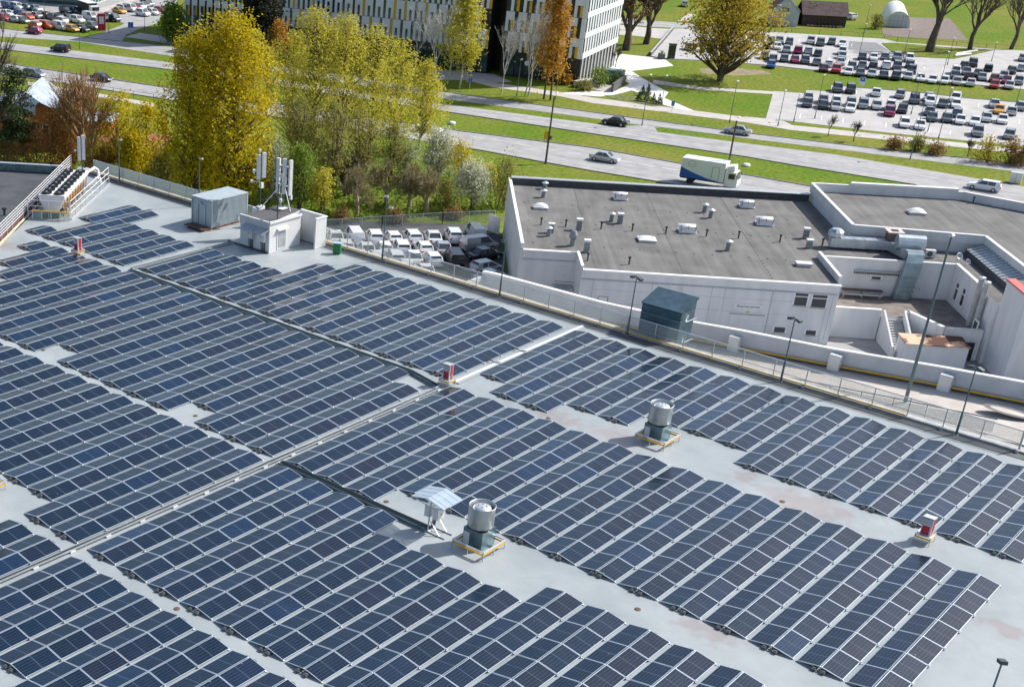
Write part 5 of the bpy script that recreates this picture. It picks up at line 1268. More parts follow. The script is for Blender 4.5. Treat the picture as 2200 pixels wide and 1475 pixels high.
def car_meshes(kind):
    if kind in CARM: return CARM[kind]
    L_, W_, zb, zr, cb, cr, zn, ztl = KIND[kind]
    h = W_ / 2
    # body: cross-sections along x  (x, halfwidth at sill, halfwidth at belt, z bottom, z top)
    S = [(-L_ / 2, h * .80, h * .84, .42, ztl - .22), (-L_ / 2 + .12, h * .92, h * .93, .30, ztl), (-L_ / 2 + .9, h * .98, h, .22, zb), (0, h, h, .20, zb), (cb[1], h * .99, h * .985, .20, zb - .01),
         (L_ / 2 - .75, h * .97, h * .95, .22, (zb + zn) / 2), (L_ / 2 - .18, h * .88, h * .86, .28, zn - .06), (L_ / 2, h * .74, h * .72, .38, zn - .26)]
    mb = MB()
    for (x, hs, hb_, z0, z1) in S:
        zm = z0 + (z1 - z0) * .55
        mb.v += [(x, -hs * .93, z0), (x, -hs, zm), (x, -hb_ * .96, z1 - .03), (x, -hb_ * .80, z1), (x, hb_ * .80, z1), (x, hb_ * .96, z1 - .03), (x, hs, zm), (x, hs * .93, z0)]
    for i in range(len(S) - 1):
        for j in range(8):
            a = i * 8 + j; b_ = i * 8 + (j + 1) % 8; mb.f.append((a, a + 8, b_ + 8, b_)); mb.m.append(0)
    mb.f.append(tuple(range(7, -1, -1))[::-1]); mb.m.append(0); k = (len(S) - 1) * 8; mb.f.append(tuple(k + j for j in range(8))[::-1]); mb.m.append(0)
    # roof skin and pillars in body colour
    hr = h * .74
    rf = [(cr[0], -hr), (cr[1], -hr * .96), (cr[1], hr * .96), (cr[0], hr)]
    mb.prism(rf, zr - .05, zr)
    bb = [(cb[0] + .02, -h * .88), (cb[1], -h * .86), (cb[1], h * .86), (cb[0] + .02, h * .88)]
    for a, c in zip(bb, rf): mb.beam((a[0], a[1], zb - .02), (c[0], c[1], zr - .03), .10, .13)
    if kind in ('hatchback', 'suv', 'estate'):
        q = .52; xa = cb[0] + .02 + (cr[0] - cb[0]) * q; za_ = zb + (zr - zb) * q
        mb.poly([(cb[0] - .02, -h * .86, zb - .03), (cb[0] - .02, h * .86, zb - .03), (xa - .03, h * .80, za_), (xa - .03, -h * .80, za_)][::-1])
        for sg in (-1, 1):
            mb.poly([(cb[0] + .02, sg * h * .885, zb - .02), (cb[0] + .75, sg * h * .885, zb - .02), (cr[0] + .42, sg * hr * 1.02, zr - .03), (cr[0], sg * hr * 1.02, zr - .03)][::sg])
    xm = (cb[0] + cb[1]) * .46
    for sg in (-1, 1):
        mb.beam((xm + .05, sg * h * .885, zb - .02), (xm, sg * hr * 1.01, zr - .03), .05, .10)
        if kind == 'van': mb.poly([(cb[0] + .02, sg * h * .90, zb), (xm, sg * h * .90, zb), (xm, sg * hr * 1.06, zr - .03), (cr[0], sg * hr * 1.06, zr - .03)][::sg])
    if kind == 'van': mb.poly([(cb[0] - .01, -h * .88, zb), (cb[0] - .01, h * .88, zb), (cr[0] - .02, hr, zr - .03), (cr[0] - .02, -hr, zr - .03)][::-1])
    body = mb.mesh('body', 'car_white')
    g = MB(); q = .985
    B4 = [(cb[0] + .05, -h * .875 * q), (cb[1] - .02, -h * .86 * q), (cb[1] - .02, h * .86 * q), (cb[0] + .05, h * .875 * q)]
    T4 = [(p_[0], p_[1] * q) for p_ in rf]
    n = 0
    g.v += [(p_[0], p_[1], zb - .03) for p_ in B4] + [(p_[0], p_[1], zr - .04) for p_ in T4]
    for i in range(4): g.f.append((i, (i + 1) % 4, 4 + (i + 1) % 4, 4 + i)); g.m.append(0)
    glass = g.mesh('windows', 'car_glass')
    wh = MB().cyl((0, -.11, 0), (0, .11, 0), .32, n=14, mi=0).cyl((0, -.125, 0), (0, .125, 0), .19, n=8, mi=1).mesh('wheel', ['black_rubber', 'galv'])
    lt_ = MB().box((0, 0, 0), (.10, .38, .15)).mesh('headlight', 'head_light'); tl = MB().box((0, 0, 0), (.08, .26, .26)).mesh('tail_light', 'tail_light')
    pl = MB().box((0, 0, 0), (.03, .5, .11)).mesh('number_plate', 'plate')
    CARM[kind] = (body, glass, wh, lt_, tl, pl); return CARM[kind]
BODYC = {}
def car(kind, col, loc, rz, label, group=None, detail=True, name=None):
    body, glass, wh, lt_, tl, pl = car_meshes(kind); L_, W_, zb, zr, cb, cr, zn, ztl = KIND[kind]
    r = thing(name or 'parked_car', label, 'van' if kind == 'van' else 'car', loc, rz, group)
    if (kind, col) not in BODYC:
        b2 = body.copy(); b2.materials.clear(); b2.materials.append(MATS['car_' + col]); BODYC[(kind, col)] = b2
    link('body', BODYC[(kind, col)], r); link('windows', glass, r)
    for x in (-L_ * .30, L_ * .305):
        for sg in (-1, 1): link('wheel', wh, r, (x, sg * (W_ / 2 - .10), .32))
    if detail:
        for sg in (-1, 1):
            link('headlight', lt_, r, (L_ / 2 - .12, sg * W_ * .34, zn - .16)); link('tail_light', tl, r, (-L_ / 2 + .05, sg * W_ * .36, ztl - .15))
        link('number_plate', pl, r, (-L_ / 2 + .01, 0, .62)); link('number_plate', pl, r, (L_ / 2 - .0, 0, .48))
    return r
def heading(px, py, dx, dy, z=0): a = P(px, py, z); c = P(px + dx, py + dy, z); return math.atan2(c.y - a.y, c.x - a.x)
crn = random.Random(11)
KN = {'hatchback': 'hatchback', 'saloon': 'saloon car', 'suv': 'suv', 'estate': 'estate car', 'van': 'van'}
CN = lambda c: c.replace('_', ' ')
def lot(place_, group, rows, dx, dy, flip=False):
    """rows: (row words, [(px, py, colour, kind)]) ; labels from the order along each row"""
    for words, cars in rows:
        cars = sorted(cars)
        same = {}
        for (px, py, c, k) in cars: same.setdefault((c, k), []).append(px)
        for i, (px, py, c, k) in enumerate(cars):
            lab = f'{CN(c)} {KN[k]}, {ORD[i]} from left, {words}, {place_}'
            p = P(px, py, 0.75); p.z = 0.035
            hd_ = heading(px, py, dx, dy) + crn.uniform(-.05, .05)
            if flip or crn.random() < .25: hd_ += math.pi
            car(k, c, p, hd_, lab, group, detail=False)
H_, S_, U_, E_, V_ = 'hatchback', 'saloon', 'suv', 'estate', 'van'
w_, s_i, g_, d_g, b_k = 'white', 'silver', 'grey', 'dark_grey', 'black'
lot('far car park', 'cars in the far car park', [
    ('back row', [(1656, 87, b_k, H_), (1675, 86, g_, S_), (1696, 89, d_g, H_), (1742, 87, s_i, U_), (1763, 91, d_g, U_), (1787, 89, d_g, H_), (1810, 93, w_, S_)]),
    ('second row', [(1647, 97, b_k, H_), (1670, 99, w_, H_), (1690, 106, g_, H_), (1715, 107, 'magenta', U_), (1737, 108, s_i, H_), (1758, 113, d_g, H_), (1810, 110, w_, U_), (1810, 119, s_i, H_)]),
    ('third row', [(1643, 119, d_g, H_), (1661, 125, b_k, S_), (1685, 125, d_g, H_), (1708, 127, 'magenta', S_), (1730, 129, d_g, U_), (1755, 132, g_, S_), (1781, 136, w_, H_), (1806, 132, s_i, S_), (1853, 121, b_k, H_), (1877, 122, w_, S_), (1902, 120, g_, H_), (1928, 122, g_, U_), (1954, 125, w_, U_)]),
    ('fourth row', [(1657, 138, 'blue', H_), (1770, 146, 'maroon', H_), (1797, 148, 'red', U_), (1831, 141, d_g, H_), (1853, 138, g_, S_), (1876, 140, b_k, S_), (1904, 140, w_, U_), (1928, 141, d_g, U_), (1955, 138, b_k, H_)]),
    ('front row by grass bank', [(1823, 153, w_, H_), (1848, 155, d_g, S_), (1873, 157, s_i, S_), (1899, 160, b_k, S_), (1925, 163, b_k, U_), (1951, 163, s_i, H_), (1978, 167, w_, H_), (2004, 170, w_, S_), (2029, 172, w_, H_), (2056, 174, s_i, H_), (2086, 176, w_, S_), (2137, 181, 'red', H_), (2169, 182, s_i, S_)]),
    ('right hand cluster', [(1959, 150, b_k, U_), (2054, 152, w_, U_), (2053, 161, d_g, H_), (2072, 139, d_g, S_), (2091, 135, b_k, U_), (2077, 153, g_, H_), (2082, 163, 'maroon', S_), (2102, 156, d_g, S_), (2110, 164, g_, S_), (2124, 145, b_k, H_), (2136, 168, 'maroon', H_), (2157, 161, s_i, H_), (2163, 171, 'magenta', S_), (2174, 150, b_k, S_), (2189, 173, g_, U_), (2196, 144, s_i, E_), (2198, 124, g_, H_)]),
    ('group behind big golden tree', [(1480, 100, s_i, H_), (1511, 90, g_, S_), (1535, 91, d_g, H_), (1579, 96, w_, H_), (1574, 108, w_, S_), (1592, 113, b_k, H_), (1603, 98, g_, S_)]),
], -1.5, 10)
lot('near car park', 'cars in the near car park', [
    ('back row', [(1800, 189, d_g, U_), (1828, 191, b_k, U_), (1883, 197, w_, S_), (1934, 202, g_, H_), (1965, 213, d_g, U_), (1995, 208, s_i, H_), (1998, 217, w_, U_), (2026, 221, d_g, S_), (2053, 210, w_, U_), (2054, 222, w_, S_), (2137, 222, s_i, S_), (2194, 228, g_, H_)]),
    ('middle double row', [(1737, 208, s_i, S_), (1735, 220, d_g, H_), (1769, 213, g_, S_), (1769, 224, b_k, S_), (1797, 216, w_, H_), (1796, 227, s_i, S_), (1829, 219, g_, H_), (1828, 230, w_, S_), (1855, 223, g_, U_), (1884, 225, s_i, S_), (1913, 227, w_, U_), (1912, 239, 'magenta', U_), (1939, 233, b_k, H_), (1998, 237, g_, S_), (2003, 250, d_g, S_), (2035, 252, d_g, S_), (2057, 241, g_, H_), (2147, 234, 'yellow', S_), (2174, 237, s_i, S_)]),
    ('front row', [(1944, 263, w_, E_), (1977, 267, w_, S_), (2064, 256, w_, S_), (2095, 259, w_, S_), (2120, 251, s_i, S_), (2154, 255, w_, S_), (2101, 282, g_, U_), (2169, 288, g_, H_)]),
], -1.5, 10)
lot('showroom yard', 'cars at the showroom yard', [
    ('back row', [(19, 12, 'blue', U_), (37, 14, w_, U_), (75, 17, s_i, S_), (141, 22, b_k, H_), (159, 22, d_g, H_), (56, 15, d_g, H_)]),
    ('middle row', [(15, 28, w_, S_), (41, 29, 'blue', U_), (77, 32, s_i, S_), (95, 32, 'maroon', H_), (111, 35, g_, H_), (122, 37, d_g, H_), (144, 36, b_k, S_), (59, 35, 'orange', H_), (8, 37, 'red', H_), (33, 40, w_, H_), (47, 42, g_, S_), (194, 36, w_, V_), (166, 42, w_, U_), (220, 38, d_g, U_)]),
    ('display row on grass', [(75, 53, 'orange', H_), (101, 54, 'orange', U_), (130, 45, w_, U_), (131, 57, w_, V_), (155, 61, 'yellow', H_), (177, 61, b_k, H_), (199, 55, g_, H_), (205, 45, g_, S_), (242, 39, d_g, V_)]),
    ('line before the glass front', [(256, 22, 'yellow', S_), (266, 17, w_, E_), (280, 18, w_, V_), (291, 14, 'red', S_), (299, 12, w_, S_), (306, 10, g_, S_), (316, 7, g_, U_), (307, 28, w_, U_), (328, 25, w_, S_), (346, 21, 'red', H_)]),
], 14, 3)
# white cars in the yard below the solar roof
rv = P(930, 505, .8) - P(763, 505, .8); yh = math.atan2(rv.y, rv.x) + math.pi / 2
def ycar(px, py, c, k, rz, label): p = P(px, py, .85); p.z = .035; car(k, c, p, rz, label, 'new cars parked in the yard behind the roof fence')
for words, L_ in (('the row along the wire fence', [(720, 506, w_, S_), (762, 506, w_, V_), (805, 508, w_, U_), (844, 508, w_, H_), (886, 508, w_, U_), (930, 506, w_, S_), (974, 504, w_, U_), (1021, 498, w_, V_)]),
                  ('the second row of the yard', [(742, 526, w_, H_), (787, 532, w_, S_), (825, 530, w_, H_), (863, 530, w_, U_), (910, 530, w_, H_), (951, 529, s_i, S_)]),
                  ('the third row of the yard', [(809, 550, w_, H_), (850, 552, w_, U_), (888, 549, w_, S_), (929, 553, w_, H_), (976, 553, b_k, V_)]),
                  ('the row partly hidden by the roof fence', [(772, 548, w_, S_), (872, 569, w_, H_), (913, 578, w_, S_)])):
    for i, (px, py, c, k) in enumerate(sorted(L_)):
        ycar(px, py, c, k, yh + crn.uniform(-.06, .06), f'{CN(c)} {KN[k]}, {ORD[i]} from left in {words}')
ycar(1029, 523, s_i, V_, yh - 1.25, 'pale panel van parked crosswise against the white workshop wall')
ycar(1042, 542, b_k, S_, yh - 1.15, 'black saloon car parked crosswise below the pale panel van')
ycar(1045, 570, s_i, H_, yh - 1.1, 'silver hatchback parked crosswise near the workshop corner')
ycar(1055, 590, s_i, S_, yh - 1.1, 'silver saloon car almost hidden by the ramp wall')
# traffic
def tcar(px, py, c, k, dx, dy, label): p = P(px, py, .7); p.z = .04; car(k, c, p, heading(px, py, dx, dy), label, None, True, 'moving_car')
tcar(130, 104, b_k, U_, -10, -1.3, 'black suv driving on the middle road at the far left')
tcar(74, 157, g_, E_, 10, 1.6, 'grey estate car driving on the nearest road at the far left')
tcar(218, 166, b_k, S_, 10, 1.6, 'black saloon driving on the nearest road behind the bare tree')
tcar(73, 66, 'magenta', H_, -10, -1.2, 'dark pink hatchback driving past the showroom display cars')
tcar(567, 213, 'red', S_, 10, 1.6, 'red car just showing between the two yellow green tree groups')
tcar(922, 275, w_, S_, 10, 1.6, 'white car emerging from behind the weeping birches')
tcar(1322, 260, b_k, S_, -10, -1.5, 'black saloon driving on the upper road near the plaza')
tcar(1300, 337, s_i, S_, 10, 1.6, 'silver saloon alone on the nearest road left of the truck')
tcar(1585, 279, s_i, S_, -10, -1.4, 'silver saloon on the upper road behind the second road pole')
tcar(2115, 398, w_, E_, -10, -1.6, 'white estate car on the middle road at the right edge')
tcar(725, 262, w_, S_, 10, 1.6, 'white car glimpsed through the weeping birches')
# box truck
p = P(1525, 385, .9); p.z = .03
r = thing('box_truck', 'white box truck with a blue wave along its side on the nearest road', 'truck', p, heading(1525, 385, 10, 1.55))
m, t, b = newmat('truck_side')
b.inputs['Roughness'].default_value = 0.35
tc = t.nodes.new('ShaderNodeTexCoord'); sx = t.nodes.new('ShaderNodeSeparateXYZ'); t.links.new(tc.outputs['Object'], sx.inputs[0])
cu = mth('ADD', 0.90, mth('MULTIPLY', mth('POWER', mth('MAXIMUM', mth('SUBTRACT', 2.2, sx.outputs[0]), 0.0), 1.6), 0.078))
fm = mth('LESS_THAN', sx.outputs[2], cu)
fm = mth('MULTIPLY', fm, mth('LESS_THAN', sx.outputs[1], 0.0))
mx = t.nodes.new('ShaderNodeMix'); mx.data_type = 'RGBA'; t.links.new(fm, mx.inputs[0]); mx.inputs[6].default_value = (.80, .81, .82, 1); mx.inputs[7].default_value = (.01, .10, .42, 1); t.links.new(mx.outputs[2], b.inputs['Base Color'])
MB().box((-1.0, 0, 2.3), (6.3, 2.5, 2.75)).build('cargo_box', 'truck_side', r)
MB().box((0.9, -1.27, 2.0), (1.0, .03, 1.9)).build('side_door', 'white_paint', r)
for (dx, dz, w2, h2) in ((0, .95, 1.0, .04), (0, -.95, 1.0, .04), (-.5, 0, .04, 1.9), (.5, 0, .04, 1.9)): MB().box((.9 + dx, -1.29, 2.0 + dz), (w2, .02, h2)).build('door_trim', 'dark_steel', r)
em = MB()
for k in range(28):
    a = k / 28 * 2 * math.pi; a2 = (k + 1) / 28 * 2 * math.pi
    em.poly([(-2.6 + .62 * math.cos(a), -1.262, 2.95 + .5 * math.sin(a)), (-2.6 + .62 * math.cos(a2), -1.262, 2.95 + .5 * math.sin(a2)), (-2.6 + .5 * math.cos(a2), -1.262, 2.95 + .4 * math.sin(a2)), (-2.6 + .5 * math.cos(a), -1.262, 2.95 + .4 * math.sin(a))])
em.box((-2.6, -1.262, 2.9), (.7, .01, .12)); em.build('emblem', 'galv', r)
cb_ = MB()
prof = [(2.25, .45), (4.05, .45), (4.10, 1.5), (3.75, 2.55), (2.25, 2.6)]
cb_.v += [(x, -1.15, z) for x, z in prof] + [(x, 1.15, z) for x, z in prof]; k = len(prof)
for i in range(k): cb_.f.append((i, i + k, (i + 1) % k + k, (i + 1) % k)); cb_.m.append(0)
cb_.f.append(tuple(range(k))); cb_.m.append(0); cb_.f.append(tuple(range(2 * k - 1, k - 1, -1))); cb_.m.append(0)
cab = cb_.build('cab', 'white_paint', r)
MB().poly([(4.10, -1.0, 1.55), (4.10, 1.0, 1.55), (3.80, .95, 2.45), (3.80, -.95, 2.45)]).build('windscreen', 'glass_dark', cab)
MB().box((3.2, -1.16, 1.95), (.9, .03, .75)).build('side_window', 'glass_dark', cab); MB().box((3.2, 1.16, 1.95), (.9, .03, .75)).build('side_window', 'glass_dark', cab)
MB().box((2.9, 0, 3.0), (1.0, 1.9, .7), ry=-.2).build('cooling_unit', 'white_paint', r)
MB().box((-.4, 0, .72), (7.6, .9, .3)).build('chassis', 'black_rubber', r)
wm_ = MB().cyl((0, -.16, 0), (0, .16, 0), .48, n=16).mesh('wheel', 'black_rubber')
for x in (-2.6, 3.1):
    for sg_ in (-1, 1): link('wheel', wm_, r, (x, sg_ * .98, .48))
for sg_ in (-1, 1): MB().box((4.2, sg_ * .85, .75), (.1, .35, .2)).build('headlight', 'head_light', r); MB().beam((3.9, sg_ * 1.15, 2.2), (4.1, sg_ * 1.4, 1.9), .12).build('mirror', 'black_rubber', r)
# lorry at the showroom
p = P(191, 20, 1.4); p.z = .03
r = thing('flatbed_lorry', 'white lorry with a dark covered body in the showroom yard', 'truck', p, heading(191, 20, 12, 4))
MB().box((-1, 0, 1.9), (6.4, 2.4, 2.2)).build('cargo_box', 'black_rubber', r); MB().box((-1, 0, 3.05), (6.5, 2.5, .12)).build('box_roof', 'white_paint', r)
MB().box((3.2, 0, 1.5), (1.7, 2.1, 2.0)).build('cab', 'white_paint', r); MB().box((4.06, 0, 1.9), (.05, 1.8, .8)).build('windscreen', 'glass_dark', r)
for x in (-2.6, 2.9):
    for sg_ in (-1, 1): link('wheel', wm_, r, (x, sg_ * .98, .48))
# ------------------------------------------------------------------ trees
def leafmat(name, ca, cb_, cc=None, trans=0.35):
    m, t, b = newmat(name)
    g = t.nodes.new('ShaderNodeNewGeometry'); rp = t.nodes.new('ShaderNodeValToRGB')
    rp.color_ramp.elements[0].color = ca + (1,); rp.color_ramp.elements[1].color = cb_ + (1,)
    if cc: e = rp.color_ramp.elements.new(.85); e.color = cc + (1,)
    t.links.new(g.outputs['Random Per Island'], rp.inputs[0])
    b.inputs['Roughness'].default_value = 0.7; b.inputs['Specular IOR Level'].default_value = 0.2
    t.links.new(rp.outputs[0], b.inputs['Base Color'])
    tl = t.nodes.new('ShaderNodeBsdfTranslucent'); t.links.new(rp.outputs[0], tl.inputs[0])
    mx = t.nodes.new('ShaderNodeMixShader'); mx.inputs[0].default_value = trans
    t.links.new(b.outputs[0], mx.inputs[1]); t.links.new(tl.outputs[0], mx.inputs[2]); t.links.new(mx.outputs[0], t.nodes['Material Output'].inputs['Surface'])
leafmat('leaf_yellow', (.60, .46, .010), (.80, .64, .02), (.48, .41, .015), trans=.45)
leafmat('leaf_birch', (.46, .47, .06), (.66, .65, .11), (.66, .55, .07), trans=.45)
leafmat('leaf_olive', (.22, .24, .05), (.36, .36, .09), (.32, .28, .09), trans=.45)
leafmat('leaf_green', (.13, .22, .03), (.28, .37, .05), trans=.45)
leafmat('leaf_orange', (.52, .22, .03), (.68, .36, .05), (.56, .36, .05), trans=.45)
leafmat('leaf_oak', (.48, .34, .02), (.64, .46, .03), (.36, .29, .04), trans=.45)
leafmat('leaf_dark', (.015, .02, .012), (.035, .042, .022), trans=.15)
leafmat('leaf_pine', (.035, .06, .022), (.075, .11, .04), trans=.2)
leafmat('leaf_brown', (.26, .19, .10), (.38, .28, .14), (.42, .26, .07), trans=.5)
leafmat('leaf_rust', (.36, .17, .04), (.52, .27, .06), (.30, .17, .06), trans=.5)
leafmat('blossom', (.70, .70, .66), (.86, .86, .84), (.40, .42, .16), trans=.35)
leafmat('blossom_grey', (.36, .40, .34), (.55, .58, .53), (.28, .31, .13), trans=.35)
mat('bark', (0.11, 0.085, 0.065), 0.9, var=0.3, scale=2)
mat('bark_grey', (0.36, 0.29, 0.19), 0.9, var=0.3, scale=2)
mat('bark_birch', (0.50, 0.48, 0.45), 0.8, var=0.35, scale=2.2, col2=(.6, .58, .55))
mat('bark_rust', (0.36, 0.22, 0.11), 0.9, var=0.3, scale=2)
TR = np.random.default_rng(21)
def leaves_mesh(name, C_, size, m_, stretch=1.0):
    n = len(C_)
    # leaves turn their faces outward and up to the light
    out = C_ - C_.mean(0); out /= np.linalg.norm(out, axis=1)[:, None] + 1e-6
    N_ = TR.normal(size=(n, 3)) * .75 + out * .55 + np.array((0, 0, .75)); N_ /= np.linalg.norm(N_, axis=1)[:, None]
    a = TR.normal(size=(n, 3)) + np.array((0, 0, -.5)); a -= (a * N_).sum(1)[:, None] * N_; a /= np.linalg.norm(a, axis=1)[:, None]
    b_ = np.cross(N_, a)
    s = (size * TR.uniform(.6, 1.3, n))[:, None]
    a = a * s * .5 * stretch; b_ = b_ * s * .5
    V = np.empty((n, 4, 3)); V[:, 0] = C_ - a; V[:, 1] = C_ + b_ * .8; V[:, 2] = C_ + a; V[:, 3] = C_ - b_ * .8
    me = bpy.data.meshes.new(name)
    me.vertices.add(4 * n); me.vertices.foreach_set('co', V.ravel())
    me.loops.add(4 * n); me.loops.foreach_set('vertex_index', np.arange(4 * n, dtype=np.int32))
    me.polygons.add(n); me.polygons.foreach_set('loop_start', np.arange(0, 4 * n, 4, dtype=np.int32)); me.polygons.foreach_set('loop_total', np.full(n, 4, dtype=np.int32))
    me.materials.append(MATS[m_]); me.update(calc_edges=True); me.validate()
    return me
def limb(mb, pts, r0, r1, n=5):
    for i in range(len(pts) - 1):
        ra = r0 + (r1 - r0) * i / (len(pts) - 1); rb = r0 + (r1 - r0) * (i + 1) / (len(pts) - 1)
        mb.cyl(pts[i], pts[i + 1], ra, rb, n, caps=False)
def curve(a, c, sag, n=4, j=0.0, rng=None):
    o = []
    for i in range(n + 1):
        t_ = i / n; p = a.lerp(c, t_) + Vector((0, 0, sag * math.sin(math.pi * t_)))
        if rng and 0 < i < n: p += Vector((rng.uniform(-j, j), rng.uniform(-j, j), rng.uniform(-j, j)))
        o.append(p)
    return o
PROF = {
    'poplar': lambda u: max(0.12, math.sin(math.pi * min(1, .14 + u * .80)) ** .62),
    'birch': lambda u: max(0.08, math.sin(math.pi * min(1, .12 + u * .86)) ** .8 * (1.05 - .35 * u)),
    'broad': lambda u: max(0.12, math.sin(math.pi * min(1, .16 + u * .80)) ** .6 * (1.0 - .12 * u)),
    'round': lambda u: max(0.1, math.sqrt(max(0, 1 - (2 * u - .95) ** 2 * .98))),
    'wide': lambda u: max(0.1, math.sqrt(max(0, 1 - (1.7 * u - .55) ** 2 * .72)))}
def leafy(name, label, base, h, rx, leaf, bark='bark', prof='birch', z0=.18, ncl=120, lpc=70, size=.26, sp=(.55, .55, .7), droop=0.0, trunk_r=.22, group=None, stems=1, lean=(0, 0), shell=.55, branches=True, stretch=1.5, trunk_vis=1.0):
    rng = random.Random(hash(label) % 100000)
    rng = random.Random(sum(ord(c) * (i + 1) for i, c in enumerate(label)))
    r = thing(name, label, 'shrub' if name == 'shrub' else 'tree', base, 0, group)
    tk = MB(); br = MB()
    top = Vector((lean[0], lean[1], h * .96))
    stem_l = []
    for s in range(stems):
        off = Vector((rng.uniform(-.5, .5), rng.uniform(-.5, .5), 0)) * (0 if stems == 1 else 1)
        tp = top + (Vector((rng.uniform(-1, 1) * rx * .45, rng.uniform(-1, 1) * rx * .45, -rng.uniform(0, h * .15))) if stems > 1 else Vector((0, 0, 0)))
        pts = curve(off, tp, 0, 7, h * .012, rng); stem_l.append(pts)
        limb(tk, pts, trunk_r * (1 if stems == 1 else .7), .03, 7)
    Cs = []
    for k in range(ncl):
        u = rng.random() ** (.9)
        rr = rx * PROF[prof](u) * (1 + .20 * math.sin(3 * (an0 := rng.uniform(0, 6.283)) + u * 9 + h)) * (shell + (1 - shell) * rng.random()) * rng.uniform(.82, 1.12)
        if rng.random() < .25: rr *= rng.uniform(.2, .8)
        an = an0; zc = h * (z0 + (1 - z0) * u)
        ax = top * (zc / h)
        c = Vector((ax.x + rr * math.cos(an), ax.y + rr * math.sin(an), zc))
        if branches and k % 2 == 0:
            st = rng.choice(stem_l); zs = max(h * .06, zc - rr * rng.uniform(.6, 1.1) - h * .03); f = min(.97, max(.02, zs / (h * .96))); i = min(6, int(f * 7)); a = st[i].lerp(st[i + 1], f * 7 - i)
            limb(br, curve(a, c, .12 * rr if droop > 0 else -.06 * rr, 3, .12 * max(.3, rr * .3), rng), max(.025, .10 * trunk_r / .22 * (1 - u * .7)), .015, 4)
        n_ = int(lpc * rng.uniform(.5, 1.4)); cl = TR.normal(size=(n_, 3)) * np.array(sp) * rng.uniform(.7, 1.25)
        if droop: cl[:, 2] = -np.abs(TR.exponential(droop, n_)) + TR.normal(size=n_) * .2
        Cs.append(cl + np.array(c))
    C_ = np.concatenate(Cs); C_ = C_[C_[:, 2] > .15]
    tk.build('trunk', bark, r, smooth=True)
    if branches: br.build('branches', bark if bark != 'bark_birch' else 'bark', r)
    link('crown', leaves_mesh('crown', C_, size, leaf, stretch), r)
    return r
def bare(name, label, base, h, spread=.5, bark='bark', depth=5, trunk_r=.3, leaf=None, nleaf=0, size=.2, group=None, lean=(0, 0), first=.22, stems=1, kids=(3, 4), up=.25):
    rng = random.Random(sum(ord(c) * (i + 1) for i, c in enumerate(label)))
    r = thing(name, label, 'shrub' if name == 'shrub' else 'tree', base, 0, group)
    tk = MB(); tw = MB(); tips = []
    def grow(a, d, L_, rad, dep):
        c = a + d * L_
        mid = a.lerp(c, .5) + Vector((rng.uniform(-1, 1), rng.uniform(-1, 1), rng.uniform(-.5, .5))) * L_ * .07
        tgt = tk if dep >= depth - 1 else tw
        rad = max(rad, .012)
        limb(tgt, [a, mid, c], rad, rad * .62, 6 if dep >= depth - 1 else (4 if dep > 2 else 3))
        if dep <= 2: tips.append((a, c))
        if dep == 0: return
        n_ = rng.randint(*kids) + (1 if dep == depth else 0)
        for k in range(n_):
            t_ = rng.uniform(.45, 1.0) if dep < depth else rng.uniform(.6, 1.0)
            s = a.lerp(mid, t_ * 2) if t_ < .5 else mid.lerp(c, t_ * 2 - 1)
            v = Vector((rng.gauss(0, 1), rng.gauss(0, 1), rng.gauss(0, 1) * .6)); v = (v - v.dot(d) * d).normalized()
            nd = (d + v * spread * rng.uniform(.7, 1.6) + Vector((0, 0, up))).normalized()
            grow(s, nd, L_ * rng.uniform(.55, .80), rad * rng.uniform(.42, .6), dep - 1)
        grow(c, (d + Vector((rng.uniform(-.2, .2), rng.uniform(-.2, .2), .1))).normalized(), L_ * .72, rad * .6, dep - 1)
    for s in range(stems):
        d0 = Vector((lean[0] + (rng.uniform(-.35, .35) if stems > 1 else 0), lean[1] + (rng.uniform(-.35, .35) if stems > 1 else 0), 1)).normalized()
        grow(Vector((0, 0, 0)), d0, h * first * rng.uniform(.9, 1.1), trunk_r, depth)
    # scale to the wanted height
    allz = max(max(v[2] for v in tw.v), .1); f = h / allz
    for mb in (tk, tw): mb.v = [(v[0] * f, v[1] * f, v[2] * f) for v in mb.v]
    tk.build('trunk', bark, r, smooth=True); tw.build('branches', bark, r)
    if leaf and nleaf:
        A_ = np.array([tuple(a) for a, c in tips]); B_ = np.array([tuple(c) for a, c in tips])
        ii = TR.integers(0, len(A_), nleaf); tt = TR.random((nleaf, 1))
        C_ = (A_[ii] + (B_[ii] - A_[ii]) * tt) * f + TR.normal(size=(nleaf, 3)) * .12
        link('crown', leaves_mesh('crown', C_, size, leaf), r)
    return r
def TB(px, py, ptop): b_ = P(px, py, 0); return b_, height_to(b_, ptop)
# --- big yellow poplars
b_, h = TB(418, 432, 78); leafy('poplar_tree', 'tall bright yellow tree, the left and lower of the twin yellow crowns', b_, h, 5.0, 'leaf_yellow', prof='poplar', z0=.10, ncl=380, lpc=44, size=.27, sp=(.38, .38, .95), trunk_r=.35, shell=.5)
b_, h = TB(497, 440, 44); leafy('poplar_tree', 'tall bright yellow tree, the right and higher of the twin yellow crowns', b_, h, 6.2, 'leaf_yellow', prof='poplar', z0=.08, ncl=560, lpc=44, size=.27, sp=(.40, .40, 1.0), trunk_r=.38, shell=.5)
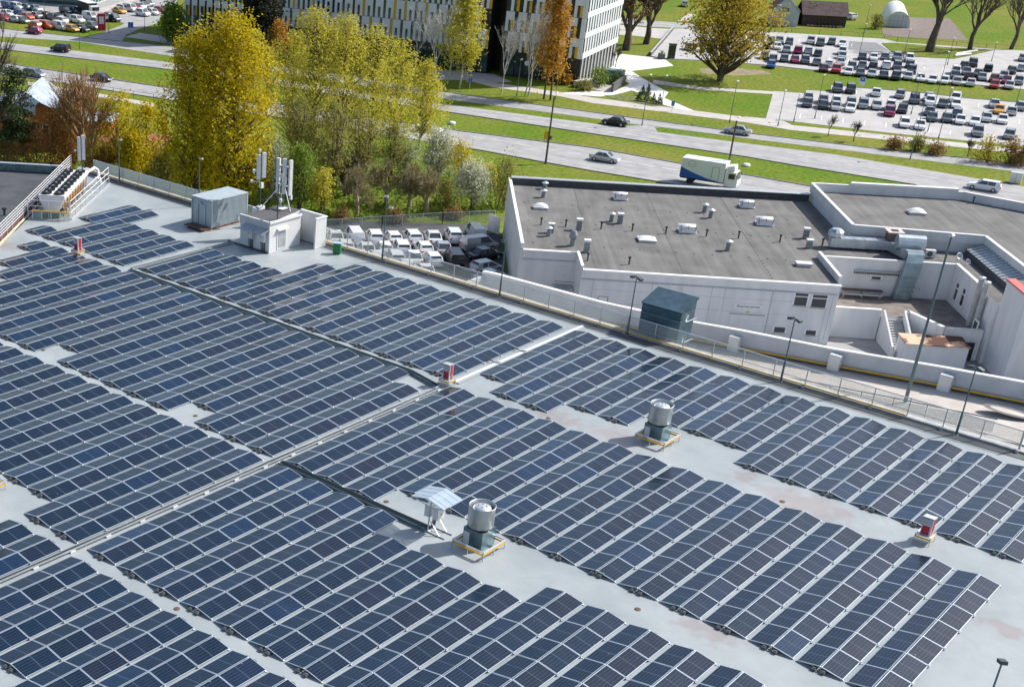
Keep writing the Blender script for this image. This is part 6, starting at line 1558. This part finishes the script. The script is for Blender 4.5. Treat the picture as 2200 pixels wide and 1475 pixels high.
# --- weeping birch group
GB = 'weeping birches between the road and the roof'
for (bx, by, ty, rx, lab, n) in [(622, 345, 62, 5.0, 'yellow green birch at the left of the big birch group', 205), (668, 372, 12, 6.0, 'tallest yellow green birch in the middle left of the group', 250), (728, 366, 22, 6.0, 'tall yellow green birch standing right of the tallest one', 245),
                                 (790, 352, 50, 5.4, 'yellow green birch in front of the office windows', 205), (846, 335, 82, 5.0, 'golden birch right of the middle of the group', 185), (900, 322, 122, 4.4, 'weeping birch at the right end of the group, branches hanging to the road', 200)]:
    b_, h = TB(bx, by, ty)
    leafy('birch_tree', lab, b_, h, rx, 'leaf_birch', 'bark_birch' if bx > 800 else 'bark', 'broad', z0=.25, ncl=n, lpc=34, size=.18, sp=(.42, .42, .6), droop=1.3, trunk_r=.2, group=GB, stretch=2.4, shell=.4)
b_, h = TB(572, 250, 95); leafy('birch_tree', 'smaller olive birch between the yellow trees and the birch group', b_, h, 2.6, 'leaf_birch', prof='birch', ncl=90, lpc=40, size=.26, droop=.7)
b_, h = TB(545, 190, 62); leafy('birch_tree', 'pale drooping birch behind the right yellow crown', b_, h, 2.2, 'leaf_birch', 'bark_birch', 'birch', ncl=80, lpc=40, size=.28, droop=.8)
# --- scrub between
for (bx, by, ty, rx, leaf, lab, n) in [(640, 420, 215, 3.6, 'leaf_olive', 'multi stemmed olive willow below the birch group, left', 110), (705, 425, 228, 3.6, 'leaf_olive', 'multi stemmed olive willow below the birch group, middle', 110), (770, 400, 240, 3.4, 'leaf_olive', 'multi stemmed olive willow with dark stems below the birch group, right', 90),
                                       (640, 455, 320, 2.6, 'leaf_green', 'fresh green tree just behind the antenna masts', 110), (690, 455, 372, 1.5, 'leaf_birch', 'pale yellow green bush by the white hut', 60), (840, 385, 275, 2.6, 'leaf_olive', 'olive tree under the weeping birch', 70)]:
    b_, h = TB(bx, by, ty); leafy('willow_tree', lab, b_, h, rx, leaf, prof='round', z0=.3, ncl=n, lpc=34, size=.22, sp=(.5, .5, .6), stems=4, trunk_r=.2, group='scrub trees behind the roof', shell=.35)
b_, h = TB(582, 440, 305); leafy('blossom_tree', 'grey white blossoming tree behind the left antenna mast', b_, h, 2.4, 'blossom_grey', prof='round', ncl=95, lpc=60, size=.2, stems=2)
b_, h = TB(940, 388, 292); leafy('blossom_tree', 'bright white blossoming tree beside the weeping birch', b_, h, 2.3, 'blossom', prof='round', z0=.25, ncl=95, lpc=60, size=.22, stems=3)
b_, h = TB(1012, 452, 360); leafy('blossom_tree', 'white blossoming tree in front of the wire fence near the workshop', b_, h, 2.3, 'blossom', prof='wide', z0=.40, ncl=80, lpc=60, size=.22, stems=2)
b_, h = TB(870, 375, 310); leafy('blossom_tree', 'faint grey blossoming tree below the weeping birch', b_, h, 1.7, 'blossom_grey', prof='round', ncl=50, lpc=30, size=.2, stems=2)
b_, h = TB(985, 400, 308); leafy('shrub', 'yellow shrub with upright rods beside the road', b_, h, 2.3, 'leaf_yellow', prof='wide', z0=.3, ncl=60, lpc=26, size=.2, sp=(.35, .35, .7), stems=5, trunk_r=.1)
b_, h = TB(1075, 450, 342); leafy('shrub', 'olive and white speckled bush at the workshop corner', b_, h, 2.0, 'leaf_olive', prof='round', ncl=70, lpc=30, size=.2, stems=4, trunk_r=.1)
for i, (bx, by, ty, lab) in enumerate([(765, 468, 348, 'spreading bare brown orchard tree nearest the white hut'), (878, 452, 340, 'bare brown orchard tree behind the lamp with two heads'), (915, 460, 352, 'bare brown orchard tree right of the lamp with two heads'), (830, 440, 335, 'bare brown tree behind the orchard trees')]):
    b_, h = TB(bx, by, ty); bare('orchard_tree', lab, b_, h, .75, 'bark_grey', 5, .2, 'leaf_olive', 3200, .15, 'bare orchard trees', first=.20, stems=1, kids=(3, 4), up=.12)
b_, h = TB(745, 420, 318); bare('willow_tree', 'dark leaning multi stemmed willow trunks behind the orchard trees', b_, h, .5, 'bark', 4, .3, 'leaf_olive', 1500, .18, stems=3)
for (bx, by, ty, rx, leaf, lab) in [(960, 440, 388, 1.6, 'leaf_olive', 'low olive bush left of the fence blossom tree'), (560, 455, 405, 1.3, 'leaf_green', 'low green bush beside the container'), (330, 400, 350, 1.6, 'leaf_olive', 'low olive bush behind the far roof fence'), (1045, 400, 355, 1.8, 'leaf_birch', 'pale bush on the verge above the workshop'), (975, 470, 452, 1.0, 'leaf_brown', 'low brown bush on the wire fence'),
                                    (850, 478, 455, 1.0, 'leaf_brown', 'low brown hedge clump on the wire fence, middle'), (735, 478, 450, 1.0, 'leaf_brown', 'low brown hedge clump on the wire fence by the hut'), (610, 400, 345, 1.6, 'leaf_brown', 'low brown bush under the olive willows')]:
    b_, h = TB(bx, by, ty); leafy('shrub', lab, b_, max(h, .8), rx, leaf, prof='round', z0=.05, ncl=45, lpc=32, size=.2, sp=(.35, .35, .35), stems=3, trunk_r=.06)
# --- left cluster
b_, h = TB(192, 372, 133); bare('bare_tree', 'tall rust tinged bare tree with fine twigs in front of the left road', b_, h, .42, 'bark_rust', 5, .30, 'leaf_rust', 4200, .17, first=.2, stems=3, kids=(2, 3), up=.3)
for (bx, by, ty, rx, lab) in [(258, 385, 205, 3.4, 'yellow green tree right of the rust tinged bare tree'), (318, 395, 228, 3.3, 'yellow green tree with leaning dark stems left of the yellow poplars'), (288, 405, 285, 2.6, 'low yellow green tree behind the roof fence')]:
    b_, h = TB(bx, by, ty); leafy('willow_tree', lab, b_, h, rx, 'leaf_yellow', prof='wide', z0=.3, ncl=105, lpc=38, size=.24, sp=(.45, .45, .5), stems=3, trunk_r=.22, group='yellow green trees on the left', shell=.4)
for (bx, by, ty, rx, leaf, lab) in [(115, 372, 250, 2.8, 'leaf_rust', 'rust brown shrub in front of the orange house'), (150, 360, 275, 2.2, 'leaf_rust', 'rust orange shrub behind the chiller railing'), (60, 365, 262, 2.8, 'leaf_brown', 'dark brown shrub left of the orange house'), (140, 350, 245, 2.2, 'leaf_rust', 'bright rust shrub right of the orange house'), (205, 368, 290, 2.4, 'leaf_olive', 'olive shrub in front of the pink roofed hut'), (15, 370, 300, 2.6, 'leaf_brown', 'dark brown shrub at the left edge'), (230, 385, 320, 2.0, 'leaf_rust', 'rust shrub behind the chiller antenna'), (355, 415, 330, 2.0, 'leaf_olive', 'olive shrub at the foot of the yellow poplars')]:
    b_, h = TB(bx, by, ty); leafy('shrub', lab, b_, h, rx, leaf, prof='round', z0=.08, ncl=90, lpc=40, size=.2, sp=(.5, .5, .6), stems=5, trunk_r=.1)
def pine(label, base, h, rx):
    rng = random.Random(9); r = thing('pine_tree', label, 'tree', base)
    tk = MB(); limb(tk, curve(Vector((0, 0, 0)), Vector((.3, .2, h)), 0, 6, .12, rng), .26, .05, 7); br = MB(); Cs = []
    for k in range(46):
        u = rng.uniform(.3, 1.0); z = h * u; an = rng.uniform(0, 6.28); rr = rx * (1.15 - u * .75) * rng.uniform(.5, 1.1)
        c = Vector((rr * math.cos(an) + .3 * u, rr * math.sin(an) + .2 * u, z + rr * .18)); limb(br, curve(Vector((.3 * u, .2 * u, z - .2)), c, .1, 3), .06, .02, 4)
        for q in range(4): cc = Vector((0, 0, z)).lerp(c, rng.uniform(.55, 1.05)); Cs.append(TR.normal(size=(42, 3)) * np.array((.55, .55, .22)) + np.array(cc))
    tk.build('trunk', 'bark_rust', r); br.build('branches', 'bark_rust', r); link('crown', leaves_mesh('crown', np.concatenate(Cs), .24, 'leaf_pine', 1.8), r)
b_, h = TB(38, 372, 150); pine('dark green pine at the left edge in front of the orange house', b_, h, 3.4)
b_, h = TB(-28, 372, 10); bare('bare_tree', 'bare dark tree reaching in from the left edge of the picture', b_, h, .55, 'bark', 5, .34, first=.22, lean=(.12, -.1))
# --- around the office
b_, h = TB(563, 128, -30); leafy('dark_tree', 'dark shaded tree in the recess of the office block', b_, h, 4.2, 'leaf_dark', prof='round', z0=.12, ncl=160, lpc=44, size=.45, sp=(.7, .7, .9), trunk_r=.25)
b_, h = TB(598, 140, 48); leafy('birch_tree', 'small rust coloured tree by the office recess', b_, h, 2.2, 'leaf_orange', prof='round', ncl=60, lpc=30, size=.3)
b_, h = TB(372, 92, 12); leafy('dark_tree', 'dark green tree at the left end of the office block', b_, h, 2.8, 'leaf_green', prof='round', z0=.1, ncl=110, lpc=44, size=.4, sp=(.6, .6, .8))
b_, h = TB(987, 190, -25); leafy('birch_tree', 'yellow birch with white trunk in front of the office entrance', b_, h, 5.0, 'leaf_birch', 'bark_birch', 'birch', z0=.30, ncl=150, lpc=36, size=.34, droop=1.1, trunk_r=.2, stretch=1.8)
for (bx, by, ty, lab) in [(930, 185, 10, 'bare white birch left of the yellow office birch'), (962, 180, -20, 'bare white birch just left of the yellow office birch'), (1077, 203, 25, 'bare white birch with a forked crown before the office recess'), (1127, 207, 0, 'slim white birch of the close pair on the verge, left'), (1135, 207, -5, 'slim white birch of the close pair on the verge, right'), (890, 160, -10, 'bare pale birch in front of the office windows')]:
    b_, h = TB(bx, by, ty); bare('birch_tree', lab, b_, h, .38, 'bark_birch', 5, .13, group='white stemmed birches along the office', first=.30, kids=(2, 3), up=.35, lean=(.02, -.03))
for (bx, by, ty, lab) in [(1168, 213, -20, 'orange leaved birch on the verge, the left of two'), (1182, 216, -25, 'orange leaved birch on the verge beside the road pole, the right of two')]:
    b_, h = TB(bx, by, ty); leafy('birch_tree', lab, b_, h, 3.4, 'leaf_orange', 'bark', 'birch', z0=.30, ncl=110, lpc=26, size=.32, droop=.9, trunk_r=.2, stretch=1.7, group='orange birches on the verge', shell=.35)
b_, h = TB(1212, 182, 158); leafy('shrub', 'small orange shrub at the office corner', b_, h, 1.0, 'leaf_orange', prof='round', ncl=24, lpc=24, size=.3)
b_, h = TB(1545, 174, -40); leafy('oak_tree', 'huge spreading tree with golden new leaves beside the far car park', b_, h, 9.2, 'leaf_oak', prof='wide', z0=.28, ncl=270, lpc=34, size=.42, sp=(.9, .9, .8), trunk_r=.75, stems=3, shell=.5)
b_, h = TB(1345, 108, -45); bare('bare_tree', 'large bare dark tree with a broad crown right of the office', b_, h, .6, 'bark', 6, .7, 'leaf_brown', 3000, .3, first=.22, kids=(2, 3))
b_, h = TB(1388, 95, -50); bare('bare_tree', 'second bare dark tree close behind the broad one', b_, h, .5, 'bark', 5, .5, 'leaf_brown', 1500, .3)
for (bx, by, ty, lab, tr) in [(1996, 112, -70, 'big bare tree with thick forked trunk on the grass island', .75), (2083, 107, -70, 'bare leaning tree right of the forked one', .5), (2172, 106, -60, 'slim bare tree near the right edge of the lawn', .4)]:
    b_, h = TB(bx, by, ty); bare('bare_tree', lab, b_, h, .5, 'bark', 5, tr, first=.26, kids=(2, 3), lean=(.06, -.06))
for (bx, by, ty, lab) in [(1779, 293, 243, 'thin bare sapling on the verge, the left of two'), (1834, 304, 256, 'thin bare sapling on the verge, the right of two'), (2078, 336, 295, 'thin bare sapling left of the yellow hedge')]:
    b_, h = TB(bx, by, ty); bare('sapling', lab, b_, h, .45, 'bark', 4, .07, group='saplings on the verge', first=.3)
for (bx, by, ty, rx, leaf, lab) in [(1921, 322, 300, 1.2, 'leaf_brown', 'small brown round bush on the verge, first from the left'), (1970, 325, 298, 1.1, 'leaf_olive', 'small olive round bush on the verge, second from the left'), (2012, 333, 310, 1.5, 'leaf_brown', 'larger brown round bush on the verge, third from the left'), (2118, 348, 296, 2.6, 'leaf_oak', 'large loose yellow bush on the verge before the near car park'), (2170, 352, 305, 2.0, 'leaf_brown', 'brown twiggy bush right of the yellow one'), (2196, 356, 315, 1.6, 'leaf_brown', 'brown twiggy bush at the right edge'),
                                    (1286, 188, 146, 2.6, 'leaf_green', 'dark green hedge mound beside the underground ramp'), (1325, 180, 158, 2.0, 'leaf_green', 'dark green hedge clump right of the underground ramp'), (1255, 195, 175, 2.2, 'leaf_olive', 'low olive planting by the office corner'), (1880, 62, 35, 1.6, 'leaf_olive', 'small green tree left of the polytunnel'), (1740, 52, 12, 2.0, 'leaf_green', 'green tree in front of the old barn')]:
    b_, h = TB(bx, by, ty); leafy('shrub', lab, b_, h, rx, leaf, prof='wide', z0=.05, ncl=42, lpc=26, size=.26, sp=(.5, .5, .45), stems=4, trunk_r=.08, shell=.3)
for k, (bx, by) in enumerate([(1372, 217), (1388, 219), (1403, 222), (1415, 224), (1380, 205), (1392, 203)]):
    b_ = P(bx, by); r = thing('dwarf_conifer', f'small dark conifer in the plaza planting bed, {ORD[k]} counted from the left front', 'conifer', b_, group='dwarf conifers in the plaza bed')
    MB().cyl((0, 0, 0), (0, 0, .5), .06, n=5).build('trunk', 'bark', r)
    n_ = 260; zc = TR.random(n_) ** 1.3; an = TR.uniform(0, 6.28, n_); rr = (1 - zc) * .8 * np.sqrt(TR.random(n_))
    link('crown', leaves_mesh('crown', np.stack([rr * np.cos(an), rr * np.sin(an), .2 + zc * 1.7], 1), .24, 'leaf_pine'), r)
b_, h = TB(1322, 145, 98); bare('sapling', 'bare plaza sapling at the top of the planting bed', b_, h, .4, 'bark', 4, .07)
b_, h = TB(1300, 140, 100); bare('sapling', 'bare plaza sapling by the office side wall', b_, h, .4, 'bark', 4, .07)
# fresh undergrowth between the yard fence and the road
ug = []
for k in range(15000):
    px, py = rnd.uniform(560, 1085), rnd.uniform(372, 482)
    if py > 492 - (px - 690) * .06 - 12: continue
    p = P(px, py); c = .5 + .5 * math.sin(p.x * .7) * math.sin(p.y * .9 + 1)
    if rnd.random() > .35 + .65 * c: continue
    ug.append((p.x, p.y, abs(rnd.gauss(0, .22)) * (0.5 + c)))
o = link('undergrowth', leaves_mesh('undergrowth', np.array(ug), .34, 'leaf_green', 1.6)); tag(o, 'fresh green undergrowth behind the wire fence', 'undergrowth', kind='stuff')
# far tree line beyond the frame top keeps the backdrop closed
# ------------------------------------------------------------------ street furniture and small things
def post_fence(name, label, pts, h, m_post, mesh=None, gap=2.5, cat='fence'):
    o = P(*pts[0]); r = thing(name, label, cat, o)
    for a, c in zip(pts[:-1], pts[1:]):
        a = P(*a) - o; c = P(*c) - o; L_ = (c - a).length; n_ = max(1, int(L_ / gap))
        for k in range(n_ + 1):
            q = a + (c - a) * (k / n_); MB().beam(q, q + Vector((0, 0, h)), .07).build('post', m_post, r)
        MB().beam(a + Vector((0, 0, h - .03)), c + Vector((0, 0, h - .03)), .05).build('top_rail', m_post, r)
        if mesh:
            for k in range(n_):
                p0 = a + (c - a) * ((k + .03) / n_) + Vector((0, 0, h / 2)); p1 = a + (c - a) * ((k + .97) / n_) + Vector((0, 0, h / 2))
                MB().beam(p0, p1, .02, h - .1).build('mesh_panel', mesh, r)
    return r
post_fence('wire_fence', 'grey wire mesh fence behind the parked white cars', [(690, 499), (820, 490), (950, 482), (1062, 477)], 1.6, 'galv', 'wire_mesh', 2.6)
post_fence('kerb_fence', 'low dark post fence beside the nearest road on the left', [(50, 172), (160, 190), (330, 217)], 1.2, 'wood_brown', None, 4.0)
post_fence('lot_fence', 'thin post and rail fence along the back of the far car park', [(1640, 67), (1760, 73), (1900, 83), (1927, 90), (2118, 104), (2230, 111)], 1.0, 'dark_steel', None, 5.0)
b_ = P(1068, 503); r = thing('board_screen', 'tall white board leaning against the workshop wall beside the yard', 'board', b_)
for k in range(4): MB().box((k * .12, k * .5, 1.1), (.06, .48, 2.2)).build('board', 'white_paint', r)
def road_pole(px, py, top, label, banner_y, arm):
    b_ = P(px, py); h = height_to(b_, top); r = thing('road_pole', label, 'lamp post', b_, group='dark wooden road poles')
    MB().cyl((0, 0, 0), (0, 0, h * .97), .17, .11, 8).build('pole', 'bark', r)
    d = Vector((.8, .2, 0)); MB().cyl((0, 0, h * .96), (d.x, d.y, h), .05, n=6).build('arm', 'alu', r)
    MB().box((d.x * 1.4, d.y * 1.4, h + .02), (.7, .28, .14), .25).build('lamp_head', 'white_paint', r)
    zb = height_to(b_, banner_y)
    MB().box((-.15, .42, zb), (.05, .62, 1.7), .2).build('banner', 'yellow_paint', r); MB().box((-.16, .42, zb - .5), (.06, .5, .35), .2).build('banner_print', 'white_paint', r)
    MB().box((.1, -.28, zb), (.3, .3, .5)).build('junction_box', 'dark_steel', r)
road_pole(1172, 352, 202, 'dark road pole with a yellow banner left of the silver saloon', 295, 1)
road_pole(1556, 398, 255, 'dark road pole with a yellow banner in front of the truck', 368, 1)
def slamp(px, py, top, label, m_='pole_grey', r0=.07):
    b_ = P(px, py); h = height_to(b_, top); r = thing('street_lamp', label, 'lamp post', b_, group='slim street lamps')
    MB().cyl((0, 0, 0), (0, 0, h), r0, r0 * .6, 6).build('pole', m_, r); MB().box((.25, 0, h), (.7, .3, .14), .3).build('lamp_head', 'white_paint', r)
    MB().cyl((0, 0, 0), (0, 0, .6), r0 * 1.5, n=6).build('base', m_, r)
for q in [(171, 106, 60, 'slim lamp beside the black suv on the left'), (381, 76, 34, 'slim lamp at the left end of the office block'), (234, 72, 30, 'slim lamp at the showroom exit, left'), (311, 68, 22, 'slim lamp at the showroom exit, right'),
          (1110, 207, 128, 'slim lamp between the birches before the office'), (1193, 214, 137, 'slim lamp right of the orange birches'), (1379, 270, 161, 'slim lamp in front of the plaza planting bed'), (1421, 226, 163, 'slim lamp at the right of the plaza bed'), (1567, 264, 175, 'slim lamp on the lawn right of the plaza'),
          (1671, 271, 195, 'slim lamp at the left corner of the near car park'), (1705, 262, 202, 'second slim lamp at the left of the near car park'), (1750, 255, 162, 'slim lamp behind the left cars of the near car park'), (1957, 246, 165, 'slim lamp in the middle of the near car park'), (1993, 283, 112, 'tall slim lamp at the front of the near car park'),
          (2016, 298, 190, 'slim lamp on the grass strip of the near car park'), (1955, 342, 215, 'slim lamp between the two roads on the right'), (1845, 120, 52, 'slim lamp in the far car park, left'), (1940, 128, 64, 'slim lamp by the grass island of the far car park'), (2035, 140, 82, 'slim lamp right of the grass island'), (2130, 132, 92, 'slim lamp at the right of the far car park'),
          (1664, 70, 12, 'slim lamp in front of the pale house'), (1856, 72, 12, 'slim lamp left of the polytunnel'), (2180, 232, 165, 'slim lamp on the grass bank at the right edge'), (55, 52, -10, 'slim lamp in the showroom yard, left'), (97, 56, -12, 'slim lamp in the showroom yard, right')]: slamp(*q)
def sign(px, py, top, label, m_, wd=.7, ht=.9):
    b_ = P(px, py); h = height_to(b_, top); r = thing('road_sign', label, 'sign', b_)
    MB().cyl((0, 0, 0), (0, 0, h), .05, n=6).build('post', 'galv', r); az = math.atan2(CAM_LOC[1] - b_.y, CAM_LOC[0] - b_.x)
    MB().box((0, 0, h - ht / 2), (.05, wd, ht), az).build('plate', m_, r)
    return r, h, az
r, h, az = sign(1849, 192, 166, 'blue and white parking sign on the grass bank', 'white_paint', 1.0, 1.5)
MB().box((.04 * math.cos(az), .04 * math.sin(az), h - .45), (.05, .9, .8), az).build('blue_field', 'blue_sign', r)
text_mesh('P', .7, 'white_paint', r, (.075 * math.cos(az), .075 * math.sin(az), h - .45), (R(90), 0, az + R(90)))
sign(281, 76, 48, 'blue direction sign at the showroom exit', 'blue_sign', 1.2, 1.2)
sign(1008, 196, 168, 'small blue sign on the verge before the office', 'blue_sign', .7, .9)
sign(1443, 240, 217, 'small blue sign at the tip of the plaza', 'blue_sign', .6, .9)
b_ = P(219, 66); r = thing('advert_totem', 'red and white advertising totem on the showroom grass', 'totem', b_, .8)
MB().box((0, 0, 1.9), (.6, 1.8, 3.6)).build('body', 'red_paint', r); MB().box((-.32, 0, 2.3), (.03, 1.1, 1.6)).build('panel', 'white_paint', r); MB().box((0, 0, .06), (.9, 2.1, .12)).build('plinth', 'concrete', r)
b_ = P(1441, 126); r = thing('advert_pillar', 'tall black advertising pillar on the paving by the far car park', 'pillar', b_, .6)
MB().box((0, 0, 1.5), (1.0, 1.5, 3.0)).build('body', 'dark_steel', r); MB().box((0, 0, 3.05), (1.2, 1.7, .12)).build('cap', 'black_rubber', r); MB().box((-.52, 0, 1.7), (.03, 1.2, 2.0)).build('poster_glass', 'glass_dark', r)
b_ = P(1420, 127); r = thing('planter_box', 'low dark planter box left of the advertising pillar', 'planter', b_, .6)
MB().box((0, 0, .5), (1.4, 1.4, 1.0)).build('box', 'dark_steel', r); link('plant', leaves_mesh('plant', TR.normal(size=(160, 3)) * np.array((.35, .35, .3)) + np.array((0, 0, 1.25)), .22, 'leaf_olive'), r)
b_ = P(1304, 186); r = thing('underground_ramp', 'concrete underpass ramp with a grey door box beside the office', 'ramp', b_, heading(1304, 186, 10, -7))
MB().box((0, 2.2, .8), (11, .4, 1.6)).build('side_wall', 'felt', r); MB().box((0, -2.2, .8), (11, .4, 1.6)).build('side_wall', 'felt', r); MB().box((-2, 0, .06), (7, 4, .1)).build('deck', 'paving', r); MB().box((4.6, 0, 1.3), (2.2, 3.9, 2.5)).build('door_box', 'teal_steel', r)
MB().box((-1, 4.2, .5), (8, 2.6, .9), ry=.08).build('bank_slab', 'paving', r)
b_ = P(2180, 393); r = thing('utility_cabinet', 'pale grey utility cabinet on the verge at the right edge', 'cabinet', b_, .2)
MB().box((0, 0, .8), (1.0, 1.6, 1.5)).build('body', 'offwhite', r); MB().box((0, 0, 1.58), (1.1, 1.7, .08)).build('cover', 'galv', r); MB().box((-.52, 0, .8), (.03, .03, 1.3)).build('door_gap', 'dark_steel', r)
b_ = P(971, 267); r = thing('white_stone', 'single white stone lying on the grass median', 'stone', b_)
MB().lathe((0, 0, 0), [(.6, 0), (.65, .25), (.45, .45), (0, .5)], 9).build('stone', 'plaza', r)
b_ = P(1603, 357); r = thing('white_stone', 'white stone on the grass median above the truck', 'stone', b_); MB().lathe((0, 0, 0), [(.6, 0), (.65, .22), (.45, .4), (0, .45)], 9).build('stone', 'plaza', r)
for k, (a, c) in enumerate((((2052, 120), (2098, 112)), ((2050, 123), (2085, 119)))):
    o = P(*a); r = thing('white_log', ['long white log on the grass island, the farther of two', 'long white log on the grass island, the nearer of two'][k], 'log', o); MB().cyl((0, 0, .35), P(*c) - o + Vector((0, 0, .35)), .28, .22, 8).build('log', 'offwhite', r)
o = P(1397, 121); r = thing('garden_wall', 'low dark wall along the paved path left of the far car park', 'wall', o); MB().beam((0, 0, .4), P(1445, 65) - o + Vector((0, 0, .4)), .35, .8).build('wall', 'felt', r); MB().beam((0, 0, .83), P(1445, 65) - o + Vector((0, 0, .83)), .45, .06).build('coping', 'concrete', r)
def dish(px, py, z, rad, label):
    q = P(px, py, z); r = thing('satellite_dish', label, 'satellite dish', q); az = -.6
    MB().cyl((0, 0, -.6), (0, 0, 0), .04, n=6).build('mast', 'galv', r)
    o = MB().lathe((0, 0, 0), [(0.02, 0), (rad * .6, .06), (rad, .2), (rad * .98, .22), (rad * .55, .09), (0, .04)], 16).build('reflector', 'galv', r, smooth=True); o.rotation_euler = (R(60), 0, az)
dish(2059, 551, 7.1, .38, 'large satellite dish on the wing roof behind the tall pole'); dish(2077, 563, 7.0, .3, 'small satellite dish on the wing roof behind the tall pole')
b_ = P(1310, 62); r = thing('garden_shelter', 'low brown shelter roof under the bare trees by the office', 'shelter', b_, .4)
MB().box((0, 0, 2.3), (4, 9, .2), ry=.06).build('roof', 'shed_felt', r)
for x in (-1.7, 1.7):
    for y in (-4, 0, 4): MB().beam((x, y, 0), (x, y, 2.2), .12).build('post', 'wood_brown', r)
b_ = P(1824, 42); car(U_, w_, b_, 1.0, 'white suv on the lawn beside the old barn', None, False)
b_ = P(1645, 48); car(S_, s_i, P(1470, 14), .5, 'silver saloon far behind the golden tree at the top edge', None, False)
# worn soil patch round the oak, planting beds
sheet('bare_soil', [(1500, 148), (1560, 145), (1640, 152), (1660, 160), (1580, 163), (1510, 158)], 'soil_dry' if 'soil_dry' in MATS else mat('soil_dry', (0.26, 0.21, 0.12), .95, var=.25, scale=.5), 0.016)
sheet('planting_bed', [(1295, 205), (1350, 206), (1400, 215), (1432, 228), (1400, 229), (1330, 216)], mat('bed_green', (0.13, 0.15, 0.04), .95, var=.4, scale=1.2, bump=.5), 0.045)
sheet('planting_bed', [(1360, 200), (1385, 196), (1402, 204), (1380, 208)], 'bed_green', 0.05)
